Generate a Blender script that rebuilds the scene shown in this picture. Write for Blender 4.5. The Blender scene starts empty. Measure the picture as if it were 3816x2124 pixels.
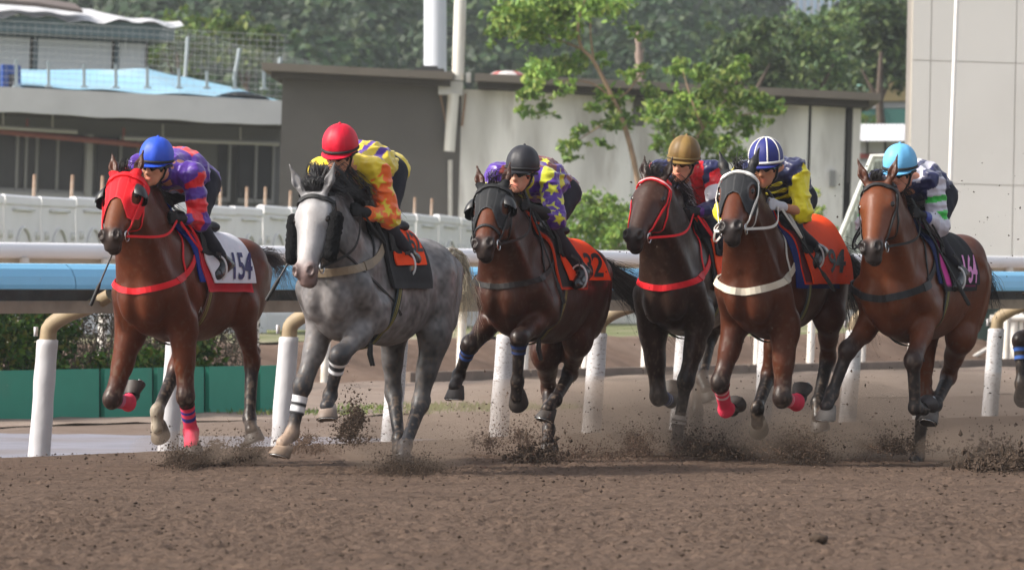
import bpy, math, random
import numpy as np
from mathutils import Vector, Matrix

SC = bpy.context.scene
COL = SC.collection
R = math.radians
rng = np.random.default_rng(7)
random.seed(7)

# ------------------------------------------------------------------ camera, sky, sun, exposure
HC = 1.2
cam = bpy.data.cameras.new('camera')
cam_o = bpy.data.objects.new('camera', cam); COL.objects.link(cam_o)
cam.sensor_width = 36.0
cam.lens = 21600.0 * 36.0 / 3816.0
cam.clip_start = 0.5; cam.clip_end = 3000.0
cam_o.location = (0, 0, HC)
cam_o.rotation_euler = (R(90) + math.atan(38 / 21600.0), 0, 0)
cam.dof.use_dof = True
cam.dof.focus_distance = 38.0
cam.dof.aperture_fstop = 7.1
SC.camera = cam_o

SUN_EL, SUN_AZ = R(38), R(-106)          # azimuth measured from +Y towards +X
world = bpy.data.worlds.new('World'); SC.world = world
world.use_nodes = True
wn = world.node_tree
bg = wn.nodes['Background']
sky = wn.nodes.new('ShaderNodeTexSky')
sky.sky_type = 'NISHITA'; sky.sun_disc = False
sky.sun_elevation = SUN_EL; sky.sun_rotation = SUN_AZ
sky.air_density = 1.0; sky.dust_density = 4.0; sky.ozone_density = 1.0
hs = wn.nodes.new('ShaderNodeHueSaturation'); hs.inputs['Saturation'].default_value = .4
wn.links.new(sky.outputs[0], hs.inputs['Color']); wn.links.new(hs.outputs[0], bg.inputs[0])
bg.inputs[1].default_value = 0.148
sun = bpy.data.lights.new('sun', 'SUN')
sun.energy = 3.0; sun.angle = R(4); sun.color = (1.0, 0.93, 0.83)
sun_o = bpy.data.objects.new('sun', sun); COL.objects.link(sun_o)
sd = Vector((math.sin(SUN_AZ) * math.cos(SUN_EL), math.cos(SUN_AZ) * math.cos(SUN_EL), math.sin(SUN_EL)))
sun_o.rotation_euler = sd.to_track_quat('Z', 'Y').to_euler()
sun_o.location = sd * 60
SC.view_settings.view_transform = 'Standard'
SC.view_settings.look = 'None'
SC.view_settings.exposure = 0.63
SC.view_settings.gamma = 1.0
SC.view_settings.use_curve_mapping = False
SC.render.engine = 'CYCLES'
SC.cycles.max_bounces = 6
SC.cycles.diffuse_bounces = 3
SC.cycles.transparent_max_bounces = 6
SC.cycles.volume_bounces = 0
SC.cycles.use_denoising = True

# ------------------------------------------------------------------ tagging / object helpers
def tag(o, label=None, cat=None, group=None, kind=None):
    if label: o['label'] = label
    if cat: o['category'] = cat
    if group: o['group'] = group
    if kind: o['kind'] = kind
    return o

def empty(name, loc=(0, 0, 0), rz=0.0, label=None, cat=None, group=None):
    o = bpy.data.objects.new(name, None); COL.objects.link(o)
    o.location = loc; o.rotation_euler = (0, 0, rz); o.empty_display_size = .1
    return tag(o, label, cat, group)

def mk(name, V, F, mat=None, parent=None, smooth=True, col=None, mats=None, midx=None):
    """F: list of index arrays (n,k) - quads / tris; links one mesh object"""
    V = np.asarray(V, np.float32).reshape(-1, 3)
    me = bpy.data.meshes.new(name)
    if not isinstance(F, list): F = [F]
    F = [np.asarray(f, np.int32) for f in F if len(f)]
    me.vertices.add(len(V)); me.vertices.foreach_set('co', V.ravel())
    nl = sum(f.size for f in F); npol = sum(len(f) for f in F)
    me.loops.add(nl); me.polygons.add(npol)
    me.loops.foreach_set('vertex_index', np.concatenate([f.ravel() for f in F]).astype(np.int32))
    tot = np.concatenate([np.full(len(f), f.shape[1], np.int32) for f in F])
    st = np.concatenate([[0], np.cumsum(tot)[:-1]]).astype(np.int32)
    me.polygons.foreach_set('loop_start', st)
    me.polygons.foreach_set('loop_total', tot)
    me.polygons.foreach_set('use_smooth', np.full(npol, smooth, bool))
    if midx is not None: me.polygons.foreach_set('material_index', np.asarray(midx, np.int32))
    me.update(calc_edges=True); me.validate()
    if col is not None:
        c = np.ones((len(V), 4), np.float32); c[:, :3] = col
        a = me.color_attributes.new('Col', 'FLOAT_COLOR', 'POINT')
        a.data.foreach_set('color', c.ravel())
    for m in (mats or ([mat] if mat else [])): me.materials.append(m)
    o = bpy.data.objects.new(name, me); COL.objects.link(o)
    if parent: o.parent = parent
    return o

class MB:
    """collects simple solids into one mesh"""
    def __init__(s): s.V = []; s.Q = []; s.n = 0; s.T = []; s.C = []
    def add(s, V, F, c=None):
        V = np.asarray(V, float)
        F = np.asarray(F, int)
        if len(F):
            (s.Q if F.shape[1] == 4 else s.T).append(F + s.n)
        s.V.append(V); s.n += len(V)
        s.C.append(np.tile(np.asarray(c if c is not None else (1, 1, 1), float), (len(V), 1)))
        return s
    def hexa(s, P, c=None):
        """8 points: 4 bottom ccw, 4 top ccw"""
        return s.add(P, [(3, 2, 1, 0), (4, 5, 6, 7), (0, 1, 5, 4), (1, 2, 6, 5), (2, 3, 7, 6), (3, 0, 4, 7)], c)
    def box(s, ce, size, ax=None, c=None):
        """ax: 3 axes rows"""
        ce = np.asarray(ce, float); h = np.asarray(size, float) / 2
        A = np.eye(3) if ax is None else np.asarray(ax, float)
        P = [ce + (sx * h[0]) * A[0] + (sy * h[1]) * A[1] + (sz * h[2]) * A[2]
             for sz in (-1, 1) for sx, sy in ((-1, -1), (1, -1), (1, 1), (-1, 1))]
        return s.hexa(P, c)
    def tube(s, pts, r, n=10, cap=True, c=None):
        pts = np.asarray(pts, float); m = len(pts)
        r = np.broadcast_to(np.asarray(r, float), (m,))
        t = np.gradient(pts, axis=0); t /= np.linalg.norm(t, axis=1)[:, None] + 1e-12
        ref = np.array([0, 0, 1.]) if abs(t[0][2]) < .9 else np.array([1., 0, 0])
        V = []
        u = np.cross(t[0], ref); u /= np.linalg.norm(u)
        for i in range(m):
            u = u - t[i] * (u @ t[i]); u /= np.linalg.norm(u) + 1e-12
            w = np.cross(t[i], u)
            a = np.arange(n) * 2 * math.pi / n
            V.append(pts[i] + r[i] * (np.cos(a)[:, None] * u + np.sin(a)[:, None] * w))
        V = np.concatenate(V)
        i, j = np.meshgrid(np.arange(m - 1), np.arange(n), indexing='ij')
        j2 = (j + 1) % n
        F = np.stack([i * n + j, i * n + j2, (i + 1) * n + j2, (i + 1) * n + j], -1).reshape(-1, 4)
        s.add(V, F, c)
        if cap:
            for k, rev in ((0, True), (m - 1, False)):
                ring = V[k * n:(k + 1) * n]
                f = [(0, q + 1, (q + 1) % n + 1) for q in range(n)]
                if rev: f = [x[::-1] for x in f]
                s.add(np.vstack([pts[k], ring]), f, c)
        return s
    def grid(s, P, c=None, flip=False):
        """P: (a,b,3)"""
        a, b = P.shape[:2]
        i, j = np.meshgrid(np.arange(a - 1), np.arange(b - 1), indexing='ij')
        F = np.stack([i * b + j, (i + 1) * b + j, (i + 1) * b + j + 1, i * b + j + 1], -1).reshape(-1, 4)
        if flip: F = F[:, ::-1]
        s.add(P.reshape(-1, 3), F)
        if c is not None: s.C[-1] = np.asarray(c, float).reshape(-1, 3)
        return s
    def build(s, name, mat, parent=None, smooth=False, usecol=False):
        F = []
        if s.Q: F.append(np.concatenate(s.Q))
        if s.T: F.append(np.concatenate(s.T))
        return mk(name, np.concatenate(s.V), F, mat, parent, smooth, np.concatenate(s.C) if usecol else None)

def catmull(P, n):
    P = np.asarray(P, float)
    Q = np.vstack([2 * P[0] - P[1], P, 2 * P[-1] - P[-2]])
    out = []
    seg = len(P) - 1
    for x in np.linspace(0, seg, n):
        i = min(int(x), seg - 1); t = x - i
        a, b, c, d = Q[i:i + 4]
        out.append(.5 * ((2 * b) + (c - a) * t + (2 * a - 5 * b + 4 * c - d) * t * t + (3 * b - 3 * c + d - a) * t ** 3))
    return np.array(out)

def unit(v):
    v = np.asarray(v, float); return v / (np.linalg.norm(v) + 1e-12)

# value noise (numpy)
_perm = rng.random((64, 64, 64)).astype(np.float32)
def vnoise(P):
    P = np.asarray(P, np.float32)
    i = np.floor(P).astype(int); f = P - i; f = f * f * (3 - 2 * f)
    i0 = i & 63; i1 = (i + 1) & 63
    g = lambda a, b, c: _perm[a[:, 0], b[:, 1], c[:, 2]]
    x0 = g(i0, i0, i0) * (1 - f[:, 0]) + g(i1, i0, i0) * f[:, 0]
    x1 = g(i0, i1, i0) * (1 - f[:, 0]) + g(i1, i1, i0) * f[:, 0]
    x2 = g(i0, i0, i1) * (1 - f[:, 0]) + g(i1, i0, i1) * f[:, 0]
    x3 = g(i0, i1, i1) * (1 - f[:, 0]) + g(i1, i1, i1) * f[:, 0]
    y0 = x0 * (1 - f[:, 1]) + x1 * f[:, 1]; y1 = x2 * (1 - f[:, 1]) + x3 * f[:, 1]
    return (y0 * (1 - f[:, 2]) + y1 * f[:, 2]) - .5

def px(u, v, Y):
    """world point seen at photo pixel (u,v) at depth Y - used to read positions off the photograph"""
    return np.array([(u - 1908) * Y / 21600.0, Y, HC + (1100 - v) * Y / 21600.0])

# ------------------------------------------------------------------ materials
MATS = {}
def mat(name, color, rough=.7, spec=.4, noise=0.0, nscale=6.0, bump=0.0, bscale=40.0, metal=0.0, attr=False, sheen=0.0,
        stain=None, coat=0.0, trans=0.0, detail=6.0, speck=None, stretch=None, roughvar=0.0, bump2=0.0, bscale2=18.0):
    if name in MATS: return MATS[name]
    m = bpy.data.materials.new(name); m.use_nodes = True
    nt = m.node_tree; N = nt.nodes; L = nt.links
    b = N['Principled BSDF']
    b.inputs['Roughness'].default_value = rough
    b.inputs['Specular IOR Level'].default_value = spec
    b.inputs['Metallic'].default_value = metal
    if coat: b.inputs['Coat Weight'].default_value = coat; b.inputs['Coat Roughness'].default_value = .15
    if sheen: b.inputs['Sheen Weight'].default_value = sheen
    tc = N.new('ShaderNodeTexCoord'); vec = tc.outputs['Object']
    if stretch:
        mp = N.new('ShaderNodeMapping'); mp.inputs['Scale'].default_value = stretch
        L.new(vec, mp.inputs['Vector']); vec = mp.outputs[0]
    if attr:
        at = N.new('ShaderNodeAttribute'); at.attribute_name = 'Col'; cur = at.outputs['Color']
    else:
        rg = N.new('ShaderNodeRGB'); rg.outputs[0].default_value = (*color, 1); cur = rg.outputs[0]
    if noise:
        nz = N.new('ShaderNodeTexNoise'); nz.inputs['Scale'].default_value = nscale; nz.inputs['Detail'].default_value = detail
        nz.inputs['Roughness'].default_value = .65
        L.new(vec, nz.inputs['Vector'])
        mr = N.new('ShaderNodeMapRange'); mr.inputs['From Min'].default_value = .25; mr.inputs['From Max'].default_value = .75
        mr.inputs['To Min'].default_value = 1 - noise; mr.inputs['To Max'].default_value = 1 + noise
        L.new(nz.outputs['Fac'], mr.inputs['Value'])
        mx = N.new('ShaderNodeVectorMath'); mx.operation = 'SCALE'
        L.new(cur, mx.inputs[0]); L.new(mr.outputs[0], mx.inputs['Scale']); cur = mx.outputs[0]
    for st in ([stain] if stain else []) + ([speck] if speck else []):
        scol, sscale, lo, hi, amt = st
        nz = N.new('ShaderNodeTexNoise'); nz.inputs['Scale'].default_value = sscale; nz.inputs['Detail'].default_value = 5
        L.new(vec, nz.inputs['Vector'])
        mr = N.new('ShaderNodeMapRange'); mr.inputs['From Min'].default_value = lo; mr.inputs['From Max'].default_value = hi
        mr.inputs['To Max'].default_value = amt
        L.new(nz.outputs['Fac'], mr.inputs['Value'])
        mx = N.new('ShaderNodeMix'); mx.data_type = 'RGBA'
        L.new(mr.outputs[0], mx.inputs['Factor']); L.new(cur, mx.inputs[6]); mx.inputs[7].default_value = (*scol, 1)
        cur = mx.outputs[2]
    L.new(cur, b.inputs['Base Color'])
    if bump:
        nz = N.new('ShaderNodeTexNoise'); nz.inputs['Scale'].default_value = bscale; nz.inputs['Detail'].default_value = 4
        L.new(vec, nz.inputs['Vector'])
        bp = N.new('ShaderNodeBump'); bp.inputs['Strength'].default_value = bump; bp.inputs['Distance'].default_value = .02
        L.new(nz.outputs['Fac'], bp.inputs['Height']); L.new(bp.outputs[0], b.inputs['Normal'])
        if bump2:                                              # broader undulation below the fine grain: veins, creases
            n2 = N.new('ShaderNodeTexNoise'); n2.inputs['Scale'].default_value = bscale2; n2.inputs['Detail'].default_value = 3
            try: n2.noise_type = 'RIDGED_MULTIFRACTAL'
            except Exception: pass
            L.new(vec, n2.inputs['Vector'])
            b2 = N.new('ShaderNodeBump'); b2.inputs['Strength'].default_value = bump2; b2.inputs['Distance'].default_value = .012
            L.new(n2.outputs['Fac'], b2.inputs['Height']); L.new(b2.outputs[0], bp.inputs['Normal'])
    if roughvar:
        n3 = N.new('ShaderNodeTexNoise'); n3.inputs['Scale'].default_value = 5.5; n3.inputs['Detail'].default_value = 5
        L.new(vec, n3.inputs['Vector'])
        r3 = N.new('ShaderNodeMapRange'); r3.inputs['From Min'].default_value = .3; r3.inputs['From Max'].default_value = .7
        r3.inputs['To Min'].default_value = rough - roughvar; r3.inputs['To Max'].default_value = rough + roughvar
        L.new(n3.outputs['Fac'], r3.inputs['Value']); L.new(r3.outputs[0], b.inputs['Roughness'])
    if trans:
        tr = N.new('ShaderNodeBsdfTranslucent'); L.new(cur, tr.inputs['Color'])
        ms = N.new('ShaderNodeMixShader'); ms.inputs[0].default_value = trans
        L.new(b.outputs[0], ms.inputs[1]); L.new(tr.outputs[0], ms.inputs[2])
        L.new(ms.outputs[0], N['Material Output'].inputs['Surface'])
    MATS[name] = m
    return m

# ------------------------------------------------------------------ smooth-blended solids -> one continuous surface
class Blob:
    def __init__(s): s.p = []
    def cap(s, a, b, ra, rb, k=.04, c=0, w=None, f=1.0, neg=False):
        a = np.asarray(a, float); b = np.asarray(b, float)
        m = max(ra, rb) * (max(1, f))
        s.p.append(dict(t=0, a=a, b=b, ra=ra, rb=rb, k=k, c=c, w=None if w is None else unit(w), f=f, neg=neg,
                        lo=np.minimum(a, b) - m, hi=np.maximum(a, b) + m)); return s
    def ell(s, ce, r, A=None, k=.04, c=0, neg=False):
        ce = np.asarray(ce, float); r = np.asarray(r, float)
        A = np.eye(3) if A is None else np.asarray(A, float)
        m = np.sqrt(((A * r[:, None]) ** 2).sum(0))
        s.p.append(dict(t=1, ce=ce, r=r, A=A, k=k, c=c, neg=neg, lo=ce - m, hi=ce + m)); return s
    @staticmethod
    def d1(q, P):
        if q['t'] == 0:
            ba = q['b'] - q['a']; pa = P - q['a']
            t = np.clip(pa @ ba / (ba @ ba + 1e-12), 0, 1)
            o = pa - t[:, None] * ba
            if q['w'] is not None:
                cc = o @ q['w']; o = o + q['w'] * (cc * (1 / q['f'] - 1))[:, None]
                return (np.sqrt((o * o).sum(1)) - (q['ra'] + (q['rb'] - q['ra']) * t)) * (.5 + .5 * min(q['f'], 1))
            return np.sqrt((o * o).sum(1)) - (q['ra'] + (q['rb'] - q['ra']) * t)
        z = (P - q['ce']) @ q['A'].T / q['r']
        k0 = np.sqrt((z * z).sum(1)); k1 = np.sqrt(((z / q['r']) ** 2).sum(1)) + 1e-9
        return k0 * (k0 - 1) / k1
    @staticmethod
    def mix(d, e, q):
        k = q['k']
        if q['neg']:
            e = -e; h = np.clip(.5 - .5 * (e - d) / k, 0, 1); return e + (d - e) * h + k * h * (1 - h)
        h = np.clip(.5 + .5 * (e - d) / k, 0, 1); return e + (d - e) * h - k * h * (1 - h)
    def dist(s, P):
        d = np.full(len(P), 1.0)
        for q in s.p: d = s.mix(d, s.d1(q, P), q)
        return d
    def grad(s, P, e=.004):
        g = np.stack([s.dist(P + e * v) - s.dist(P - e * v) for v in np.eye(3)], 1)
        return g / (np.linalg.norm(g, axis=1)[:, None] + 1e-9)
    def project(s, P, off=0.0, it=5):
        P = np.array(P, float)
        for _ in range(it):
            g = s.grad(P); P = P - g * ((s.dist(P) - off) * .8)[:, None]
        return P, s.grad(P)
    def march(s, O, Dr, off, it=24, far=.9):
        t = np.zeros(len(O))
        for _ in range(it):
            d = s.dist(O + Dr * t[:, None]) - off
            t = np.minimum(t + d * .88, far)
        return O + Dr * t[:, None]
    def mesh(s, h, smooth=2):
        lo = np.min([q['lo'] for q in s.p if not q['neg']], 0) - 4 * h
        hi = np.max([q['hi'] for q in s.p if not q['neg']], 0) + 4 * h
        n = np.ceil((hi - lo) / h).astype(int) + 1
        D = np.full(n, 1.0)
        ax = [lo[i] + h * np.arange(n[i]) for i in range(3)]
        for q in s.p:
            m = q['k'] + 3 * h
            i0 = np.clip(np.floor((q['lo'] - m - lo) / h).astype(int), 0, n - 1)
            i1 = np.clip(np.ceil((q['hi'] + m - lo) / h).astype(int) + 1, 1, n)
            if (i1 <= i0).any(): continue
            sl = tuple(slice(a, b) for a, b in zip(i0, i1))
            G = np.meshgrid(*[ax[i][sl[i]] for i in range(3)], indexing='ij')
            P = np.stack([g.ravel() for g in G], 1)
            D[sl] = s.mix(D[sl].ravel(), s.d1(q, P), q).reshape(D[sl].shape)
        S = D < 0
        cs = sum(S[a:n[0] - 1 + a, b:n[1] - 1 + b, c:n[2] - 1 + c].astype(np.int8) for a in (0, 1) for b in (0, 1) for c in (0, 1))
        act = (cs > 0) & (cs < 8)
        ijk = np.argwhere(act)
        idx = np.full(act.shape, -1, np.int64); idx[act] = np.arange(len(ijk))
        acc = np.zeros((len(ijk), 3)); cnt = np.zeros(len(ijk))
        cor = [(a, b, c) for a in (0, 1) for b in (0, 1) for c in (0, 1)]
        for A in cor:
            for B in cor:
                if sum(abs(x - y) for x, y in zip(A, B)) == 1 and A < B:
                    A_, B_ = np.array(A), np.array(B)
                    ia = ijk + A_; ib = ijk + B_
                    da = D[ia[:, 0], ia[:, 1], ia[:, 2]]; db = D[ib[:, 0], ib[:, 1], ib[:, 2]]
                    m = (da < 0) != (db < 0)
                    t = da[m] / (da[m] - db[m])
                    acc[m] += A_ + (B_ - A_) * t[:, None]; cnt[m] += 1
        V = lo + h * (ijk + acc / cnt[:, None])
        Q = []
        for axn in range(3):
            o1, o2 = [(1, 2), (2, 0), (0, 1)][axn]
            s0 = [slice(1, -1)] * 3; s0[axn] = slice(0, -1)
            s1 = list(s0); s1[axn] = slice(1, None)
            a = S[tuple(s0)]; b = S[tuple(s1)]
            e = np.argwhere(a != b); sg = a[a != b]
            off = np.ones(3, int); off[axn] = 0
            e = e + off
            def cell(d1, d2):
                c = e.copy(); c[:, o1] -= d1; c[:, o2] -= d2
                return idx[c[:, 0], c[:, 1], c[:, 2]]
            q = np.stack([cell(1, 1), cell(0, 1), cell(0, 0), cell(1, 0)], 1)
            q[~sg] = q[~sg][:, ::-1]
            Q.append(q)
        Q = np.concatenate(Q)
        E = np.concatenate([Q[:, [0, 1]], Q[:, [1, 2]], Q[:, [2, 3]], Q[:, [3, 0]]])
        deg = np.bincount(E[:, 0], minlength=len(V)) + np.bincount(E[:, 1], minlength=len(V))
        lam = np.full(len(V), .5)
        for q in s.p:
            if q['neg'] and q['c'] == 3:
                lam[np.abs(s.d1(q, V)) < .022] = .06
        for _ in range(smooth):
            A = np.zeros_like(V)
            for c in range(3):
                A[:, c] = np.bincount(E[:, 0], V[E[:, 1], c], len(V)) + np.bincount(E[:, 1], V[E[:, 0], c], len(V))
            V = V + lam[:, None] * (A / np.maximum(deg, 1)[:, None] - V)
        return V, Q
    def weights(s, P, nc, tau=.012):
        """soft weight of every colour id at the points"""
        D = np.stack([s.d1(q, P) if not q['neg'] else np.abs(s.d1(q, P)) - (.014 if q['c'] == 3 else -.004) for q in s.p], 1)
        w = np.exp(-(D - D.min(1, keepdims=True)) / tau)
        out = np.zeros((len(P), nc))
        for i, q in enumerate(s.p): out[:, q['c']] += w[:, i]
        return out / out.sum(1, keepdims=True)

def vnormals(V, Q):
    n = np.cross(V[Q[:, 2]] - V[Q[:, 0]], V[Q[:, 3]] - V[Q[:, 1]])
    N = np.zeros_like(V)
    for k in range(4):
        for c in range(3): N[:, c] += np.bincount(Q[:, k], n[:, c], len(V))
    return N / (np.linalg.norm(N, axis=1)[:, None] + 1e-12)
# ------------------------------------------------------------------ ground
RD = np.array([.5, .866, 0.]); PA = np.array([-.866, .5, 0.]); UP = np.array([0, 0, 1.])
def RP(t, q, z=0.0): return np.array([-3.5, 43.2, 0]) + RD * t + PA * q + UP * z
def t_at(u, q):
    k = (u - 1908) / 21600.0
    return (k * (43.2 + .5 * q) + 3.5 + .866 * q) / (.5 - .866 * k)
def sst(x, a, b):
    t = np.clip((x - a) / (b - a), 0, 1); return t * t * (3 - 2 * t)
def zbase(X, Y):
    q = (X + 3.5) * -.866 + (Y - 43.2) * .5
    t = (X + 3.5) * .5 + (Y - 43.2) * .866
    bank = sst(q, 12.9, 14.6) * .47
    return .12 * (1 - sst(q, -2.4, -.1)) + .13 * sst(q, 6.5, 12.3) + bank
GZ = .12

def grid_xy(xs, ys):
    X, Y = np.meshgrid(xs, ys, indexing='ij'); return X, Y

m_dirt = mat('dirt', (.128, .088, .066), rough=.95, spec=.10, noise=.34, nscale=16.0, bump=.9, bscale=90, stain=((.066, .045, .034), 1.5, .48, .80, .6), stretch=(.55, 1.5, 1))
def dirt_field(X, Y):
    P = np.stack([X.ravel(), Y.ravel(), np.zeros(X.size)], 1)
    n1 = vnoise(P * [1.1, .3, 1]) * .008
    n2 = vnoise(P * [7, 3.2, 1] + 11) * .004
    n3 = vnoise(P * [17, 8, 1] + 31) * .0055
    n4 = vnoise(P * [36, 17, 1] + 57) * .011
    n4 = n4 + vnoise(P * [75, 34, 1] + 77) * .013
    c = vnoise(P * [9, 4.6, 1] + 91)                       # isolated clods
    c2 = vnoise(P * [4.5, 2.6, 1] + 140)
    clod = np.clip(c - .32, 0, 1) * .05 + np.clip(c2 - .38, 0, 1) * .06
    amp = .55 + .9 * (vnoise(P * [.35, .22, 1] + 5) + .5)
    rut = vnoise(np.stack([(X * .5 + Y * .866).ravel() * .12, (X * .866 - Y * .5).ravel() * 2.2, np.zeros(X.size)], 1)) * .010
    z = ((n1 + rut + (n2 + n3 + n4) * amp + clod)).reshape(X.shape)
    gp = np.random.default_rng(5)                              # hoof prints
    for _ in range(420):
        y0 = gp.uniform(23, 40); x0 = gp.uniform(-.1, .1) * y0; r0 = gp.uniform(.055, .09)
        i0, i1 = np.searchsorted(X[:, 0], (x0 - .3, x0 + .3)); j0, j1 = np.searchsorted(Y[0], (y0 - .3, y0 + .3))
        if i1 <= i0 or j1 <= j0: continue
        d = np.hypot(X[i0:i1, j0:j1] - x0, (Y[i0:i1, j0:j1] - y0) * .8) / r0
        z[i0:i1, j0:j1] += -.020 * np.exp(-d ** 4) + .007 * np.exp(-((d - 1.35) / .4) ** 2)
    return z
xs = np.arange(-6.4, 7.4, .0135); ys = np.concatenate([np.arange(19, 34, .036), np.arange(34, 52.5, .055)])
X, Y = grid_xy(xs, ys)
qf = (X + 3.5) * -.866 + (Y - 43.2) * .5
Z = zbase(X, Y) + dirt_field(X, Y) * (1 - sst(qf, -1.4, .1)) * (1 - .6 * sst(qf, -7, -2)) - .012
P = np.stack([X, Y, Z], -1)
i, j = np.meshgrid(np.arange(len(xs) - 1), np.arange(len(ys) - 1), indexing='ij')
keep = (qf[:-1, :-1] < .25) & (np.abs(X[:-1, :-1]) < .105 * Y[:-1, :-1] + 1.2)
b = len(ys)
Fq = np.stack([i * b + j, (i + 1) * b + j, (i + 1) * b + j + 1, i * b + j + 1], -1)[keep]
used = np.unique(Fq); rem = np.full(P.shape[0] * P.shape[1], -1); rem[used] = np.arange(len(used))
o = mk('dirt_track', P.reshape(-1, 3)[used], rem[Fq], m_dirt); tag(o, kind='structure')

def sheet(name, ts, qs, m, dz=0.0, rough=0.0, sc=3.0):
    T, Q = np.meshgrid(ts, qs, indexing='ij')
    Pp = np.array([-3.5, 43.2, 0]) + T[..., None] * RD + Q[..., None] * PA
    z = zbase(Pp[..., 0], Pp[..., 1]) + dz
    if rough:
        z = z + rough * vnoise(np.stack([Pp[..., 0].ravel() * sc, Pp[..., 1].ravel() * sc, np.zeros(T.size)], 1)).reshape(T.shape)
    Pp[..., 2] = z
    a, b = T.shape
    i, j = np.meshgrid(np.arange(a - 1), np.arange(b - 1), indexing='ij')
    F = np.stack([i * b + j, (i + 1) * b + j, (i + 1) * b + j + 1, i * b + j + 1], -1).reshape(-1, 4)
    o = mk(name, Pp.reshape(-1, 3), F, m); tag(o, kind='structure'); return o
m_strip = mat('sand_path', (.225, .222, .258), rough=.9, spec=.2, noise=.16, nscale=2.4, bump=.3, bscale=25, stain=((.17, .135, .115), .55, .5, .7, .5))
m_sand = mat('sand', (.25, .198, .165), rough=.95, spec=.1, noise=.22, nscale=3, bump=.4, bscale=20, stain=((.2, .145, .115), 1.2, .5, .7, .6))
m_bank = mat('bank_earth', (.155, .106, .08), rough=.95, spec=.1, noise=.3, nscale=2.5, bump=.7, bscale=9, stain=((.24, .185, .15), .8, .55, .75, .5))
m_turf = mat('turf', (.145, .165, .072), rough=.95, spec=.1, noise=.35, nscale=1.4, stain=((.33, .28, .22), .35, .45, .62, .8))
sheet('gravel_path', np.arange(-16, 6.01, .5), np.arange(-.05, 5.6, .25), m_strip, .0, .02)
m_dusty = mat('dusty_path', (.185, .142, .117), rough=.95, spec=.1, noise=.2, nscale=2.2, bump=.4, bscale=22, stain=((.15, .108, .085), .7, .42, .66, .7), speck=((.09, .065, .05), 9, .62, .7, .7))
sheet('dusty_path', np.arange(6.0, 60, .5), np.arange(-.05, 5.6, .25), m_dusty, .0, .03)
sheet('sand_verge', np.arange(-16, 75, .5), np.arange(5.5, 12.65, .25), m_sand, .004, .05, 2.0)
sheet('earth_bank', np.arange(-30, 90, .3), np.arange(12.6, 15.1, .12), m_bank, .0, .10, 1.6)
sheet('turf', np.arange(-60, 140, 2.5), np.arange(15.0, 140, 2.5), m_turf, .0, .10, .7)
# ground reaching the horizon, below everything else
g = mk('ground', [(-900, -60, -.25), (900, -60, -.25), (900, 2200, -.25), (-900, 2200, -.25)], np.array([[0, 1, 2, 3]]),
       mat('far_ground', (.13, .12, .08), rough=.95, noise=.3, nscale=.05)); tag(g, kind='structure')
# the track itself beyond the detailed zone (below the camera and out to both sides)
g = mk('track_surround', [(-30, -20, .06), (30, -20, .06), (30, 95, .06), (-2, 41.2, .06), (-30, -7, .06)],
       np.array([[0, 1, 2, 3, 4]]), m_dirt); tag(g, kind='structure')

# low kerb at the foot of the bank
kb = MB()
for a in np.arange(t_at(1500, 12.3), 45, 3.0):
    kb.box(RP(a + 1.49, 12.3, .17), (2.97, .22, .16), (RD, PA, UP))
tag(kb.build('kerb', mat('kerb_wood', (.20, .155, .125), rough=.9, noise=.25, nscale=3)), 'long low brown kerb at the foot of the earth bank', 'kerb')
# ------------------------------------------------------------------ running rail (blue cover on white padded posts)
m_pad = mat('post_padding', (.50, .49, .50), rough=.5, spec=.35, noise=.07, nscale=5, bump=.5, bscale=6, stain=((.40, .36, .32), 3.0, .55, .8, .6))
m_padd = mat('post_padding_splashed', (.50, .49, .50), rough=.5, spec=.4, noise=.06, nscale=5, bump=.2, bscale=7, speck=((.16, .12, .1), 34, .56, .66, .9), stretch=(1, 1, 2.2))
m_blue = mat('rail_cover_blue', (.23, .60, .90), rough=.38, spec=.5, noise=.06, nscale=1.5, speck=((.25, .33, .4), 30, .68, .75, .5))
m_white = mat('white_plastic', (.86, .85, .88), rough=.35, spec=.5, noise=.05, nscale=2, stain=((.5, .45, .38), 1.6, .62, .8, .4))
m_ochre = mat('weathered_arm', (.33, .25, .15), rough=.6, noise=.3, nscale=6, stain=((.16, .13, .1), 3, .5, .7, .6))
m_under = mat('rail_underside', (.40, .31, .235), rough=.85, noise=.25, nscale=3, stain=((.12, .1, .085), 1.0, .5, .7, .7))
m_udark = mat('rail_trough_shade', (.15, .125, .105), rough=.9, noise=.35, nscale=3, stain=((.05, .043, .038), 1.1, .45, .65, .8))  # dark tone paints in the shade of the recess below the cover
PU = [-360, 160, 640, 1060, 1470, 1870, 2215, 2540, 2850, 3170, 3440, 3700, 3950]
rail = empty('running_rail', RP(0, 0), 0, 'blue covered running rail on white padded posts beside the dirt track', 'rail')
r0 = np.array(rail.location)
bpy.context.view_layer.update()
def local(V, root): return np.asarray(V) - np.asarray(root.location)
def rbuild(mb, name, m, root, smooth=False, usecol=False):
    mb.V = [np.asarray(v) - np.asarray(root.location) for v in mb.V]
    return mb.build(name, m, root, smooth, usecol)
QF = -.66
ends = np.arange(-9, 48, 4.2)
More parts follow.
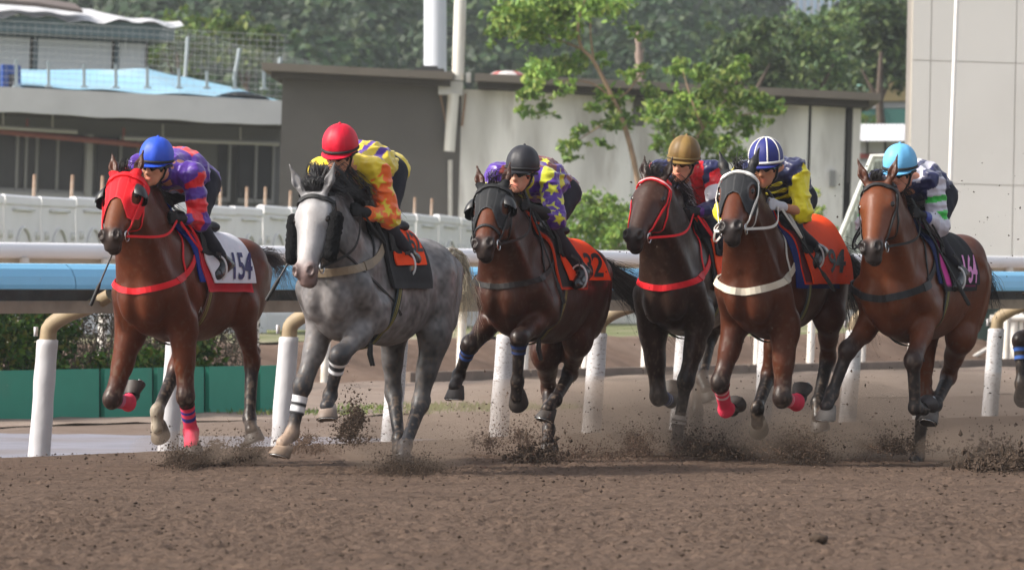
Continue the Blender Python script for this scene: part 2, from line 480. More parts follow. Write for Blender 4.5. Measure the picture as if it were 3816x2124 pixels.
for k in range(len(ends) - 1):                                   # cover in joined lengths
    a, b = ends[k] + .004, ends[k + 1] - .004
    prof = [(QF + .02, 1.24), (QF - .050, 1.245), (QF - .052, 1.275), (QF - .040, 1.335), (QF - .010, 1.39), (QF + .04, 1.425), (QF + .12, 1.43), (QF + .22, 1.40),
            (QF + .22, 1.385), (QF + .12, 1.412), (QF + .045, 1.407), (QF + .012, 1.38), (QF - .022, 1.33), (QF - .035, 1.26)]
    n = len(prof)
    V = [RP(t, q, z) for t in (a, b) for q, z in prof]
    F = [(i, (i + 1) % n, n + (i + 1) % n, n + i) for i in range(n)]
    mb = MB(); mb.add(V, F)
    rbuild(mb, 'rail_cover', m_blue, rail, smooth=False)
mb = MB(); mb.box(RP(19, QF + .30, 1.195), (58, .03, .16), (RD, PA, UP)); rbuild(mb, 'rail_trough_shade', m_udark, rail)
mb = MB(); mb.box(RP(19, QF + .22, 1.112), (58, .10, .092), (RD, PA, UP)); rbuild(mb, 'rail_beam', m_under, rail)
def lathe(mb, axis_pts, radii, n=16, wob=0.0, seed=0):
    V = []; axis_pts = np.asarray(axis_pts, float)
    for i, (p, r) in enumerate(zip(axis_pts, radii)):
        a = np.arange(n) * 2 * math.pi / n
        w = 1 + wob * vnoise(np.stack([np.cos(a) * 1.3 + seed * 9.1, np.sin(a) * 1.3, np.full(n, p[2] * 7.0)], 1)) if wob else 1
        V.append(np.stack([p[0] + r * w * np.cos(a), p[1] + r * w * np.sin(a), np.full(n, p[2])], 1))
    V = np.concatenate(V); m = len(radii)
    i, j = np.meshgrid(np.arange(m - 1), np.arange(n), indexing='ij'); j2 = (j + 1) % n
    mb.add(V, np.stack([i * n + j, i * n + j2, (i + 1) * n + j2, (i + 1) * n + j], -1).reshape(-1, 4))
for k, u in enumerate(PU):
    t = t_at(u, 0); b = RP(t, 0, 0)
    mb = MB()
    zs = np.linspace(-.06, .9, 26)
    lathe(mb, [b + UP * z + np.array([.072, 0, 0]) * (z - .4) for z in zs], [.084 - .006 * z if z < .895 else .02 for z in zs], 20, .10, k)
    for q in range(3):                                           # torn tape tab at the top edge
        pass
    mb.box(b + np.array([-.05, -.02, .93]), (.03, .02, .07), (unit(RD), unit(PA), UP))
    p = rbuild(mb, 'post', m_padd if u > 1400 else m_pad, rail, smooth=True)
    mb = MB()
    b = b + np.array([.034, 0, 0]); P = catmull([b + UP * .86, b + UP * .97 - PA * .03, b + UP * 1.055 - PA * .17 + RD * .02, b + UP * 1.11 - PA * .34 + RD * .05, b + UP * 1.20 - PA * .52 + RD * .06], 16)
    mb.tube(P, np.linspace(.066, .05, 16), 14); rbuild(mb, 'arm', m_ochre, rail, smooth=True)

# second rail on the far side of the path, white tube on thin posts
rail2 = empty('white_rail', RP(0, 12.6, .13), 0, 'white tube rail on thin posts at the foot of the bank', 'rail')
mb = MB()
Pm = np.array([RP(t, 12.6, 1.70) for t in np.arange(-14, 62, 2.0)])
mb.tube(Pm, .09, 16); rbuild(mb, 'tube', m_white, rail2, smooth=True)
mb = MB()
mb.box(RP(24, 12.66, 1.585), (76, .05, .05), (RD, PA, UP)); rbuild(mb, 'lower_rail', mat('rail_tan', (.5, .42, .32), rough=.7, noise=.2, nscale=2), rail2)
m_thin = mat('thin_post', (.74, .71, .66), rough=.5, noise=.12, nscale=6, stain=((.42, .33, .2), 2.5, .55, .75, .6))
for t in np.arange(-13, 62, 1.62):
    mb = MB(); b = RP(t, 12.6, .12)
    mb.tube([b, b + UP * 1.2 + (.05, 0, 0), b + UP * 1.5 + (.065, 0, 0)], .055, 10)
    rbuild(mb, 'post', m_thin, rail2, smooth=True)

# ------------------------------------------------------------------ planter boards and hedge at the left
m_green = mat('green_board', (.032, .30, .20), rough=.55, noise=.10, nscale=1.6, stain=((.11, .2, .15), .9, .6, .8, .45), speck=((.4, .42, .38), 14, .72, .8, .5))
m_gdark = mat('green_joint', (.012, .085, .06), rough=.6)
tA, tB = t_at(-260, 7.4), t_at(1036, 7.4)
pl = empty('planter_wall', RP(tA, 7.4), 0, 'low green panelled planter wall in front of the hedge', 'planter wall')
js = [t_at(u, 7.4) for u in (-260, -30, 172, 372, 569, 762, 953, 1036)]
for a, b in zip(js[:-1], js[1:]):
    mb = MB(); mb.box(RP((a + b) / 2, 7.4, .225), (b - a - .10, .05, .505), (RD, PA, UP)); rbuild(mb, 'board', m_green, pl)
    mb = MB(); mb.box(RP(b, 7.46, .215), (.16, .05, .48), (RD, PA, UP)); rbuild(mb, 'joint_post', m_gdark, pl)
mb = MB(); mb.box(RP(tB - .03, 7.9, .2), (.05, 1.0, .45), (RD, PA, UP)); rbuild(mb, 'end_board', m_green, pl)

def leaves(name, C, n, size, cols, m, parent=None, flat=.5, asp=.55, rs=None, radial=None, var=.25):
    """n leaf quads (kinked) scattered; C(n)-> positions, and size, cols array"""
    g = rs or rng
    P = C(n)
    n = len(P)
    a = g.normal(size=(n, 3)); a /= np.linalg.norm(a, axis=1)[:, None]
    nrm = g.normal(size=(n, 3)); nrm[:, 2] += flat * 2; nrm -= a * (nrm * a).sum(1)[:, None]; nrm /= np.linalg.norm(nrm, axis=1)[:, None]
    if radial is not None:
        nrm = radial + g.normal(0, .35, (n, 3)); nrm /= np.linalg.norm(nrm, axis=1)[:, None]; a -= nrm * (a * nrm).sum(1)[:, None]; a /= np.linalg.norm(a, axis=1)[:, None]
    w = np.cross(nrm, a)
    L = size * g.uniform(.6, 1.35, n)[:, None]
    V = np.stack([P - a * L * .5, P + w * L * asp * .5 + nrm * L * .08, P + a * L * .5, P - w * L * asp * .5 + nrm * L * .08], 1).reshape(-1, 3)
    F = np.arange(4 * n).reshape(-1, 4)
    c = cols[g.integers(0, len(cols), n)] * g.uniform(1 - var, 1 + var, n)[:, None]
    return V, F, np.repeat(c, 4, 0)
m_leaf = mat('leaf', (1, 1, 1), rough=.55, spec=.35, attr=True, trans=.25)
# hedge: box of twigs with green and withered clumps
hedge = empty('hedge', RP(tA, 8.0), 0, 'green and withered brown clipped hedge behind the green planter wall', 'hedge')
rs = np.random.default_rng(11)
def hedge_pts(n):
    t = rs.uniform(tA, tB - .05, n); q = 7.55 + np.abs(rs.normal(0, .22, n)); z = rs.uniform(.38, 1.22, n)
    return np.array([-3.5, 43.2, 0]) + t[:, None] * RD + q[:, None] * PA + z[:, None] * UP
P = hedge_pts(15000)
n = vnoise(np.stack([(P @ RD) * 1.9, P[:, 2] * 2.2, P[:, 1] * .2], 1))
gre = P[n > -.10]; bro = P[n <= -.10]
gc = np.array([(.045, .12, .016), (.07, .17, .02), (.13, .23, .03), (.025, .07, .012), (.18, .18, .035)])
bc = np.array([(.07, .052, .038), (.10, .075, .055), (.04, .034, .026), (.13, .10, .075), (.04, .05, .02)])
V, F, c = leaves('f', lambda k: gre - np.array(hedge.location), 0, .085, gc, m_leaf, rs=rs)
mk('foliage', V, F, m_leaf, hedge, False, c)
V, F, c = leaves('f', lambda k: bro - np.array(hedge.location), 0, .055, bc, m_leaf, asp=.3, rs=rs)
mk('withered_foliage', V, F, m_leaf, hedge, False, c)
mb = MB()
for k in range(150):
    b = RP(rs.uniform(tA, tB), 7.9 + rs.normal(0, .1), 0)
    mb.tube([b, b + UP * .6 + rs.normal(0, .08, 3), b + UP * 1.05 + rs.normal(0, .14, 3)], [.012, .008, .004], 5)
rbuild(mb, 'twigs', mat('twig', (.10, .075, .055), rough=.9), hedge)
mb = MB(); mb.box(RP((tA + tB) / 2, 8.05, .18), (tB - tA, 1.2, .36), (RD, PA, UP)); rbuild(mb, 'soil', mat('soil', (.05, .04, .03), rough=.95, noise=.3), hedge)
# weeds on the path verge
def grass_patch(name, u0, u1, v0, v1, n, label, g):
    us = g.uniform(u0, u1, n); V = []; c = []
    q0 = 6.2
    tt = np.array([t_at(u, q0) for u in us]); qq = q0 + g.uniform(-.9, 1.2, n)
    B = np.array([-3.5, 43.2, 0]) + tt[:, None] * RD + qq[:, None] * PA
    B[:, 2] = zbase(B[:, 0], B[:, 1])
    h = g.uniform(.03, v1, n)
    d = g.normal(0, .5, (n, 2))
    w = .006
    for b, hh, dd in zip(B, h, d):
        V += [b + (-w, 0, 0), b + (w, 0, 0), b + (dd[0] * hh + w * .4, dd[1] * hh, hh), b + (dd[0] * hh - w * .4, dd[1] * hh, hh)]
    cc = np.array([(.16, .24, .05), (.26, .28, .09), (.11, .18, .03)])[g.integers(0, 3, n)]
    tag(mk(name, V, np.arange(4 * n).reshape(-1, 4), m_leaf, None, False, np.repeat(cc, 4, 0)), label, 'grass', kind='stuff')
grass_patch('weeds', 1560, 2030, 0, .07, 900, 'sparse green weeds along the path edge behind the rail', rs)
grass_patch('weeds', 1110, 1420, 0, .05, 300, 'thin weeds on the path edge near the hedge end', rs)

# ------------------------------------------------------------------ water-filled white barriers and stakes
m_barr = mat('barrier_plastic', (.90, .885, .89), rough=.5, noise=.07, nscale=1.2, stain=((.5, .46, .4), .8, .55, .8, .5))
def barrier_mesh():
    """one moulded barrier, x along its length (1.62 m), z up, front face at -y"""
    mb = MB(); L, H, T = 1.668, 2.07, .17
    prof = [(0.0, -T / 2 - .05), (.25, -T / 2 - .05), (.45, -T / 2), (H - .16, -T / 2 + .03), (H - .13, -T / 2 - .0), (H - .03, -T / 2 + .01), (H, -T / 2 + .05)]
    prof = prof + [(z, -y) for z, y in prof[::-1]]
    xs = [-L / 2 + .02, -L / 2 + .06, L / 2 - .06, L / 2 - .02]
    V = []
    for x in xs:
        e = 0.03 if abs(x) > L / 2 - .04 else 0
        V += [(x, y * (1 - e * 3), min(z, H - e)) for z, y in prof]
    n = len(prof)
    F = [(i * n + j, (i + 1) * n + j, (i + 1) * n + (j + 1) % n, i * n + (j + 1) % n) for i in range(3) for j in range(n)]
    mb.add(V, F)
    for base, rev in ((0, False), (3 * n, True)):
        f = [(base + j, base + j + 1, base + n - 2 - j, base + n - 1 - j) for j in range(n // 2 - 1)]
        mb.add(np.array(V), [x[::-1] if rev else x for x in f])
    return mb
def ring(mb, a, b, zc, y, r):
    th = np.linspace(0, 2 * math.pi, 29)
    mb.tube(np.stack([a * np.cos(th), np.full(29, y), zc + b * np.sin(th)], 1), r, 6, False)
SB = (0 - 1908) / 260.0
A0 = np.array([-7.34, 83.08, .6]); A1 = np.array([1.743, 120.67, .6])
bd = unit(A1 - A0); LB = np.linalg.norm(A1 - A0); nb = 23; pitch = 1.68
ang = math.atan2(bd[1], bd[0])
first = None
for k in range(-1, nb):
    p = A0 + bd * pitch * (k + .5)
    if k == -1:
        first = barrier_mesh().build('barrier', m_barr, None)
        me = MB(); ring(me, .42, .62, .98, -.085, .022)
        for sx in (-.62, .62):
            for z in (.45, .8, 1.15, 1.5): me.box((sx, -.075, z), (.10, .06, .12))
        me.box((.0, -.09, 1.86), (.9, .03, .04))
        moul = me.build('moulding', mat('barrier_moulding', (.80, .79, .76), rough=.55, noise=.08, nscale=2), None, True)
        moul.parent = first
        o = first
    else:
        o = first.copy(); COL.objects.link(o); m2 = moul.copy(); COL.objects.link(m2); m2.parent = o
    o.location = p + UP * random.uniform(-.03, .03); o.rotation_euler = (random.uniform(-.006, .006), random.uniform(.0, .02), ang)
    tag(o, 'tall white moulded plastic barrier in the long row behind the white rail', 'barrier', 'white plastic barriers in a row')
m_rust = mat('rusty_stake', (.33, .22, .16), rough=.8, noise=.3, nscale=9, stain=((.5, .47, .42), 4, .5, .7, .7))
first = None
for u, vt in ((104, 650), (243, 652), (362, 655), (700, 690), (807, 695), (907, 697), (975, 697), (1065, 710), (1128, 715), (1528, 735), (1588, 740), (1905, 770), (1950, 775), (2180, 800)):
    # stakes stand just behind the barriers
    k = (u - 1908) / 21600.0
    nn = np.array([-bd[1], bd[0]]); c0 = A0[:2] + nn * .5
    t = (k * c0[1] - c0[0]) / (bd[0] - k * bd[1])
    p = c0 + bd[:2] * t
    h = HC + (1100 - vt) * p[1] / 21600 - .6
    mb = MB(); mb.tube([(0, 0, 0), (.0, 0, 1.0), (.01, 0, 2.35)], .026, 8)
    if first is None:
        first = mb.build('stake', m_rust, None, True); o = first
    else: o = first.copy(); COL.objects.link(o)
    o.location = (p[0], p[1], h - 1.75); o.rotation_euler = (0, random.uniform(.02, .05), random.uniform(-.3, .3))
    tag(o, 'thin rusty stake sticking up behind the white barriers', 'stake', 'rusty stakes behind the barriers')
# ------------------------------------------------------------------ buildings
def Zv(v, Y): return HC + (1100 - v) * Y / 21600.0
class Line:
    """vertical plane through a ground point along direction d; u -> distance along it"""
    def __init__(s, p, d, n=None, lean=.045):
        s.up = np.array([lean, 0, 1.])
        s.p = np.array([p[0] - lean * 5.3, p[1], 0.]); s.d = np.array([d[0], d[1], d[2] if len(d) > 2 else 0.]) / math.hypot(d[0], d[1])
        s.n = np.array([-s.d[1], s.d[0], 0.]) if n is None else np.array([n[0], n[1], 0.])
    def t(s, u, off=0.0):
        k = (u - 1908) / 21600.0; p = s.p + s.n * off
        return (k * p[1] - p[0]) / (s.d[0] - k * s.d[1])
    def P(s, t, off=0.0, z=0.0): return s.p + s.d * t + s.n * off + s.up * z
    def box(s, mb, t0, t1, o0, o1, z0, z1):
        mb.box(s.P((t0 + t1) / 2, (o0 + o1) / 2, (z0 + z1) / 2), (abs(t1 - t0), abs(o1 - o0), abs(z1 - z0)), (s.d, s.n, s.up))
def bbox(L, root, name, m, *a):
    mb = MB(); L.box(mb, *a); return rbuild(mb, name, m, root)

# dark grey and bare concrete shed
L2 = Line((-5.35, 120.7), (.97, .25, -.0386), (.02, 1), .03)
sh = empty('concrete_shed', L2.P(0), 0, 'long flat roofed shed with a dark grey wall and a bare stained concrete wall', 'building')
m_dk = mat('dark_render', (.105, .098, .092), rough=.9, noise=.09, nscale=.9, bump=.15, bscale=3)
m_conc = mat('bare_concrete', (.80, .785, .755), rough=.92, noise=.13, nscale=.6, bump=.2, bscale=3, stain=((.42, .405, .38), .55, .42, .72, 1.0), speck=((.32, .29, .26), 1.5, .52, .75, .75), stretch=(1.9, 1, .38))
m_roof = mat('roof_slab', (.185, .16, .135), rough=.85, noise=.15, nscale=.8)
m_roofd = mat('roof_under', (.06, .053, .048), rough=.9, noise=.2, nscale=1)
m_void = mat('dark_gap', (.05, .048, .046), rough=.95)
tw0, tw1, tw2 = L2.t(1022), L2.t(1690), L2.t(3180)
bbox(L2, sh, 'dark_wall', m_dk, tw0, tw1, 0, 6, .4, 5.72)
bbox(L2, sh, 'concrete_wall', m_conc, tw1 + .004, L2.t(2985), .06, 5.9, .4, 5.70)
bbox(L2, sh, 'concrete_wall', m_conc, L2.t(2996), L2.t(3122), .05, 5.9, .4, 5.70)
bbox(L2, sh, 'corner_column', mat('column_concrete', (.70, .68, .645), rough=.9, noise=.12, nscale=.8), L2.t(3150), tw2, .0, .6, .4, 5.70)
bbox(L2, sh, 'recess', m_void, L2.t(2975), tw2 - .1, .5, 5.8, .4, 5.69)
bbox(L2, sh, 'fascia', m_roof, L2.t(952), L2.t(1660), -.75, 6.4, 5.86, 6.02)
bbox(L2, sh, 'fascia', m_roof, L2.t(1742), L2.t(3248), -.75, 6.4, 5.86, 6.02)
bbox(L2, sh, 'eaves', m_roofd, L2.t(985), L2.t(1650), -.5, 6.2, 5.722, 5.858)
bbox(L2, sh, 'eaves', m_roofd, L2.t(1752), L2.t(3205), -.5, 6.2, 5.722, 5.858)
for u, w, zt, zb in ((2330, .25, 5.69, 5.1), (3132, .12, 5.69, 4.1)):  # stain under the eaves; second strip paints in the dark of the column gap
    bbox(L2, sh, 'stain_and_gap_shade', m_void if u > 3000 else mat('stain_dark', (.13, .125, .12), rough=.95, noise=.3, nscale=3), L2.t(u), L2.t(u) + w, .044, .058, zb, zt)
bbox(L2, sh, 'wall_box', mat('grey_box', (.27, .27, .27), rough=.7), L2.t(3070), L2.t(3092), -.06, .045, 4.0, 4.35)
bbox(L2, sh, 'buttress', m_conc, L2.t(2255), L2.t(2330), .035, .058, .4, 5.2)
# things lying on its roof
mb = MB(); c = L2.P(L2.t(1855), .6, 6.0)
for k in range(12):
    a0, a1 = k * math.pi / 6, (k + 1) * math.pi / 6
    V = []
    for r, z in ((0, .15), (.24, .135), (.42, .06), (.45, .0)):
        for a in (a0, a1): V.append(c + np.array([r * math.cos(a), r * math.sin(a), z]))
    mb.add(V, [(0, 2, 3, 1), (2, 4, 5, 3), (4, 6, 7, 5)], (.45, .13, .12) if k % 3 == 1 else (.62, .58, .57))
mb.tube([c, c + UP * .14], .02, 6, True, (.5, .5, .5))
tag(mb.build('parasol', mat('parasol_cloth', (1, 1, 1), rough=.6, attr=True), None, True, True), 'closed low red and white parasol lying on the flat shed roof', 'parasol')
mb = MB(); c = L2.P(L2.t(1568), .2, 6.02)
mb.box(c + UP * .05, (.62, .4, .07), (L2.d, L2.n, UP)); mb.box(c + UP * .02, (.3, .3, .05), (L2.d, L2.n, UP)); mb.box(c + UP * .11, (.35, .3, .05), (L2.d, L2.n, UP))
tag(mb.build('roof_hatch', mat('hatch', (.07, .07, .07), rough=.6)), 'small dark hatch on the shed roof left of the poles', 'hatch')

# thick white column behind the shed, and the pole bracketed to its wall
c = px(1622, 250, 137.0)
cp = empty('white_column', (c[0], c[1], .4), 0, 'thick tall white column behind the shed roof', 'column')
mb = MB(); lathe(mb, [(c[0], c[1], z) for z in (.4, 3, 8, 9, 14)], [.28, .28, .265, .262, .24], 28); rbuild(mb, 'shaft', mat('white_column', (.68, .70, .76), rough=.45, noise=.04, nscale=1), cp, True)
mb = MB(); lathe(mb, [(c[0], c[1], z) for z in (.4, .45, .62, .62)], [.4, .4, .4, .05], 20); rbuild(mb, 'base_flange', mat('white_column', ()), cp, False)
Yp = 121.6
pp = empty('wall_pole', (px(1700, 0, Yp)[0], Yp, 2), 0, 'streaked white pole clamped to the shed wall with a lower stub', 'pole')
m_pole = mat('streaked_pole', (.66, .64, .60), rough=.5, noise=.12, nscale=3, stain=((.42, .33, .2), 1.6, .5, .72, .7), stretch=(2.5, 2.5, .35))
mb = MB(); a, b = px(1706, 300, Yp), px(1718, -80, Yp); mb.tube([a, (a + b) / 2, b], [.128, .128, .125], 20); rbuild(mb, 'upper_shaft', m_pole, pp, True)
mb = MB(); a, b = px(1674, 565, Yp - .1), px(1690, 350, Yp - .1); mb.tube([a, (a + b) / 2, b], [.115, .118, .12], 20); rbuild(mb, 'lower_stub', m_pole, pp, True)
mb = MB(); mb.box(px(1680, 330, Yp), (.53, .36, .29), (L2.d, L2.n, UP)); rbuild(mb, 'clamp_box', mat('clamp', (.5, .49, .47), rough=.6, noise=.15, nscale=4), pp)
mb = MB(); rbuild(mb, 'clamp_plate', mat('clamp', ()), pp) if mb.n else None; mb = MB(); mb.box(px(1655, 292, Yp), (.1, .3, .2), (L2.d, L2.n, UP)); rbuild(mb, 'clamp_plate', mat('clamp', ()), pp); mb = MB(); mb.box(px(1746, 290, Yp), (.1, .3, .2), (L2.d, L2.n, UP))
rbuild(mb, 'clamp_plate', mat('clamp', ()), pp)
mb = MB(); mb.tube([px(1640, 350, Yp + .1), px(1662, 470, Yp + .15)], .03, 6); mb.tube([px(1735, 350, Yp + .1), px(1722, 470, Yp + .15)], .03, 6)
rbuild(mb, 'stay', mat('stay_rod', (.3, .2, .14), rough=.8), pp)
mb = MB(); a = L2.P(L2.t(1678), -.06, 0); mb.tube([a + UP * .5, a + UP * 4.2], .05, 8)
tag(mb.build('drain_pipe', mat('drain', (.5, .48, .45), rough=.6, noise=.15, nscale=3), None, True), 'thin grey drain pipe on the joint between dark and bare walls', 'pipe')

# low canopy building at the left
L1 = Line((-11.56, 131.0), (.97, .25, -.040), None, .03)
cb = empty('canopy_building', L1.P(0), 0, 'low building with a deep grey concrete canopy over dark louvred windows', 'building')
m_can = mat('canopy_concrete', (.56, .56, .57), rough=.9, noise=.09, nscale=.7, stain=((.3, .3, .3), .4, .55, .8, .5))
m_shop = mat('shopfront', (.15, .15, .16), rough=.8, noise=.12, nscale=.7)
m_glass = mat('louvre_glass', (.035, .036, .04), rough=.35, spec=.5, noise=.2, nscale=2)
m_mull = mat('mullion', (.28, .28, .29), rough=.7)
t0, t1 = L1.t(-500), L1.t(1150)
mb = MB()                                                       # fascia with a sagging lower lip
ts = np.linspace(t0, t1, 120)
for a, b in zip(ts[:-1], ts[1:]):
    L1.box(mb, a, b, -.2, 0, 5.33 + .012 * math.sin(a * 2.2) + .008 * math.sin(a * 5.1), 5.9)
rbuild(mb, 'canopy', m_can, cb)
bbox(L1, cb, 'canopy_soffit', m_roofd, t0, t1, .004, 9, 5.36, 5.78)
bbox(L1, cb, 'front_wall', m_shop, t0, t1, 2.5, 8.5, .5, 5.358)
bbox(L1, cb, 'lower_wall', mat('lower_wall', (.36, .36, .38), rough=.85, noise=.1, nscale=1), t0, L1.t(560, 2.3), 2.3, 2.498, .5, 3.62)
bbox(L1, cb, 'pillar', mat('pillar_c', (.36, .36, .37), rough=.85), L1.t(300, 2.2), L1.t(322, 2.2), 2.1, 2.297, .5, 5.0)
wu = [(-60, 35), (45, 68), (72, 108), (122, 185), (190, 290), (340, 420), (428, 486), (490, 545), (790, 826), (866, 925), (932, 990)]
for a, b in wu:
    ta, tb = L1.t(a, 2.46), L1.t(b, 2.46)
    f = bbox(L1, cb, 'window', m_glass, ta, tb, 2.44, 2.497, 3.72, 4.95)
    mb = MB()
    for z in np.arange(3.8, 4.95, .12): L1.box(mb, ta + .02, tb - .02, 2.405, 2.438, z, z + .05)
    rbuild(mb, 'slats', mat('slat', (.075, .075, .08), rough=.6), f).matrix_parent_inverse = Matrix.Identity(4)
    f.children[0].location = (0, 0, 0)
    mb = MB(); L1.box(mb, tb + .01, tb + .07, 2.38, 2.496, 3.6, 5.0); rbuild(mb, 'mullion', m_mull, cb)
    mb = MB(); L1.box(mb, ta, tb, 2.36, 2.496, 3.60, 3.69); rbuild(mb, 'sill', m_mull, cb)
bbox(L1, cb, 'door', m_void, L1.t(832, 2.46), L1.t(860, 2.46), 2.45, 2.497, .6, 4.9)
# pipes hung under the canopy
def hung(name, pts, r, m, label):
    mb = MB(); P = []
    for u, v, off in pts:
        tt = L1.t(u, off); p = L1.P(tt, off); P.append((p[0], p[1], Zv(v, p[1])))
    P = np.array(P); mb.tube(P, r, 8)
    n = max(2, int(np.linalg.norm(P[-1] - P[0]) / 2.2))
    for k in range(n):
        q = P[0] + (P[-1] - P[0]) * (k + .5) / n; mb.tube([q, q + UP * .35], r * .5, 6)
    tag(mb.build(name, m, None, True), label, 'pipe')
hung('pipe', [(-80, 470, 1.0), (288, 492, 1.0)], .05, mat('pipe_grey', (.42, .41, .4), rough=.6), 'short grey pipe hung under the canopy at the far left')
hung('pipe', [(462, 515, 1.0), (1040, 537, 1.0)], .05, mat('pipe_grey', ()), 'long grey pipe hung under the canopy behind the blue helmet')
hung('pipe', [(-80, 482, 1.3), (640, 552, 1.3)], .07, mat('pipe_red', (.26, .09, .075), rough=.7, noise=.2, nscale=3), 'dull red pipe hung under the canopy')
# blue sheeting roof behind the parapet
def uz(u, v, off):
    p = L1.P(L1.t(u, off), off); p[2] = Zv(v, p[1]); return p
fr = [(60, 318), (200, 325), (380, 337), (530, 347), (650, 352), (800, 362), (930, 368), (1040, 376)]
bk = [(60, 262), (200, 262), (380, 262), (530, 256), (650, 285), (800, 318), (930, 345), (1040, 376)]
G = []
for (u, v), (u2, v2) in zip(fr, bk):
    a, b = uz(u, v, .3), uz(u2, v2, 5.0)
    G.append([a + (b - a) * s for s in np.linspace(0, 1, 14)])
G = np.array(G)
G = np.stack([catmull(G[:, k], 60) for k in range(14)], 1)
G[..., 2] += .10 * vnoise(G.reshape(-1, 3) * [1.2, .7, .5]).reshape(G.shape[:2])
G2 = G.copy(); G2[..., 2] -= .06
mb = MB(); mb.grid(G); mb.grid(G2, flip=True)
tag(mb.build('blue_sheeting', mat('tarpaulin', (.27, .53, .70), rough=.4, noise=.12, nscale=1.2, speck=((.12, .22, .3), 2.2, .68, .74, .7), stain=((.5, .66, .74), .5, .5, .7, .6)), None, True), 'pale blue sheeting laid over the sloping roof above the canopy', 'sheeting')
P = uz(950, 352, 1.0)
mb = MB(); V = []
G = np.array([[uz(u, v - 26 * math.sin(math.pi * (u - 795) / 215) * w, .35 + 1.3 * (1 - w)) for w in (0, .5, .9, 1)] for u, v in zip(np.linspace(795, 1010, 16), np.linspace(362, 372, 16))])
mb.grid(G); tag(mb.build('white_sheeting', mat('white_sheet', (.62, .62, .64), rough=.6, noise=.08, nscale=2), None, True), 'crumpled pale grey sheeting beside the blue roof', 'sheeting')
p = uz(40, 290, .6)
mb = MB(); mb.box(p, (.42, .3, .55), (L1.d, L1.n, UP), (.02, .07, .3)); mb.box(p - UP * .08 - L1.n * .16, (.15, .03, .3), (L1.d, L1.n, UP), (.05, .05, .06)); mb.box(p + UP * .28, (.36, .24, .03), (L1.d, L1.n, UP), (.03, .1, .4))
tag(mb.build('blue_bin', mat('bin_blue', (1, 1, 1), attr=True, rough=.5), None, False, True), 'dark blue tub standing on the roof edge at far left', 'tub')
# parapet fence with wires
fe = empty('roof_fence', L1.P(0, .1, 5.9), 0, 'light grey post and wire fence along the roof edge', 'fence')
m_fp = mat('fence_post', (.36, .42, .45), rough=.6, noise=.1, nscale=3)
for u, vt in ((32, 222), (152, 230), (284, 240), (402, 242), (520, 250), (638, 256), (742, 266), (846, 268), (955, 262)):
    p = L1.P(L1.t(u, .06), .06, 5.9); zt = Zv(vt, p[1])
    mb = MB(); mb.box((p[0], p[1], (5.9 + zt) / 2), (.065, .05, zt - 5.9), (L1.d, L1.n, UP)); mb.box((p[0], p[1], 5.92), (.16, .14, .04), (L1.d, L1.n, UP)); rbuild(mb, 'post', m_fp, fe)
mb = MB()
for z in np.arange(6.0, 7.4, .14): mb.tube([L1.P(t0, .06, z), L1.P(L1.t(1040, .06), .06, z)], .004, 4)
for tt in np.arange(L1.t(-60, .06), L1.t(1040, .06), .16): mb.tube([L1.P(tt, .06, 5.95), L1.P(tt, .06, 7.36)], .0025, 4)
rbuild(mb, 'wire_mesh', mat('wire', (.52, .53, .53), rough=.5), fe)
nf = empty('net_fence', L1.P(8, 8, 6), 0, 'tall sagging wire net fence behind the blue roof', 'fence')
mb = MB()
for (ua, va), (ub, vb) in (((893, 182), (872, 300)), ((1045, 215), (1035, 300)), ((700, 140), (690, 290))):
    mb = MB(); mb.tube([uz(ua, va, 8.0), uz(ub, vb, 8.0)], .05, 8); rbuild(mb, 'post', m_fp, nf, True)
mb = MB()
for k in np.linspace(0, 1, 12): mb.tube([uz(600, 95 + 150 * k, 8.0), uz(800, 150 + 130 * k, 8.0), uz(1200, 240 + 60 * k, 8.0)], .0035, 4)
for u in np.arange(610, 1190, 13): mb.tube([uz(u, 98 + (u - 600) * .24, 8.0), uz(u, 245 + (u - 600) * .1, 8.0)], .0018, 4)
rbuild(mb, 'wire_mesh', mat('wire', ()), nf)

# upper building over it
L0 = Line((-13.5, 150.0), (.97, .25, -.040), None, .03)
def Z0(v): return Zv(v, 151.0)
ub = empty('upper_building', L0.P(0, 0, 6), 0, 'weathered blue grey upper building with frosted windows under a torn white roof', 'building')
m_ub = mat('upper_wall', (.10, .15, .19), rough=.85, noise=.15, nscale=.8)
ta, tb = L0.t(-400), L0.t(520)
bbox(L0, ub, 'wall', m_ub, ta, tb, 0, 7, 5.0, Z0(95))
for a, b in ((-140, 78), (108, 382), (412, 508)):
    bbox(L0, ub, 'window', mat('frosted', (.50, .54, .60), rough=.3, spec=.5, noise=.06, nscale=1), L0.t(a), L0.t(b), -.03, -.002, Z0(245) - .1, Z0(142))
    bbox(L0, ub, 'window_jamb', m_void, L0.t(b) + .005, L0.t(b) + .07, -.06, -.003, Z0(250) - .1, Z0(140))
bbox(L0, ub, 'eaves', mat('eaves_blue', (.11, .165, .19), rough=.8, noise=.3, nscale=1.3), ta, L0.t(600), -.6, 7.5, Z0(128), Z0(70))
mb = MB()
us = np.linspace(-400, 648, 40)
prof = []
for u in us:
    tt = L0.t(u, -.8); e = .05 * math.sin(u * .05) + .05 * math.sin(u * .017)
    prof.append([L0.P(tt, -.8, Z0(72) + e), L0.P(tt, -.3, Z0(52) + e * .5), L0.P(tt, 2.5, Z0(max(-30, 2 + max(0, u - 380) * .22))), L0.P(tt, 6, Z0(max(-40, -20 + max(0, u - 300) * .2)))])
mb.grid(np.array(prof)); 
rbuild(mb, 'roof', mat('torn_roof', (.60, .60, .62), rough=.6, noise=.1, nscale=.9, stain=((.33, .38, .42), 1.0, .55, .75, .6)), ub, True)
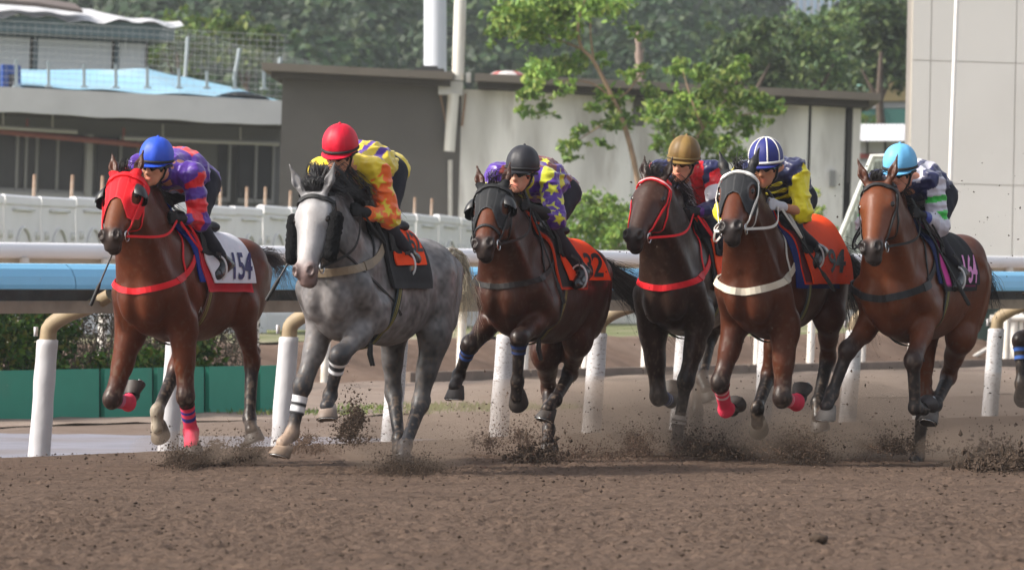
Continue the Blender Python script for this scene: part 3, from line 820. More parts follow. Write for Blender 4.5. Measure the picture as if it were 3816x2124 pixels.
mb = MB(); tt = np.array([L0.P(L0.t(u, -1.0), -1.0, Z0(v)) for u, v in ((-300, 8), (100, 18), (270, 36), (272, 48), (100, 34), (-300, 26))])
tt2 = tt + L0.n * 1.1 + UP * .22
mb.add(np.vstack([tt, tt2]), [(0, 1, 4, 5), (1, 2, 3, 4), (6, 11, 10, 7), (7, 10, 9, 8), (0, 6, 7, 1), (1, 7, 8, 2), (2, 8, 9, 3), (3, 9, 10, 4), (4, 10, 11, 5), (5, 11, 6, 0)])
rbuild(mb, 'roof_strip', mat('roof_strip', (.16, .13, .12), rough=.8), ub)

# ---- right hand side: pale panelled wall, pole, ramp, shed, far walls
LW = Line((px(3375, 0, 90.0)[0], 90.0), (.985, .17, -.024), (.09, 1), .02)
pw = empty('panel_wall', LW.P(0), 0, 'huge pale beige panelled wall at the right edge', 'wall')
m_pan = mat('beige_panel', (.78, .765, .72), rough=.75, noise=.04, nscale=.5, stain=((.63, .61, .56), .3, .5, .8, .6))
m_joint = mat('panel_joint', (.66, .61, .55), rough=.85)
tw = LW.t(4700)
hz = [1.78, 2.95, 4.85, 6.6]; us = [3375, 3445, 3762, 4080, 4400, 4700]
bbox(LW, pw, 'backing', m_joint, 0.02, tw, .03, 1.0, .4, 6.55)
for a, b in zip(us[:-1], us[1:]):
    for z0, z1 in zip(hz[:-1], hz[1:]):
        bbox(LW, pw, 'panel', m_pan, LW.t(a) + .006, LW.t(b) - .006, 0, .028, z0 + .006, z1 - .006)
bbox(LW, pw, 'plinth', mat('plinth_green', (.035, .06, .05), rough=.8, noise=.2, nscale=3), -.1, tw, -.1, .029, .4, 1.77)
mb = MB(); mb.tube([px(3530, 985, 86.0), px(3548, 480, 86.0), px(3567, -40, 86.0)], .032, 10)
tag(mb.build('white_pole', mat('pole_white', (.85, .83, .80), rough=.4), None, True), 'slim leaning white pole in front of the beige panelled wall', 'pole')
# ramp with corrugated side
Yr = 96.0
rp = empty('ramp', (px(3240, 0, Yr)[0], Yr, .5), 0, 'pale corrugated stair ramp rising beside the beige wall', 'ramp')
mb = MB()
a = [px(3085, 1010, Yr), px(3378, 1010, Yr), px(3378, 590, Yr), px(3255, 590, Yr)]
mb.hexa([a[0], a[1], a[1] + np.array([0, 1.4, 0]), a[0] + np.array([0, 1.4, 0]), a[3], a[2], a[2] + np.array([0, 1.4, 0]), a[3] + np.array([0, 1.4, 0])])
rbuild(mb, 'side', mat('ramp_side', (.42, .46, .43), rough=.7, noise=.06, nscale=1), rp)
mb = MB()
for u in np.arange(3105, 3376, 15):
    vt = max(590, 1010 - (u - 3085) * 420 / 170) + 8
    mb.box((px(u, 0, Yr)[0], Yr - .018, (Zv(1005, Yr) + Zv(vt, Yr)) / 2), (.03, .03, Zv(vt, Yr) - Zv(1005, Yr)))
rbuild(mb, 'ribs', mat('ramp_rib', (.50, .54, .51), rough=.7), rp)
mb = MB(); mb.tube([px(3082, 1005, Yr - .1), px(3252, 582, Yr - .1), px(3380, 582, Yr - .1)], .045, 8); rbuild(mb, 'handrail', mat('ramp_rail', (.62, .64, .6), rough=.5), rp, True)
# white shed behind
Ys = 150.0
ws = empty('white_shed', (px(3270, 0, Ys)[0], Ys, .6), 0, 'white roofed low shed seen between the concrete shed and the beige wall', 'building')
def fbox(root, name, m, u0, u1, v0, v1, Y, d):
    a, b = px(u0, v1, Y), px(u1, v0, Y); mb = MB()
    mb.box(((a[0] + b[0]) / 2, Y + d / 2, (a[2] + b[2]) / 2), (b[0] - a[0], d, b[2] - a[2])); return rbuild(mb, name, m, root)
fbox(ws, 'wall', mat('shed_panel', (.46, .46, .48), rough=.7), 3150, 3420, 526, 572, Ys + .4, 4)
fbox(ws, 'lower_wall', mat('shed_low', (.30, .30, .32), rough=.8), 3150, 3420, 592, 960, Ys + .4, 4)
fbox(ws, 'red_band', mat('red_band', (.20, .045, .04), rough=.7), 3150, 3420, 573, 591, Ys + .36, 4)
G = np.array([[px(u, v + (2.5 if (i % 2) else 0), y) for v, y in ((524, Ys - .3), (462, Ys + 3))] for i, u in enumerate(np.arange(3140, 3420, 7))])
mb = MB(); mb.grid(G); rbuild(mb, 'roof', mat('shed_roof', (.70, .70, .73), rough=.5, noise=.05, nscale=2), ws)
for u in (3232, 3300): fbox(ws, 'post', m_void, u - 4, u + 4, 526, 574, Ys + .3, .08)
Yq = 190.0
gb = empty('green_building', (px(3300, 0, Yq)[0], Yq, .5), 0, 'far building with an olive band over a dark green wall', 'building')
fbox(gb, 'olive_band', mat('olive_band', (.19, .15, .07), rough=.8, noise=.1, nscale=.6), 3238, 3440, 306, 378, Yq, 5)
fbox(gb, 'window_strip', mat('strip_glass', (.3, .3, .3), rough=.4), 3262, 3440, 381, 403, Yq + .1, 5)
fbox(gb, 'wall', mat('green_wall', (.04, .14, .12), rough=.8, noise=.1, nscale=.6), 3180, 3440, 406, 640, Yq + .05, 5)
fbox(gb, 'corner_block', mat('corner_white', (.5, .5, .5), rough=.8), 3236, 3260, 376, 404, Yq - .1, 4)
fbox(gb, 'teal_box', mat('teal_box', (.18, .36, .30), rough=.7), 3208, 3237, 300, 338, Yq + .2, 2)
Yt = 900.0
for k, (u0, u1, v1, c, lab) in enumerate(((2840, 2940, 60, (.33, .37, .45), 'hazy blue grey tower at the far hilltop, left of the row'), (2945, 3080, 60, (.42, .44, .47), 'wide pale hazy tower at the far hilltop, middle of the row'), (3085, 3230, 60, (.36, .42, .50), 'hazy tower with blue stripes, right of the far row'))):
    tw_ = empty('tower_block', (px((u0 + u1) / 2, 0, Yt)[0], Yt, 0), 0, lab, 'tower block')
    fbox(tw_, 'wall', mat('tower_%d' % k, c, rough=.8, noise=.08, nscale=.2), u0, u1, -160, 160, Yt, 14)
    for j, uu in enumerate(np.arange(u0 + 10, u1 - 12, 26)): fbox(tw_, 'window_strip', mat('tower_win', (.16, .28, .42), rough=.4), uu, uu + 9, -150, 150, Yt - .3, .2)

# white paddock fence at the right
Yf = 89.0
pf = empty('paddock_fence', (px(3750, 0, Yf)[0], Yf, .3), 0, 'low white picket fence end with a diagonal brace beside the bank', 'fence')
for u, w in ((3720, .05), (3745, .032), (3778, .07), (3806, .04), (3850, .05), (3900, .05)):
    mb = MB(); a, b = px(u, 1345 if u == 3778 else 1290, Yf), px(u, 1165, Yf); a[2] = min(a[2], .55); mb.tube([a, b], w, 10); rbuild(mb, 'post', m_thin, pf, True)
mb = MB(); mb.tube([px(3690, 1186, Yf - .05), px(4000, 1184, Yf - .05)], .055, 10); rbuild(mb, 'top_rail', m_thin, pf, True)
mb = MB(); mb.tube([px(3600, 1345, Yf - .6), px(3712, 1280, Yf - .1), px(3748, 1262, Yf)], .03, 8); rbuild(mb, 'brace', m_thin, pf, True)

# ------------------------------------------------------------------ trees
m_bark = mat('bark', (.30, .20, .13), rough=.9, noise=.25, nscale=6)
m_barkd = mat('bark_dark', (.10, .075, .06), rough=.9, noise=.25, nscale=6)
def tree(name, label, cat, group, trunk, branches, clusters, Y, leaf, per, cols, bark, dj=.5, seed=1, r0=.09, asp=.5, flat=.6):
    """trunk / branches: pixel polylines at depth Y; clusters: (u,v,r px)"""
    g = np.random.default_rng(seed)
    b0 = px(*trunk[0], Y); root = empty(name, (b0[0], Y, b0[2]), 0, label, cat, group)
    mb = MB()
    def poly(pl, ra, rb):
        d = np.cumsum(g.normal(0, dj * .25, len(pl))); d[0] = 0
        P = [px(u, v, Y) + np.array([0, dd, 0]) for (u, v), dd in zip(pl, d)]
        n = max(6, len(pl) * 5); mb.tube(catmull(P, n), np.linspace(ra, rb, n), 8)
    poly(trunk, r0, r0 * .3)
    for br in branches: poly(br, r0 * .45, r0 * .12)
    rbuild(mb, 'trunk', bark, root, True)
    Vs, Fs, Cs, n0 = [], [], [], 0
    for u, v, r in clusters:
        c = px(u, v, Y); rr = r * Y / 21600
        c[1] += g.normal(0, dj)
        n = int(per * (r / 60.0) ** 2)
        sub = c + g.normal(0, .48, (max(3, n // 9), 3)) * rr * [1, 1.1, .72]
        tint = g.uniform(.72, 1.25)
        P = sub[g.integers(0, len(sub), n)] + g.normal(0, .17, (n, 3)) * rr * [1.3, 1.3, .7]
        V, F, cc = leaves('x', lambda k: P, n, leaf, cols, None, asp=asp, flat=flat, rs=g)
        Vs.append(V); Fs.append(F + n0); Cs.append(cc * tint); n0 += len(V)
    V = np.concatenate(Vs) - np.array(root.location)
    mk('crown', V, np.concatenate(Fs), m_leaf, root, False, np.concatenate(Cs))
    return root
yg = np.array([(.20, .33, .055), (.26, .38, .07), (.15, .27, .05), (.30, .36, .09), (.12, .22, .05)])
dg = np.array([(.06, .105, .04), (.09, .145, .045), (.045, .08, .035), (.13, .17, .06)])
tree('young_tree', 'slender bright green tree with thin crooked trunk before the concrete shed', 'tree', 'two bright young trees by the shed',
     [(2420, 960), (2372, 652), (2332, 486), (2286, 372), (2212, 229), (2166, 177), (2155, 86), (2195, -40)],
     [[(2166, 183), (2090, 150), (2017, 120), (1950, 60)], [(2212, 229), (2200, 120), (2205, 20)], [(2286, 372), (2200, 310), (2060, 300)], [(2320, 450), (2240, 470), (2130, 540)], [(2290, 380), (2350, 330), (2400, 250)]],
     [(1960, 50, 105), (2060, 10, 90), (1885, 45, 72), (1855, 105, 55), (1980, 120, 75), (2100, 60, 80), (2230, 35, 90), (2090, 125, 62), (2140, 10, 75), (2300, 20, 55),
      (2015, 270, 70), (2085, 250, 62), (2150, 232, 60), (1962, 355, 46), (2010, 405, 50), (2090, 330, 42), (1985, 300, 55), (1950, 410, 32),
      (2225, 215, 40), (2250, 335, 52), (2215, 400, 40), (2300, 385, 58), (2340, 440, 60), (2265, 470, 52), (2150, 495, 46), (2110, 545, 50), (2130, 590, 34), (2240, 540, 36), (2380, 140, 38), (2385, 265, 38), (2340, 285, 40), (2425, 335, 46)],
     110.0, .155, 150, yg, m_bark, .45, 3, .060)
tree('young_tree', 'wider bright green tree with leafy right side before the concrete shed', 'tree', 'two bright young trees by the shed',
     [(2470, 960), (2500, 740), (2550, 600), (2620, 480), (2700, 380), (2760, 280)],
     [[(2550, 600), (2500, 480), (2460, 400)], [(2620, 480), (2580, 380), (2545, 260)], [(2640, 460), (2760, 430), (2890, 410)]],
     [(2540, 250, 50), (2600, 275, 45), (2760, 250, 52), (2715, 285, 40), (2455, 405, 60), (2550, 380, 62), (2640, 350, 60), (2720, 340, 60), (2800, 380, 62), (2870, 400, 50), (2910, 408, 34), (2500, 455, 66), (2600, 445, 70), (2700, 440, 62), (2785, 465, 56), (2520, 525, 60), (2620, 520, 70), (2700, 540, 52), (2460, 545, 42), (2560, 595, 50), (2660, 605, 42), (2745, 590, 40), (2600, 660, 50), (2500, 640, 46)],
     113.0, .155, 250, yg * .9, m_bark, .5, 4, .055)
tree('bush', 'light green bush behind the barrier row end and the rail', 'bush', None, [(2290, 1100), (2280, 950), (2260, 800)], [[(2280, 950), (2200, 820)], [(2280, 950), (2380, 800)]],
     [(2120, 860, 60), (2140, 800, 46), (2240, 820, 80), (2330, 850, 80), (2180, 800, 60), (2260, 760, 60), (2340, 790, 62), (2400, 820, 50), (2200, 880, 80), (2300, 880, 85), (2400, 900, 70), (2250, 960, 90), (2360, 970, 90), (2150, 960, 60), (2170, 740, 34), (2430, 960, 70), (2480, 1010, 60)],
     104.0, .12, 210, yg * .95, m_bark, .5, 5, .05)
tree('bush', 'yellowish scrubby bush at the foot of the corrugated ramp', 'bush', None, [(3040, 1080), (3040, 950), (3030, 800)], [[(3040, 950), (2990, 820)], [(3040, 950), (3100, 850)]],
     [(3010, 740, 45), (3040, 820, 62), (2990, 830, 50), (3080, 880, 56), (3010, 910, 75), (3070, 960, 70), (2960, 960, 60), (3110, 980, 45)],
     101.0, .11, 150, yg * [1.05, .92, .9], m_bark, .4, 6, .04)
tree('bush', 'bright round bush beside the dark green far wall', 'bush', None, [(3220, 560), (3225, 500), (3230, 440)], [[(3225, 500), (3200, 440)]], [(3200, 440, 40), (3250, 430, 40), (3225, 455, 45), (3275, 450, 30), (3190, 470, 34)],
     170.0, .16, 130, yg * .8, m_bark, .4, 7, .05)
for k, (cl, lab) in enumerate((
    ([(2760, 150, 90), (2850, 130, 90), (2700, 220, 80), (2800, 240, 100), (2880, 230, 90), (2740, 300, 80), (2850, 310, 80)], 'dark rounded tree over the shed roof, left of the clump'),
    ([(2950, 130, 90), (3050, 90, 95), (3120, 150, 90), (3000, 210, 100), (3100, 250, 95), (2960, 290, 90), (3060, 330, 70)], 'mid green spreading tree in the middle of the dark clump'),
    ([(3200, 60, 90), (3280, 110, 95), (3350, 80, 90), (3230, 190, 100), (3330, 210, 100), (3260, 280, 80), (3170, 300, 80), (3360, 300, 60), (3300, 20, 80)], 'tall dark tree of the clump touching the beige wall'))):
    uu = np.mean([c[0] for c in cl])
    tree('leafy_tree', lab, 'tree', 'dark trees above the shed roof', [(uu, 960), (uu + 10, 600), (uu - 5, 380), (uu, 200)], [[(uu, 380), (uu - 70, 250)], [(uu, 380), (uu + 70, 240)]], cl,
         160.0 + 4 * k, .26, 150, dg * (1.0, 1.5, .9)[k], m_barkd, .9, 20 + k, .2)
for k, (cl, lab) in enumerate((
    ([(600, 130, 70), (680, 90, 70), (660, 190, 70), (740, 180, 66), (590, 210, 60), (720, 250, 60)], 'yellow green scrub tree behind the net fence, left one'),
    ([(850, 110, 80), (920, 150, 80), (800, 180, 66), (980, 190, 70), (880, 220, 66), (1010, 130, 60), (960, 250, 60)], 'yellow green scrub tree behind the net fence, right one'))):
    uu = np.mean([c[0] for c in cl])
    tree('scrub_tree', lab, 'tree', 'scrub trees behind the net fence', [(uu, 600), (uu + 10, 400), (uu, 200)], [[(uu, 330), (uu - 60, 180)], [(uu, 330), (uu + 60, 180)]], cl, 175.0 + 3 * k, .26, 110, yg * .52, m_barkd, .8, 40 + k, .12)
mb = MB(); P = [px(2388, 330, 150), px(2384, 250, 150), px(2380, 170, 150), px(2378, 95, 150)]; mb.tube(catmull(P, 14), np.linspace(.15, .05, 14) + .02 * np.sin(np.arange(14) * 2.1), 9)
mb.tube([px(2384, 230, 150), px(2400, 180, 150)], [.05, .02], 6)
tag(mb.build('dead_trunk', mat('snag', (.27, .20, .17), rough=.9, noise=.3, nscale=4), None, True), 'bare pinkish dead trunk rising behind the shed roof', 'tree trunk')

# wooded hill
xs = np.linspace(-130, 110, 80); ys = np.linspace(150, 520, 70)
Xh, Yh = np.meshgrid(xs, ys, indexing='ij')
def hillz(X, Y):
    u = 1908 + 21600 * X / Y
    dip = np.exp(-((u - 3030) / 330.0) ** 2)
    top = 27 - 11.5 * dip
    z = -.5 + 4.5 * sst(Y, 150, 190) + (top - 4) * sst(Y, 190, 430)
    return z
Zh = hillz(Xh, Yh) + 2.0 * vnoise(np.stack([Xh.ravel() * .06, Yh.ravel() * .03, np.zeros(Xh.size)], 1)).reshape(Xh.shape)
mb = MB(); mb.grid(np.stack([Xh, Yh, Zh], -1))
tag(mb.build('hill', mat('hill_soil', (.03, .045, .022), rough=.95, noise=.3, nscale=.2), None, True), kind='structure')
g = np.random.default_rng(77)
fc = np.array([(.022, .054, .017), (.030, .066, .019), (.018, .042, .018), (.044, .072, .022)])
Vs, Fs, Cs, n0 = [], [], [], 0
for k in range(880):
    Y = g.uniform(205, 430); X = g.uniform(-.125, .075) * Y; u = 1908 + 21600 * X / Y
    z = float(hillz(np.array([X]), np.array([Y]))[0]); r = g.uniform(1.6, 3.2) * (.8 if Y < 260 else 1)
    if u > 3400: continue
    n = 210
    d = g.normal(size=(n, 3)); d /= np.linalg.norm(d, axis=1)[:, None]; d[:, 2] = np.abs(d[:, 2]) * 1.0
    lump = 1 + .35 * vnoise(d * 1.7 + k * 3.3)[:, None]
    P = np.array([X, Y, z + r * .35]) + d * lump * r * g.uniform(.75, 1.05, (n, 1)) * [1, 1, .85]
    V, F, cc = leaves('x', lambda q: P, n, .50, fc, None, asp=.9, flat=.3, rs=g, radial=d, var=.12)
    Vs.append(V); Fs.append(F + n0); Cs.append(cc * g.uniform(.6, 1.35)); n0 += len(V)
tag(mk('forest', np.concatenate(Vs), np.concatenate(Fs), m_leaf, None, False, np.concatenate(Cs)), 'hazy wooded hillside of rounded green crowns behind the buildings', 'forest', kind='stuff')
# ------------------------------------------------------------------ poses: place, heading, then joint coordinates (forward, left, up) per animal and rider
JOINTS = ['W', 'B', 'C', 'D', 'S', 'poll', 'nose', 'head'] + [s + q for s in 'LR' for q in ('Fs', 'Fe', 'Fk', 'Ff', 'Ft', 'Hh', 'Hs', 'Hk', 'Hf', 'Ht', 'Js', 'Je', 'Jh', 'Jp', 'Jk', 'Ja', 'Jt')]
POSE = {}
def pose(n, x, y, heading, pts): POSE[n] = dict(o=(x, y), a=heading, j=dict(zip(JOINTS, pts)))
pose(1, -2.184, 37.109, 0.3974, [(-0.039, 0.012, 1.528), (-0.5, 0.0, 1.46), (-0.983, 0.014, 1.421), (-1.3, 0.0, 1.36), (0.465, -0.01, 1.114), (0.678, 0.017, 1.831), (1.051, 0.08, 1.437), (0.323, 0.052, 1.976), (0.32, 0.19, 1.103), (0.164, 0.182, 0.853), (0.175, 0.192, 0.435), (0.004, 0.145, 0.206), (0.148, 0.221, 0.066), (-0.951, 0.17, 1.281), (-0.699, 0.2, 1.011), (-0.942, 0.128, 0.651), (-0.837, 0.16, 0.278), (-0.71, 0.249, 0.129), (0.1, 0.202, 1.845), (0.073, 0.238, 1.558), (0.312, 0.105, 1.525), (-0.34, 0.109, 1.828), (-0.029, 0.161, 1.544), (-0.317, 0.223, 1.289), (-0.199, 0.265, 1.184), (0.321, -0.19, 1.097), (0.215, -0.189, 0.821), (0.316, -0.26, 0.419), (0.029, -0.289, 0.391), (-0.159, -0.306, 0.492), (-0.951, -0.17, 1.281), (-0.689, -0.2, 1.023), (-0.709, -0.311, 0.598), (-0.429, -0.31, 0.326), (-0.452, -0.316, 0.112), (0.12, -0.17, 1.894), (0.081, -0.259, 1.627), (0.294, -0.097, 1.544), (-0.332, -0.111, 1.823), (-0.029, -0.201, 1.56), (-0.308, -0.252, 1.278), (-0.184, -0.274, 1.179)])
pose(2, -0.939, 35.39, 0.4234, [(-0.067, 0.021, 1.515), (-0.5, 0.0, 1.46), (-0.982, 0.013, 1.395), (-1.3, 0.0, 1.36), (0.48, -0.017, 1.056), (0.69, 0.043, 1.692), (0.926, 0.077, 1.199), (0.322, 0.027, 2.009), (0.331, 0.19, 1.121), (0.112, 0.179, 0.932), (0.451, 0.093, 0.716), (0.342, -0.023, 0.475), (0.509, 0.013, 0.344), (-0.929, 0.17, 1.219), (-0.806, 0.168, 0.854), (-0.767, 0.06, 0.409), (-0.477, 0.092, 0.152), (-0.31, 0.144, 0.03), (0.153, 0.198, 1.84), (0.077, 0.247, 1.553), (0.328, 0.139, 1.558), (-0.287, 0.116, 1.86), (-0.037, 0.158, 1.504), (-0.362, 0.193, 1.302), (-0.229, 0.247, 1.22), (0.329, -0.19, 1.118), (0.134, -0.181, 0.903), (0.303, -0.228, 0.53), (0.352, -0.275, 0.243), (0.527, -0.312, 0.123), (-0.943, -0.17, 1.26), (-0.818, -0.198, 0.908), (-0.921, -0.2, 0.472), (-0.701, -0.057, 0.187), (-0.555, 0.008, 0.045), (0.159, -0.176, 1.835), (0.078, -0.27, 1.583), (0.308, -0.11, 1.568), (-0.297, -0.104, 1.84), (-0.035, -0.198, 1.537), (-0.344, -0.24, 1.286), (-0.207, -0.267, 1.207)])
pose(3, 0.097, 37.953, 0.3692, [(-0.04, 0.008, 1.521), (-0.5, 0.0, 1.46), (-1.024, 0.04, 1.377), (-1.3, 0.0, 1.36), (0.462, -0.012, 1.095), (0.694, 0.034, 1.771), (1.081, 0.106, 1.393), (0.273, 0.064, 1.946), (0.33, 0.19, 1.12), (0.092, 0.18, 0.954), (0.469, 0.128, 0.802), (0.403, 0.089, 0.522), (0.334, 0.053, 0.322), (-0.898, 0.165, 1.159), (-0.741, 0.096, 0.796), (-1.057, -0.091, 0.561), (-0.709, -0.067, 0.384), (-0.533, -0.114, 0.269), (0.028, 0.16, 1.827), (0.103, 0.248, 1.577), (0.326, 0.088, 1.603), (-0.42, 0.145, 1.776), (-0.089, 0.126, 1.511), (-0.335, 0.263, 1.236), (-0.216, 0.305, 1.134), (0.331, -0.19, 1.121), (0.102, -0.18, 0.943), (0.468, -0.214, 0.76), (0.313, -0.354, 0.56), (0.467, -0.349, 0.409), (-0.913, -0.174, 1.107), (-0.827, -0.221, 0.707), (-1.178, -0.293, 0.454), (-0.919, -0.195, 0.18), (-0.767, -0.148, 0.036), (0.07, -0.176, 1.865), (0.093, -0.271, 1.601), (0.307, -0.09, 1.602), (-0.377, -0.078, 1.787), (-0.072, -0.186, 1.535), (-0.324, -0.268, 1.235), (-0.196, -0.29, 1.141)])
pose(4, 1.163, 39.254, 0.3335, [(-0.033, 0.03, 1.55), (-0.5, 0.0, 1.46), (-0.95, 0.0, 1.49), (-1.3, 0.0, 1.36), (0.453, -0.008, 1.096), (0.688, 0.014, 1.853), (1.07, -0.025, 1.459), (0.226, 0.058, 2.047), (0.327, 0.19, 1.116), (0.14, 0.177, 0.893), (0.246, 0.093, 0.502), (0.26, 0.046, 0.215), (0.37, 0.068, 0.032), (-0.951, 0.17, 1.281), (-0.667, 0.208, 1.047), (-0.88, -0.085, 0.8), (-0.623, -0.065, 0.508), (-0.504, 0.039, 0.363), (-0.006, 0.207, 1.918), (0.099, 0.275, 1.674), (0.296, 0.1, 1.59), (-0.363, 0.107, 1.656), (0.031, 0.173, 1.537), (-0.314, 0.208, 1.352), (-0.161, 0.237, 1.305), (0.315, -0.19, 1.088), (0.186, -0.174, 0.819), (0.184, -0.12, 0.399), (-0.103, -0.124, 0.36), (-0.29, -0.164, 0.457), (-0.951, -0.17, 1.281), (-0.699, -0.2, 1.011), (-0.949, -0.18, 0.649), (-0.849, -0.17, 0.271), (-0.788, -0.17, 0.066), (0.033, -0.155, 1.924), (0.089, -0.279, 1.677), (0.283, -0.095, 1.593), (-0.362, -0.11, 1.692), (0.014, -0.204, 1.554), (-0.308, -0.246, 1.322), (-0.157, -0.263, 1.272)])
pose(5, 1.641, 36.992, 0.3604, [(-0.023, 0.003, 1.545), (-0.5, 0.0, 1.46), (-0.972, 0.014, 1.544), (-1.3, 0.0, 1.36), (0.454, -0.008, 1.069), (0.697, 0.026, 1.836), (1.114, 0.105, 1.493), (0.287, 0.054, 1.968), (0.321, 0.19, 1.103), (0.179, 0.179, 0.845), (0.23, 0.162, 0.43), (-0.057, 0.164, 0.397), (-0.262, 0.156, 0.46), (-0.942, 0.17, 1.268), (-0.737, 0.204, 0.957), (-1.043, 0.064, 0.675), (-0.786, 0.073, 0.382), (-0.691, 0.11, 0.192), (0.051, 0.202, 1.867), (0.096, 0.257, 1.605), (0.317, 0.092, 1.586), (-0.37, 0.126, 1.716), (0.005, 0.12, 1.522), (-0.339, 0.22, 1.361), (-0.211, 0.263, 1.268), (0.328, -0.19, 1.118), (0.131, -0.182, 0.906), (0.282, -0.236, 0.526), (0.054, -0.273, 0.351), (-0.16, -0.254, 0.339), (-0.948, -0.17, 1.277), (-0.728, -0.202, 0.981), (-0.824, -0.271, 0.555), (-0.494, -0.242, 0.35), (-0.565, -0.269, 0.148), (0.072, -0.149, 1.856), (0.09, -0.277, 1.608), (0.299, -0.092, 1.589), (-0.367, -0.097, 1.73), (-0.007, -0.182, 1.549), (-0.331, -0.251, 1.327), (-0.195, -0.273, 1.245)])
pose(6, 2.542, 37.209, 0.4123, [(-0.041, 0.008, 1.521), (-0.5, 0.0, 1.46), (-1.0, 0.028, 1.442), (-1.3, 0.0, 1.36), (0.475, -0.019, 1.069), (0.688, 0.049, 1.783), (1.03, 0.116, 1.362), (0.294, 0.035, 1.937), (0.33, 0.19, 1.12), (0.089, 0.18, 0.959), (0.375, 0.17, 0.663), (0.312, 0.159, 0.366), (0.103, 0.202, 0.343), (-0.902, 0.168, 1.2), (-0.775, 0.108, 0.825), (-1.048, -0.091, 0.548), (-0.704, -0.061, 0.365), (-0.507, -0.069, 0.277), (0.086, 0.197, 1.799), (0.056, 0.228, 1.525), (0.306, 0.111, 1.539), (-0.36, 0.134, 1.744), (-0.044, 0.146, 1.461), (-0.34, 0.235, 1.221), (-0.206, 0.281, 1.141), (0.331, -0.19, 1.12), (0.099, -0.18, 0.946), (0.441, -0.247, 0.73), (0.482, -0.34, 0.455), (0.616, -0.363, 0.288), (-0.943, -0.17, 1.241), (-0.755, -0.194, 0.89), (-0.786, -0.172, 0.422), (-0.812, -0.219, 0.033), (-0.609, -0.2, -0.04), (0.099, -0.168, 1.796), (0.061, -0.266, 1.537), (0.287, -0.1, 1.553), (-0.354, -0.091, 1.752), (-0.044, -0.194, 1.5), (-0.327, -0.257, 1.225), (-0.189, -0.28, 1.146)])
pose(7, 3.861, 38.904, 0.4963, [(-0.041, -0.001, 1.534), (-0.5, 0.0, 1.46), (-0.998, 0.023, 1.393), (-1.3, 0.0, 1.36), (0.477, -0.018, 1.082), (0.679, 0.063, 1.808), (1.05, 0.147, 1.419), (0.276, 0.052, 1.977), (0.321, 0.189, 1.086), (0.248, 0.16, 0.798), (0.356, 0.026, 0.41), (0.165, -0.03, 0.2), (0.318, 0.015, 0.055), (-0.939, 0.17, 1.263), (-0.739, 0.178, 0.946), (-0.653, -0.017, 0.554), (-0.364, 0.001, 0.293), (-0.364, 0.001, 0.069), (0.043, 0.178, 1.854), (0.089, 0.253, 1.596), (0.323, 0.109, 1.616), (-0.403, 0.134, 1.801), (-0.077, 0.144, 1.53), (-0.337, 0.249, 1.257), (-0.209, 0.296, 1.171), (0.331, -0.19, 1.121), (0.103, -0.18, 0.942), (0.465, -0.28, 0.776), (0.516, -0.257, 0.491), (0.38, -0.316, 0.336), (-0.938, -0.171, 1.252), (-0.795, -0.206, 0.905), (-0.8, -0.278, 0.461), (-0.536, -0.209, 0.184), (-0.406, -0.154, 0.023), (0.079, -0.181, 1.883), (0.084, -0.272, 1.617), (0.304, -0.098, 1.612), (-0.369, -0.089, 1.806), (-0.065, -0.194, 1.549), (-0.325, -0.262, 1.253), (-0.191, -0.286, 1.168)])
# ------------------------------------------------------------------ horses
def S(r, g, b, k=1.0):
    c = np.array([r, g, b]) / 255.0
    return tuple(np.where(c <= .04045, c / 12.92, ((c + .055) / 1.055) ** 2.4) * k)
LAT = np.array([0, 1., 0])
m_coat = mat('horse_coat', (1, 1, 1), rough=.42, spec=.30, noise=.17, nscale=9, attr=True, bump=.10, bscale=60, roughvar=.14, bump2=.16, bscale2=7)
m_hoof = mat('hoof_horn', (1, 1, 1), rough=.55, spec=.4, attr=True, noise=.2, nscale=20)
m_hair = mat('horse_hair', (1, 1, 1), rough=.45, spec=.4, attr=True)
m_eye = mat('horse_eye', (.012, .008, .006), rough=.08, spec=.6)
m_steel = mat('steel', (.62, .62, .62), rough=.25, metal=1.0)
m_blk = mat('black_leather', (.018, .017, .018), rough=.42, spec=.5, noise=.2, nscale=20)
m_fleece = mat('black_fleece', (.012, .012, .013), rough=.95, spec=.1, bump=1.0, bscale=120)
m_cloth = mat('tack_cloth', (1, 1, 1), rough=.75, spec=.25, attr=True, noise=.07, nscale=14, bump=.15, bscale=30)
m_webbing = mat('webbing', (1, 1, 1), rough=.6, spec=.35, attr=True, noise=.08, nscale=25)

class Head:
    def __init__(s, j):
        s.o = np.array(j['poll']); v = np.array(j['nose']) - s.o
        s.sc = np.linalg.norm(v) / .55; s.d = unit(v)
        s.lat = unit(LAT - s.d * (LAT @ s.d)); s.n = np.cross(s.d, s.lat)
    def __call__(s, a, l, n): return s.o + s.sc * (s.d * a + s.lat * l + s.n * n)
    def A(s): return np.stack([s.d, s.lat, s.n])
    def ring(s, blob, sv, ph, off, cn=-.05):
        """surface points at head station sv and angle ph (0 = forehead, + = horse's left)"""
        sv = np.asarray(sv, float); ph = np.asarray(ph, float)
        C = s.o + s.sc * (sv[:, None] * s.d + cn * s.n)
        Dr = np.cos(ph)[:, None] * s.n + np.sin(ph)[:, None] * s.lat
        return blob.march(C + Dr * .30, -Dr, off, far=.29)

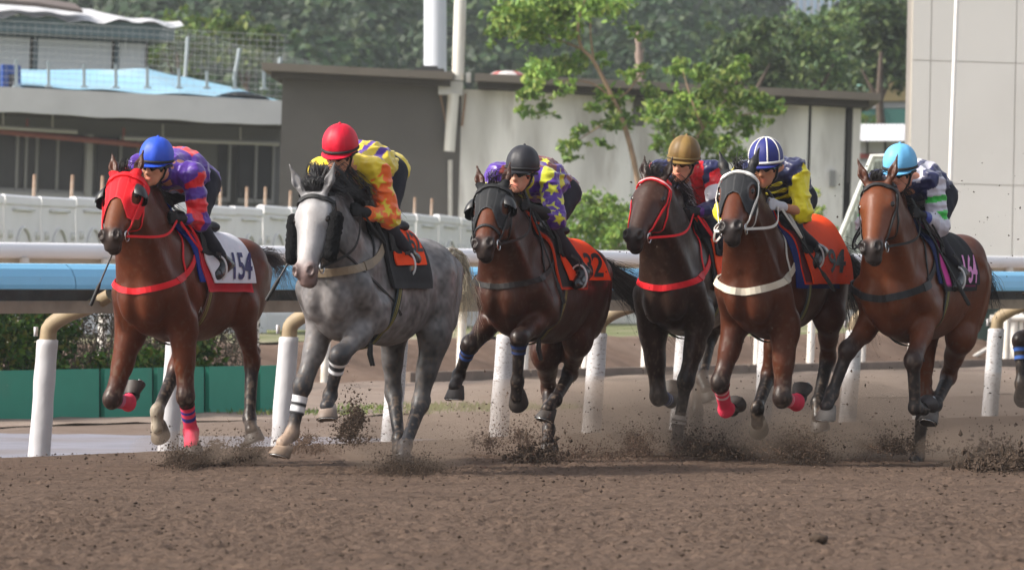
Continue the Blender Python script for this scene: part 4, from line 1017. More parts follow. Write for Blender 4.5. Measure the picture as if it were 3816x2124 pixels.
def horse_blob(j, cfg):
    B = Blob(); J = {k: np.array(v) for k, v in j.items()}
    H = Head(j)
    for s_ in 'LR':
        J[s_ + 'Fs'] = J[s_ + 'Fs'] * (1, .82, 1); J[s_ + 'Fe'] = J[s_ + 'Fe'] * (1, .92, 1); J[s_ + 'Hh'] = J[s_ + 'Hh'] * (.93, .70, 1); J[s_ + 'Hs'] = J[s_ + 'Hs'] * (.98, .82, 1)
    J['C'] = J['C'] * (.93, 1, 1); J['D'] = J['D'] * (.91, 1, 1)
    W, C, D = J['W'], J['C'], J['D']
    dz = np.array([0, 0, W[2] - 1.56]); cz = np.array([C[0] + .95, 0, C[2] - 1.49])
    # trunk
    B.ell(np.array([.0, 0, 1.16]) + dz, (.42, .205, .35), k=.05)
    B.ell(np.array([-.40, 0, 1.16]) + (dz + cz) / 2, (.47, .232, .325), k=.08)
    B.ell(np.array([-.72, 0, 1.23]) + cz, (.36, .19, .235), k=.10)
    B.ell(np.array([-.92, 0, 1.22]) + cz, (.30, .19, .265), k=.08)
    B.cap(W + (.02, 0, -.10), np.array([-.42, 0, 1.37]) + dz, .085, .10, k=.10, w=LAT, f=.75)
    B.cap(np.array([-.42, 0, 1.36]) + dz, C + (.0, 0, -.12), .10, .13, k=.10)
    B.cap(C + (-.05, 0, -.13), D + (.05, 0, -.05), .13, .075, k=.10)
    B.ell(np.array([.27, 0, 1.10]) + dz, (.22, .165, .25), k=.06)
    for sg, s in ((1, 'L'), (-1, 'R')):
        fs, fe, fk, ff, ft = (J[s + 'F' + q] for q in 'sekft')
        hh, st, hk, hf, ht = (J[s + 'H' + q] for q in 'hskft')
        sy = np.array([1, sg, 1.])
        # shoulder, pectoral, upper arm
        B.cap(np.array([.0, .13 * sg, 1.42]) + dz, fs + (-.02, -.03 * sg, .02), .09, .105, k=.04, w=LAT, f=.7)
        B.cap(H(.17, .05 * sg, -.19), fs + (.03, -.035 * sg, .03), .050, .078, k=.028)
        B.ell(fs + (.085, -.090 * sg, -.065), (.105, .088, .135), k=.022)
        B.ell(np.array([-.03, .150 * sg, 1.10]) + dz, (.21, .086, .18), k=.026)
        B.cap(fs, fe, .100, .092, k=.035)
        dr = unit(fk - fe); fwd = unit(np.cross(LAT, dr)); fwd = fwd if fwd[0] > 0 else -fwd
        B.cap(fe + (0, 0, .07), fe + (fk - fe) * .48, .108, .074, k=.035, w=LAT, f=.88)
        B.cap(fe + (fk - fe) * .1 + fwd * .03, fe + (fk - fe) * .6 + fwd * .020, .070, .042, k=.025)
        B.cap(fe + (fk - fe) * .4, fk, .064, .048, k=.03, c=0)
        B.cap(fe + (fk - fe) * .74, fk, .050, .050, k=.02, c=1)
        ck = unit(ff - fk)
        B.ell(fk + fwd * .008, (.060, .058, .072), k=.025, c=1, A=np.stack([fwd, LAT, np.cross(fwd, LAT)]))
        B.cap(fk, ff, .044, .035, k=.025, c=1)
        bk = np.cross(ck, LAT); bk = bk if (bk @ -fwd) > 0 else -bk
        B.cap(fk + bk * .022 + ck * .03, ff + bk * .014, .022, .02, k=.02, c=1)
        B.ell(ff, (.047, .045, .052), k=.02, c=cfg.get('sock', {}).get(s + 'F', 1))
        cc = ff + (ft - ff) * .50
        B.cap(ff, cc, .037, .044, k=.02, c=cfg.get('sock', {}).get(s + 'F', 1))
        # hind quarter
        B.ell(np.array([-.92, .098 * sg, 1.19]) + cz, (.26, .108, .27), k=.035)
        B.cap(hh + (.0, .0, -.02), st + (-.04, 0, .02), .165, .115, k=.07, w=LAT, f=.78)
        B.cap(D + (.03, .085 * sg, -.14), hh + (st - hh) * .75 + (-.16, 0, -.02), .10, .085, k=.07, w=LAT, f=.8)
        B.ell(st, (.10, .085, .12), k=.03)
        bt = unit(hk - st); hb = np.cross(bt, LAT); hb = hb if hb[0] < 0 else -hb
        B.cap(st + (-.02, 0, -.02), st + (hk - st) * .55, .112, .070, k=.06, w=LAT, f=.78)
        B.cap(st + (hk - st) * .15 + hb * .06, st + (hk - st) * .62 + hb * .03, .07, .04, k=.05)
        B.cap(st + (hk - st) * .5, hk, .062, .048, k=.03)
        hcan = unit(hf - hk); hbk = np.cross(hcan, LAT); hbk = hbk if (hbk @ hb) > 0 else -hbk
        poh = hk - hcan * .085 + hbk * .062
        B.ell(hk, (.056, .052, .070), k=.03, c=1 if cfg.get('darkhock') else 0)
        B.cap(hk + hcan * .05 + hbk * .01, poh, .034, .026, k=.03, c=0)
        B.cap(poh, st + (hk - st) * .5 + hb * .045, .02, .022, k=.03)
        B.cap(hk + (hf - hk) * .12, hf, .046, .036, k=.025, c=1)
        B.cap(hk + hbk * .028 + hcan * .03, hf + hbk * .014, .022, .02, k=.02, c=1)
        B.ell(hf, (.047, .045, .054), k=.02, c=cfg.get('sock', {}).get(s + 'H', 1))
        B.cap(hf, hf + (ht - hf) * .5, .038, .044, k=.02, c=cfg.get('sock', {}).get(s + 'H', 1))
    # neck
    n0 = np.array([.14, 0, 1.25]) + dz; n2 = H(.03, 0, -.125)
    n1 = (n0 + n2) / 2 + (.03, 0, .015)
    B.cap(n0, n1, .250, .185, k=.08, w=LAT, f=.80)
    B.cap(n1, n2, .185, .135, k=.06, w=LAT, f=.80)
    B.cap(np.array([.36, 0, 1.16]) + dz, n1 + (.04, 0, -.06), .165, .12, k=.08, w=LAT, f=.95)
    B.cap(np.array([.56, 0, 1.20]) + dz, np.array([.50, 0, .93]) + dz, .022, .022, k=.05, neg=True)
    B.cap(W + (.03, 0, -.07), (W + H(-.03, 0, -.05)) / 2 + (.0, 0, .03), .075, .06, k=.06, w=LAT, f=.8)
    B.cap((W + H(-.03, 0, -.05)) / 2 + (.0, 0, .03), H(-.02, 0, -.06), .06, .06, k=.06, w=LAT, f=.8)
    # head
    A = H.A(); q = H.sc
    B.ell(H(.085, 0, -.055), np.array((.125, .112, .092)) * q, A, k=.03, c=5)
    for l in (1, -1):
        B.ell(H(.150, .082 * l, -.016), np.array((.055, .032, .026)) * q, A, k=.02, c=5)
        B.ell(H(.172, .090 * l, -.040), np.array((.038, .026, .030)) * q, A, k=.015, c=5)
        B.ell(H(.20, .058 * l, -.145), np.array((.115, .044, .092)) * q, A, k=.04, c=5)
        B.cap(H(.22, .086 * l, -.062), H(.38, .060 * l, -.062), .017 * q, .012 * q, k=.018, c=5)
        B.cap(H(.24, .068 * l, .002), H(.40, .052 * l, -.006), .020 * q, .018 * q, k=.035, c=5, neg=True)
        B.ell(H(.085, .070 * l, .035), np.array((.035, .022, .022)) * q, A, k=.03, c=5, neg=True)
    B.cap(H(.13, 0, -.05), H(.46, 0, -.05), .088 * q, .054 * q, k=.04, w=H.lat, f=1.14, c=5)
    B.cap(H(.12, 0, .0), H(.44, 0, -.012), .045 * q, .028 * q, k=.03, w=H.lat, f=1.35, c=6)
    B.cap(H(.22, 0, -.165), H(.50, 0, -.105), .052 * q, .034 * q, k=.04, w=H.lat, f=1.0, c=5)
    B.ell(H(.50, 0, -.055), np.array((.075, .064, .060)) * q, A, k=.035, c=2)
    for l in (1, -1):
        B.ell(H(.512, .047 * l, -.012), np.array((.044, .030, .038)) * q, A, k=.02, c=2)
        B.ell(H(.530, .054 * l, .018), np.array((.029, .019, .030)) * q, A, k=.006, c=3, neg=True)
    B.ell(H(.560, 0, -.080), np.array((.030, .052, .034)) * q, A, k=.02, c=2)
    B.ell(H(.532, 0, -.122), np.array((.048, .045, .032)) * q, A, k=.02, c=4)
    B.cap(H(.570, .05, -.104), H(.570, -.05, -.104), .004, .004, k=.010, c=3, neg=True)
    for l in (1, -1): B.cap(H(.570, .05 * l, -.104), H(.48, .066 * l, -.112), .004, .003, k=.010, c=3, neg=True)
    if not cfg.get('earcap'):
        ears(B, H, cfg, 7)
    else: ears(B, H, cfg, 8)
    return B, H

def ears(B, H, cfg, c):
    bk, sp, ln = cfg.get('ear', (.62, .30, .165)); sp *= .75
    for l in (1, -1):
        b = H(.012, .064 * l, .0)
        tip = b + unit(-H.d * bk + H.n * (1 - bk) + H.lat * l * sp + UP * .3) * ln * 1.15
        m = b + (tip - b) * .42 + H.lat * l * .006
        B.cap(b, m, .023, .031, k=.02, c=c, w=H.n, f=.75)
        B.cap(m, tip, .030, .004, k=.02, c=c, w=H.n, f=.75)
        if c == 7: B.cap(b + (tip - b) * .25 + H.n * .024 + H.lat * l * .008, b + (tip - b) * .80 + H.n * .014 + H.lat * l * .004, .016, .008, k=.012, c=3, neg=True)

def strap(blob, P, w, th=.005, n=40, off=.004, proj=True, closed=False, nrm=None, up=None):
    P = catmull(P, n)
    if proj: P, N = blob.project(P, off)
    else:
        N = np.tile(UP, (n, 1)) if nrm is None else np.broadcast_to(nrm, (n, 3))
    T = np.gradient(P, axis=0); T /= np.linalg.norm(T, axis=1)[:, None] + 1e-9
    N = N - T * (N * T).sum(1)[:, None]; N /= np.linalg.norm(N, axis=1)[:, None] + 1e-9
    X = np.cross(N, T)
    w = np.broadcast_to(np.asarray(w, float), (n,))[:, None] / 2
    V = np.stack([P - X * w, P + X * w, P + X * w * .96 + N * th, P - X * w * .96 + N * th], 1).reshape(-1, 3)
    F = []
    for i in range(n - 1):
        a = i * 4; b = a + 4
        F += [(a + q, a + (q + 1) % 4, b + (q + 1) % 4, b + q) for q in range(4)]
    F += [(3, 2, 1, 0), ((n - 1) * 4, (n - 1) * 4 + 1, (n - 1) * 4 + 2, (n - 1) * 4 + 3)]
    return V, F
def add_strap(mb, col, *a, **k):
    V, F = strap(*a, **k); mb.add(V, F, col)

def drape(blob, xs, th, off, cz=1.16):
    """points on the barrel: xs (a,), th (b,) angle from straight up, + = horse's left; per-column xs may be (a,b)"""
    X, T = (np.meshgrid(xs, th, indexing='ij') if np.ndim(xs) == 1 else (xs, th))
    C = np.stack([X.ravel(), np.zeros(X.size), np.full(X.size, cz)], 1)
    Dr = np.stack([np.zeros(X.size), np.sin(T.ravel()), np.cos(T.ravel())], 1)
    return blob.march(C + Dr * .62, -Dr, off, far=.6).reshape(*X.shape, 3)
def cloth_sheet(mb, blob, outline, th, off, col, thick=.008, nx=26, wave=0.0, seed=0, edge=None):
    """outline(theta)->(x_front,x_rear). two skins, closed rim; edge=(colour,width fraction)"""
    th = np.asarray(th); b = len(th)
    fr, re = zip(*[outline(t) for t in th]); fr = np.array(fr); re = np.array(re)
    u = np.linspace(0, 1, nx)[:, None]
    X = fr * (1 - u) + re * u; T = np.tile(th, (nx, 1))
    G = drape(blob, X, T, off)
    Gc = drape(blob, X, T, off + thick)
    if wave:
        nn = vnoise(G.reshape(-1, 3) * [7, 5, 4] + seed * 7.7).reshape(G.shape[:2]) + .15
        amt = (wave * np.abs(nn) * (.25 + u))[..., None]
        d = G.copy(); d[..., 0] = 0; d[..., 2] -= 1.16; d /= np.linalg.norm(d, axis=2, keepdims=True)
        G = G + d * amt; Gc = Gc + d * amt
    if callable(col): c = col(u * np.ones_like(T), T)
    else: c = np.tile(np.asarray(col, float), (nx * b, 1)).reshape(nx, b, 3)
    if edge is not None:
        e = np.ones_like(T, bool); k = edge[1]; e[k:-k, :] = False
        e2 = np.zeros_like(T, bool); e2[:, :k] = True; e2[:, -k:] = True
        c = c.copy(); c[e | e2] = edge[0]
    mb.grid(Gc, c.reshape(-1, 3)); mb.grid(G, c.reshape(-1, 3), flip=True)
    def rim(a, bb, ca):
        n = len(a); V = np.concatenate([a, bb]); F = [(i, i + 1, n + i + 1, n + i) for i in range(n - 1)]
        mb.add(V, F); mb.C[-1] = np.concatenate([ca, ca])
    rim(G[0], Gc[0], c[0]); rim(Gc[-1], G[-1], c[-1]); rim(Gc[:, 0], G[:, 0], c[:, 0]); rim(G[:, -1], Gc[:, -1], c[:, -1])
    return Gc

def text_mesh(txt, bold=.018):
    cu = bpy.data.curves.new('lettering', 'FONT'); cu.body = txt; cu.size = 1.0; cu.offset = bold; cu.space_character = .92
    ob = bpy.data.objects.new('lettering', cu); COL.objects.link(ob)
    dg = bpy.context.evaluated_depsgraph_get(); dg.update()
    me = ob.evaluated_get(dg).to_mesh()
    import bmesh
    bm = bmesh.new(); bm.from_mesh(me)
    bmesh.ops.triangulate(bm, faces=bm.faces[:])
    for _ in range(3):
        es = [e for e in bm.edges if e.calc_length() > .10]
        if not es: break
        bmesh.ops.subdivide_edges(bm, edges=es, cuts=1, use_grid_fill=False)
        bmesh.ops.triangulate(bm, faces=[f for f in bm.faces if len(f.verts) > 3])
    bm.verts.ensure_lookup_table()
    V = np.array([v.co[:] for v in bm.verts]); F = np.array([[v.index for v in f.verts] for f in bm.faces])
    bm.free(); ob.evaluated_get(dg).to_mesh_clear()
    bpy.data.objects.remove(ob); bpy.data.curves.remove(cu)
    V[:, :2] -= (V[:, :2].min(0) + V[:, :2].max(0)) / 2
    return V, F
def flank_text(blob, txt, xc, zc, h, off, wide=1.0, shear=0.0, tilt=0.0, on=None):
    """lettering on the horse's left flank, following the cloth it is printed on (on: points of that cloth) or the coat"""
    V, F = text_mesh(txt)
    a = V[:, 0] * h * wide; b = V[:, 1] * h; a, b = a * math.cos(tilt) - b * math.sin(tilt), a * math.sin(tilt) + b * math.cos(tilt)
    if on is not None:
        G = on.reshape(-1, 3); G = G[G[:, 1] > .05]
        q = G[(np.abs(G[:, 0] - xc) < .12) & (np.abs(G[:, 2] - zc) < .12)]
        if len(q) > 6: shear += float(np.clip(-np.polyfit(q[:, 2], q[:, 1], 1)[0] / .40, -.5, .5))
    x = xc - a - shear * b; z = zc + b
    if on is not None:
        D = (G[None, :, 0] - x[:, None]) ** 2 + (G[None, :, 2] - z[:, None]) ** 2
        w = 1 / (D + 2e-4) ** 2; w /= w.sum(1)[:, None]
        return np.stack([x, w @ G[:, 1] + off, z], 1), F
    O = np.stack([x, np.full(len(x), .75), z], 1); Dr = np.tile(np.array([0, -1., 0]), (len(x), 1))
    return blob.march(O, Dr, off, far=.7), F

def hair(root, name, starts, paths, r0, cols, seed, n=9, wig=.02):
    g = np.random.default_rng(seed); mb_V = []; mb_F = []; mb_C = []; k0 = 0
    t = np.linspace(0, 1, n)
    for s, pth in zip(starts, paths):
        P = catmull(pth, n) + s
        P += np.cumsum(g.normal(0, wig / n ** .5, (n, 3)), 0) * t[:, None]
        T = np.gradient(P, axis=0); T /= np.linalg.norm(T, axis=1)[:, None] + 1e-9
        a = unit(np.cross(T[0], g.normal(size=3))); bb = np.cross(T, a); bb /= np.linalg.norm(bb, axis=1)[:, None] + 1e-9
        aa = np.cross(bb, T)
        r = r0 * g.uniform(.6, 1.3) * (1 - t * .85) * .62
        ring = [P + r[:, None] * (math.cos(q) * aa + math.sin(q) * bb) for q in (0, 2.09, 4.19)]
        V = np.stack(ring, 1).reshape(-1, 3)
        F = [(i * 3 + q, i * 3 + (q + 1) % 3, i * 3 + 3 + (q + 1) % 3, i * 3 + 3 + q) for i in range(n - 1) for q in range(3)]
        mb_V.append(V); mb_F.append(np.array(F) + k0); k0 += len(V)
        c0 = np.array(cols[0]); c1 = np.array(cols[1]); v = g.uniform(.6, 1.4)
        mb_C.append(np.repeat((c0 + (c1 - c0) * t[:, None]) * v, 3, 0))
    return mk(name, np.concatenate(mb_V), np.concatenate(mb_F), m_hair, root, True, np.concatenate(mb_C))

def hoof(root, f, t, col, band=None):
    f = np.asarray(f); t = np.asarray(t); p = unit(t - f); lat = unit(LAT - p * (LAT @ p)); q = np.cross(p, lat)
    fw = p * math.cos(.87) + q * math.sin(.87); dn = p * math.sin(.87) - q * math.cos(.87)
    L = np.linalg.norm(t - f)
    bc = t - fw * .066
    mb = MB(); n = 18; a = np.arange(n) * 2 * math.pi / n
    rows = []
    for h, rf, rl, sh in ((0, .074, .066, 0), (.008, .075, .067, 0), (.05, .062, .058, -.020), (.082, .052, .050, -.034), (.094, .047, .046, -.038)):
        heel = np.where(np.cos(a) < 0, .80, 1.0)
        rows.append(bc - dn * h + fw * sh + (np.cos(a) * rf * heel)[:, None] * fw + (np.sin(a) * rl)[:, None] * lat)
    V = np.concatenate(rows)
    m = len(rows); i, jx = np.meshgrid(np.arange(m - 1), np.arange(n), indexing='ij'); j2 = (jx + 1) % n
    c = np.array(col)
    mb.add(V, np.stack([i * n + jx, i * n + j2, (i + 1) * n + j2, (i + 1) * n + jx], -1).reshape(-1, 4))
    lev = np.repeat(np.arange(m), n)
    mb.C[-1] = np.where((lev >= 3)[:, None], np.array(band if band is not None else c * .8), c * (np.where(lev < 2, .75, 1.0))[:, None])
    bot = np.vstack([bc + dn * -.004, rows[0]]); mb.add(bot, [(0, (q + 1) % n + 1, q + 1) for q in range(n)], c * .5)
    tp = np.vstack([rows[-1].mean(0), rows[-1]]); mb.add(tp, [(0, q + 1, (q + 1) % n + 1) for q in range(n)], c * .8)
    o = mb.build('hoof', m_hoof, root, True, True)
    mb = MB(); th = np.linspace(-2.3, 2.3, 22)                      # racing plate
    mb.tube(bc + dn * .003 + (np.cos(th) * .062)[:, None] * fw + (np.sin(th) * .054)[:, None] * lat, .006, 6)
    s = mb.build('shoe', m_steel, o, True)
    return o

def bandage(root, name, blob, a, b, t0, t1, col, stripes=None, puff=.006):
    """wrap round a cannon between two joints"""
    a = np.asarray(a); b = np.asarray(b); d = unit(b - a)
    u = unit(np.cross(d, LAT + .01)); w = np.cross(d, u)
    n = 20; m = max(6, int(abs(t1 - t0) * 30))
    ang = np.arange(n) * 2 * math.pi / n; ts = np.linspace(t0, t1, m)
    G = []
    for t in ts:
        C = a + (b - a) * t
        Dr = np.cos(ang)[:, None] * u + np.sin(ang)[:, None] * w
        G.append(blob.march(C + Dr * .085, -Dr, puff, far=.085))
    G = np.array(G); mb = MB()
    V = G.reshape(-1, 3); i, jx = np.meshgrid(np.arange(m - 1), np.arange(n), indexing='ij'); j2 = (jx + 1) % n
    mb.add(V, np.stack([i * n + jx, i * n + j2, (i + 1) * n + j2, (i + 1) * n + jx], -1).reshape(-1, 4))
    c = np.tile(np.array(col, float), (m, 1))
    for s0, s1, sc in (stripes or []): c[(ts >= s0) & (ts <= s1)] = sc
    mb.C[-1] = np.repeat(c, n, 0)
    return mb.build(name, m_cloth, root, True, True)

def build_horse(hid, cfg):
    ps = POSE[hid]; j = ps['j']; a = ps['a']
    rz = math.atan2(-math.cos(a), -math.sin(a))
    root = empty('racehorse', (ps['o'][0], ps['o'][1], GZ), rz, cfg['label'], 'horse', cfg.get('group'))
    B, H = horse_blob(j, cfg)
    J = {k: np.array(v) for k, v in j.items()}
    V, Q = B.mesh(cfg.get('res', .0108), 2)
    V = V + vnormals(V, Q) * (vnoise(V * 9 + hid) * .007 * sst(V[:, 2], .7, 1.0) * (1 - sst(V[:, 0], .45, .6)))[:, None]
    Wt = B.weights(V, 9)
    coat = np.array(cfg['coat']); pts = np.array(cfg['points']); muz = np.array(cfg['muzzle'])
    pal = np.stack([coat, pts, muz, np.minimum(muz * .2, .008), muz, np.array(cfg.get('face', coat)), np.array(cfg.get('blaze', cfg.get('face', coat))), np.array(cfg.get('earcol', np.array(cfg.get('face', coat)) * .85)), np.array((.016, .016, .018))])
    c = Wt @ pal
    if 'sock' in cfg:                                            # white stockings sit on id 4 below the hocks only
        low = (V[:, 2] < .6)[:, None]
        c = np.where(low, Wt @ np.vstack([pal[:4], [cfg['sockcol']], pal[5:]]), c)
    n1 = vnoise(V * 3.1 + hid * 17)[:, None]; n2 = vnoise(V * 9 + hid * 5)[:, None]
    if cfg.get('dapple'):
        # dapple grey: dark mottled ground with pale rings, paler head
        body = (Wt[:, [0]] > .5)
        d = vnoise(V * 19 + 3)[:, None]; d2 = vnoise(V * 41 + 9)[:, None]; d3 = vnoise(V * [5, 5, 4] + 31)[:, None]
        f = 1 + body * (.75 * d + .75 * d2 + .45 * d3) + .35 * n2
        c = c * np.clip(f, .40, 2.2)
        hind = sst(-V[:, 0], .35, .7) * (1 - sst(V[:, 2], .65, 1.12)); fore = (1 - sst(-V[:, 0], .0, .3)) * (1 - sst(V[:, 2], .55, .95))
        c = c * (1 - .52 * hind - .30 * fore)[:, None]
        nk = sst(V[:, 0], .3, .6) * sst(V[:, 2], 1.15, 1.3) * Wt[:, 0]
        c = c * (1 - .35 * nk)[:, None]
    else:
        c = c * np.clip(1 + .28 * n1 + .14 * n2, .6, 1.5)
        # darker dorsal coat and warmer flanks of a bay
        top = sst(V[:, 2], 1.30, 1.62)[:, None]
        c = c * (1 - .28 * top * Wt[:, [0]])
    sp = vnoise(V * [70, 70, 45] + 7)[:, None]; low = (1 - sst(V[:, 2], .15, 1.15))[:, None]
    c = c + (np.array((.16, .115, .085)) - c) * np.clip((sp - .16 + .10 * low) * 5, 0, 1) * (.18 + .45 * low) * cfg.get('mud', 1.0)
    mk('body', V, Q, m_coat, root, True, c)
    for l in (1, -1):
        mb = MB(); e = H.ring(B, [.172], np.radians([70 * l]), -.015)[0]
        th = np.linspace(0, math.pi, 9)
        lathe_pts = [(e[0] * 0, 0, 0)]
        rows = [(math.cos(q) * .023, math.sin(q) * .023) for q in th]
        P = np.array([[e + H.n * z * .8 + r * (math.cos(w) * H.d * 1.15 + math.sin(w) * H.lat) for w in np.linspace(0, 2 * math.pi, 13)] for z, r in rows])
        mb.grid(P); mb.build('eye', m_eye, root, True)
    for s in ('LF', 'RF', 'LH', 'RH'):
        hc = cfg.get('hoofcol', {}).get(s, (.055, .045, .04))
        hoof(root, J[s + 'f'], J[s + 't'], hc, cfg.get('hoofband', {}).get(s))
    # mane and tail
    g = np.random.default_rng(hid * 100)
    W = J['W']; top = H(-.02, 0, -.0)
    st, pa = [], []
    nm = cfg.get('mane_n', 260) * 2; ml = cfg.get('mane_l', .15)
    for k in range(nm):
        u = g.uniform(0, cfg.get('mane_top', .78)) ** .8
        m1 = (W + H(-.03, 0, -.05)) / 2 + (0, 0, .085)
        p = (1 - u) ** 2 * (W + (.05, 0, -.0)) + 2 * u * (1 - u) * (m1 + (0, 0, .03)) + u * u * top
        p = p + (0, g.normal(0, .012), -.012)
        sd = g.choice([-1, 1], p=[.8, .2]); L = ml * g.uniform(.5, 1.3)
        lift = cfg.get('mane_lift', .25)
        st.append(p); pa.append([(0, 0, 0), (-.25 * L, .25 * sd * L, lift * L + .2 * L), (-.62 * L, .55 * sd * L, lift * L * .6 - .05 * L), (-.95 * L, .75 * sd * L, -.35 * L + lift * L * .5)])
    for k in range(cfg.get('fore_n', 14) * 2):                        # forelock
        p = H(.0, g.normal(0, .02), .03); L = cfg.get('fore_l', .10) * g.uniform(.6, 1.3); dr = g.normal(0, .5)
        fl = cfg.get('fore_dir', (-.2, .1, .5))
        st.append(p); pa.append([(0, 0, 0), np.array([.1, dr * .3, .6]) * L, np.array(fl) * L * 1.3 + (0, dr * L * .5, 0), np.array(fl) * L * 1.8 + (-.2 * L, dr * L * .8, -.2 * L)])
    hair(root, 'mane', st, pa, cfg.get('mane_r', .005), cfg.get('mane', ((.012, .01, .01), (.02, .016, .015))), hid, wig=.03)
    st, pa = [], []
    tl = cfg.get('tail_path', [(0, 0, 0), (-.18, 0, .0), (-.42, .02, -.16), (-.60, .05, -.42)])
    for k in range(cfg.get('tail_n', 420) * 2):
        f = g.uniform(0, 1); sp = cfg.get('tail_sp', .09) 
        o3 = g.normal(0, 1, 3)
        L = g.uniform(.6, 1.12)
        st.append(J['D'] + (-.01, 0, -.02) + g.normal(0, .012, 3)); pa.append([np.array(q) * L + o3 * sp * (i / 3.0) ** 1.3 * (1 if i else 0) for i, q in enumerate(tl)])
    hair(root, 'tail', st, pa, .0048, cfg.get('tail', ((.014, .012, .012), (.022, .018, .017))), hid + 50, n=11, wig=.05)
    tack(hid, cfg, root, B, H, J)
    return root, B, H, J

def head_strap(mb, col, B, H, sv, ph, w, off=.004, n=30, th=.005):
    sv = np.interp(np.linspace(0, 1, n), np.linspace(0, 1, len(sv)), sv); ph = np.interp(np.linspace(0, 1, n), np.linspace(0, 1, len(ph)), np.radians(ph))
    P = H.ring(B, sv, ph, off)
    N = B.grad(P); T = np.gradient(P, axis=0); T /= np.linalg.norm(T, axis=1)[:, None] + 1e-9
    X = np.cross(N, T); X /= np.linalg.norm(X, axis=1)[:, None] + 1e-9
    w = w / 2
    V = np.stack([P - X * w, P + X * w, P + X * w + N * th, P - X * w + N * th], 1).reshape(-1, 3)
    F = []
    for i in range(n - 1):
        a = i * 4; b = a + 4; F += [(a + q, a + (q + 1) % 4, b + (q + 1) % 4, b + q) for q in range(4)]
    mb.add(V, F, col)

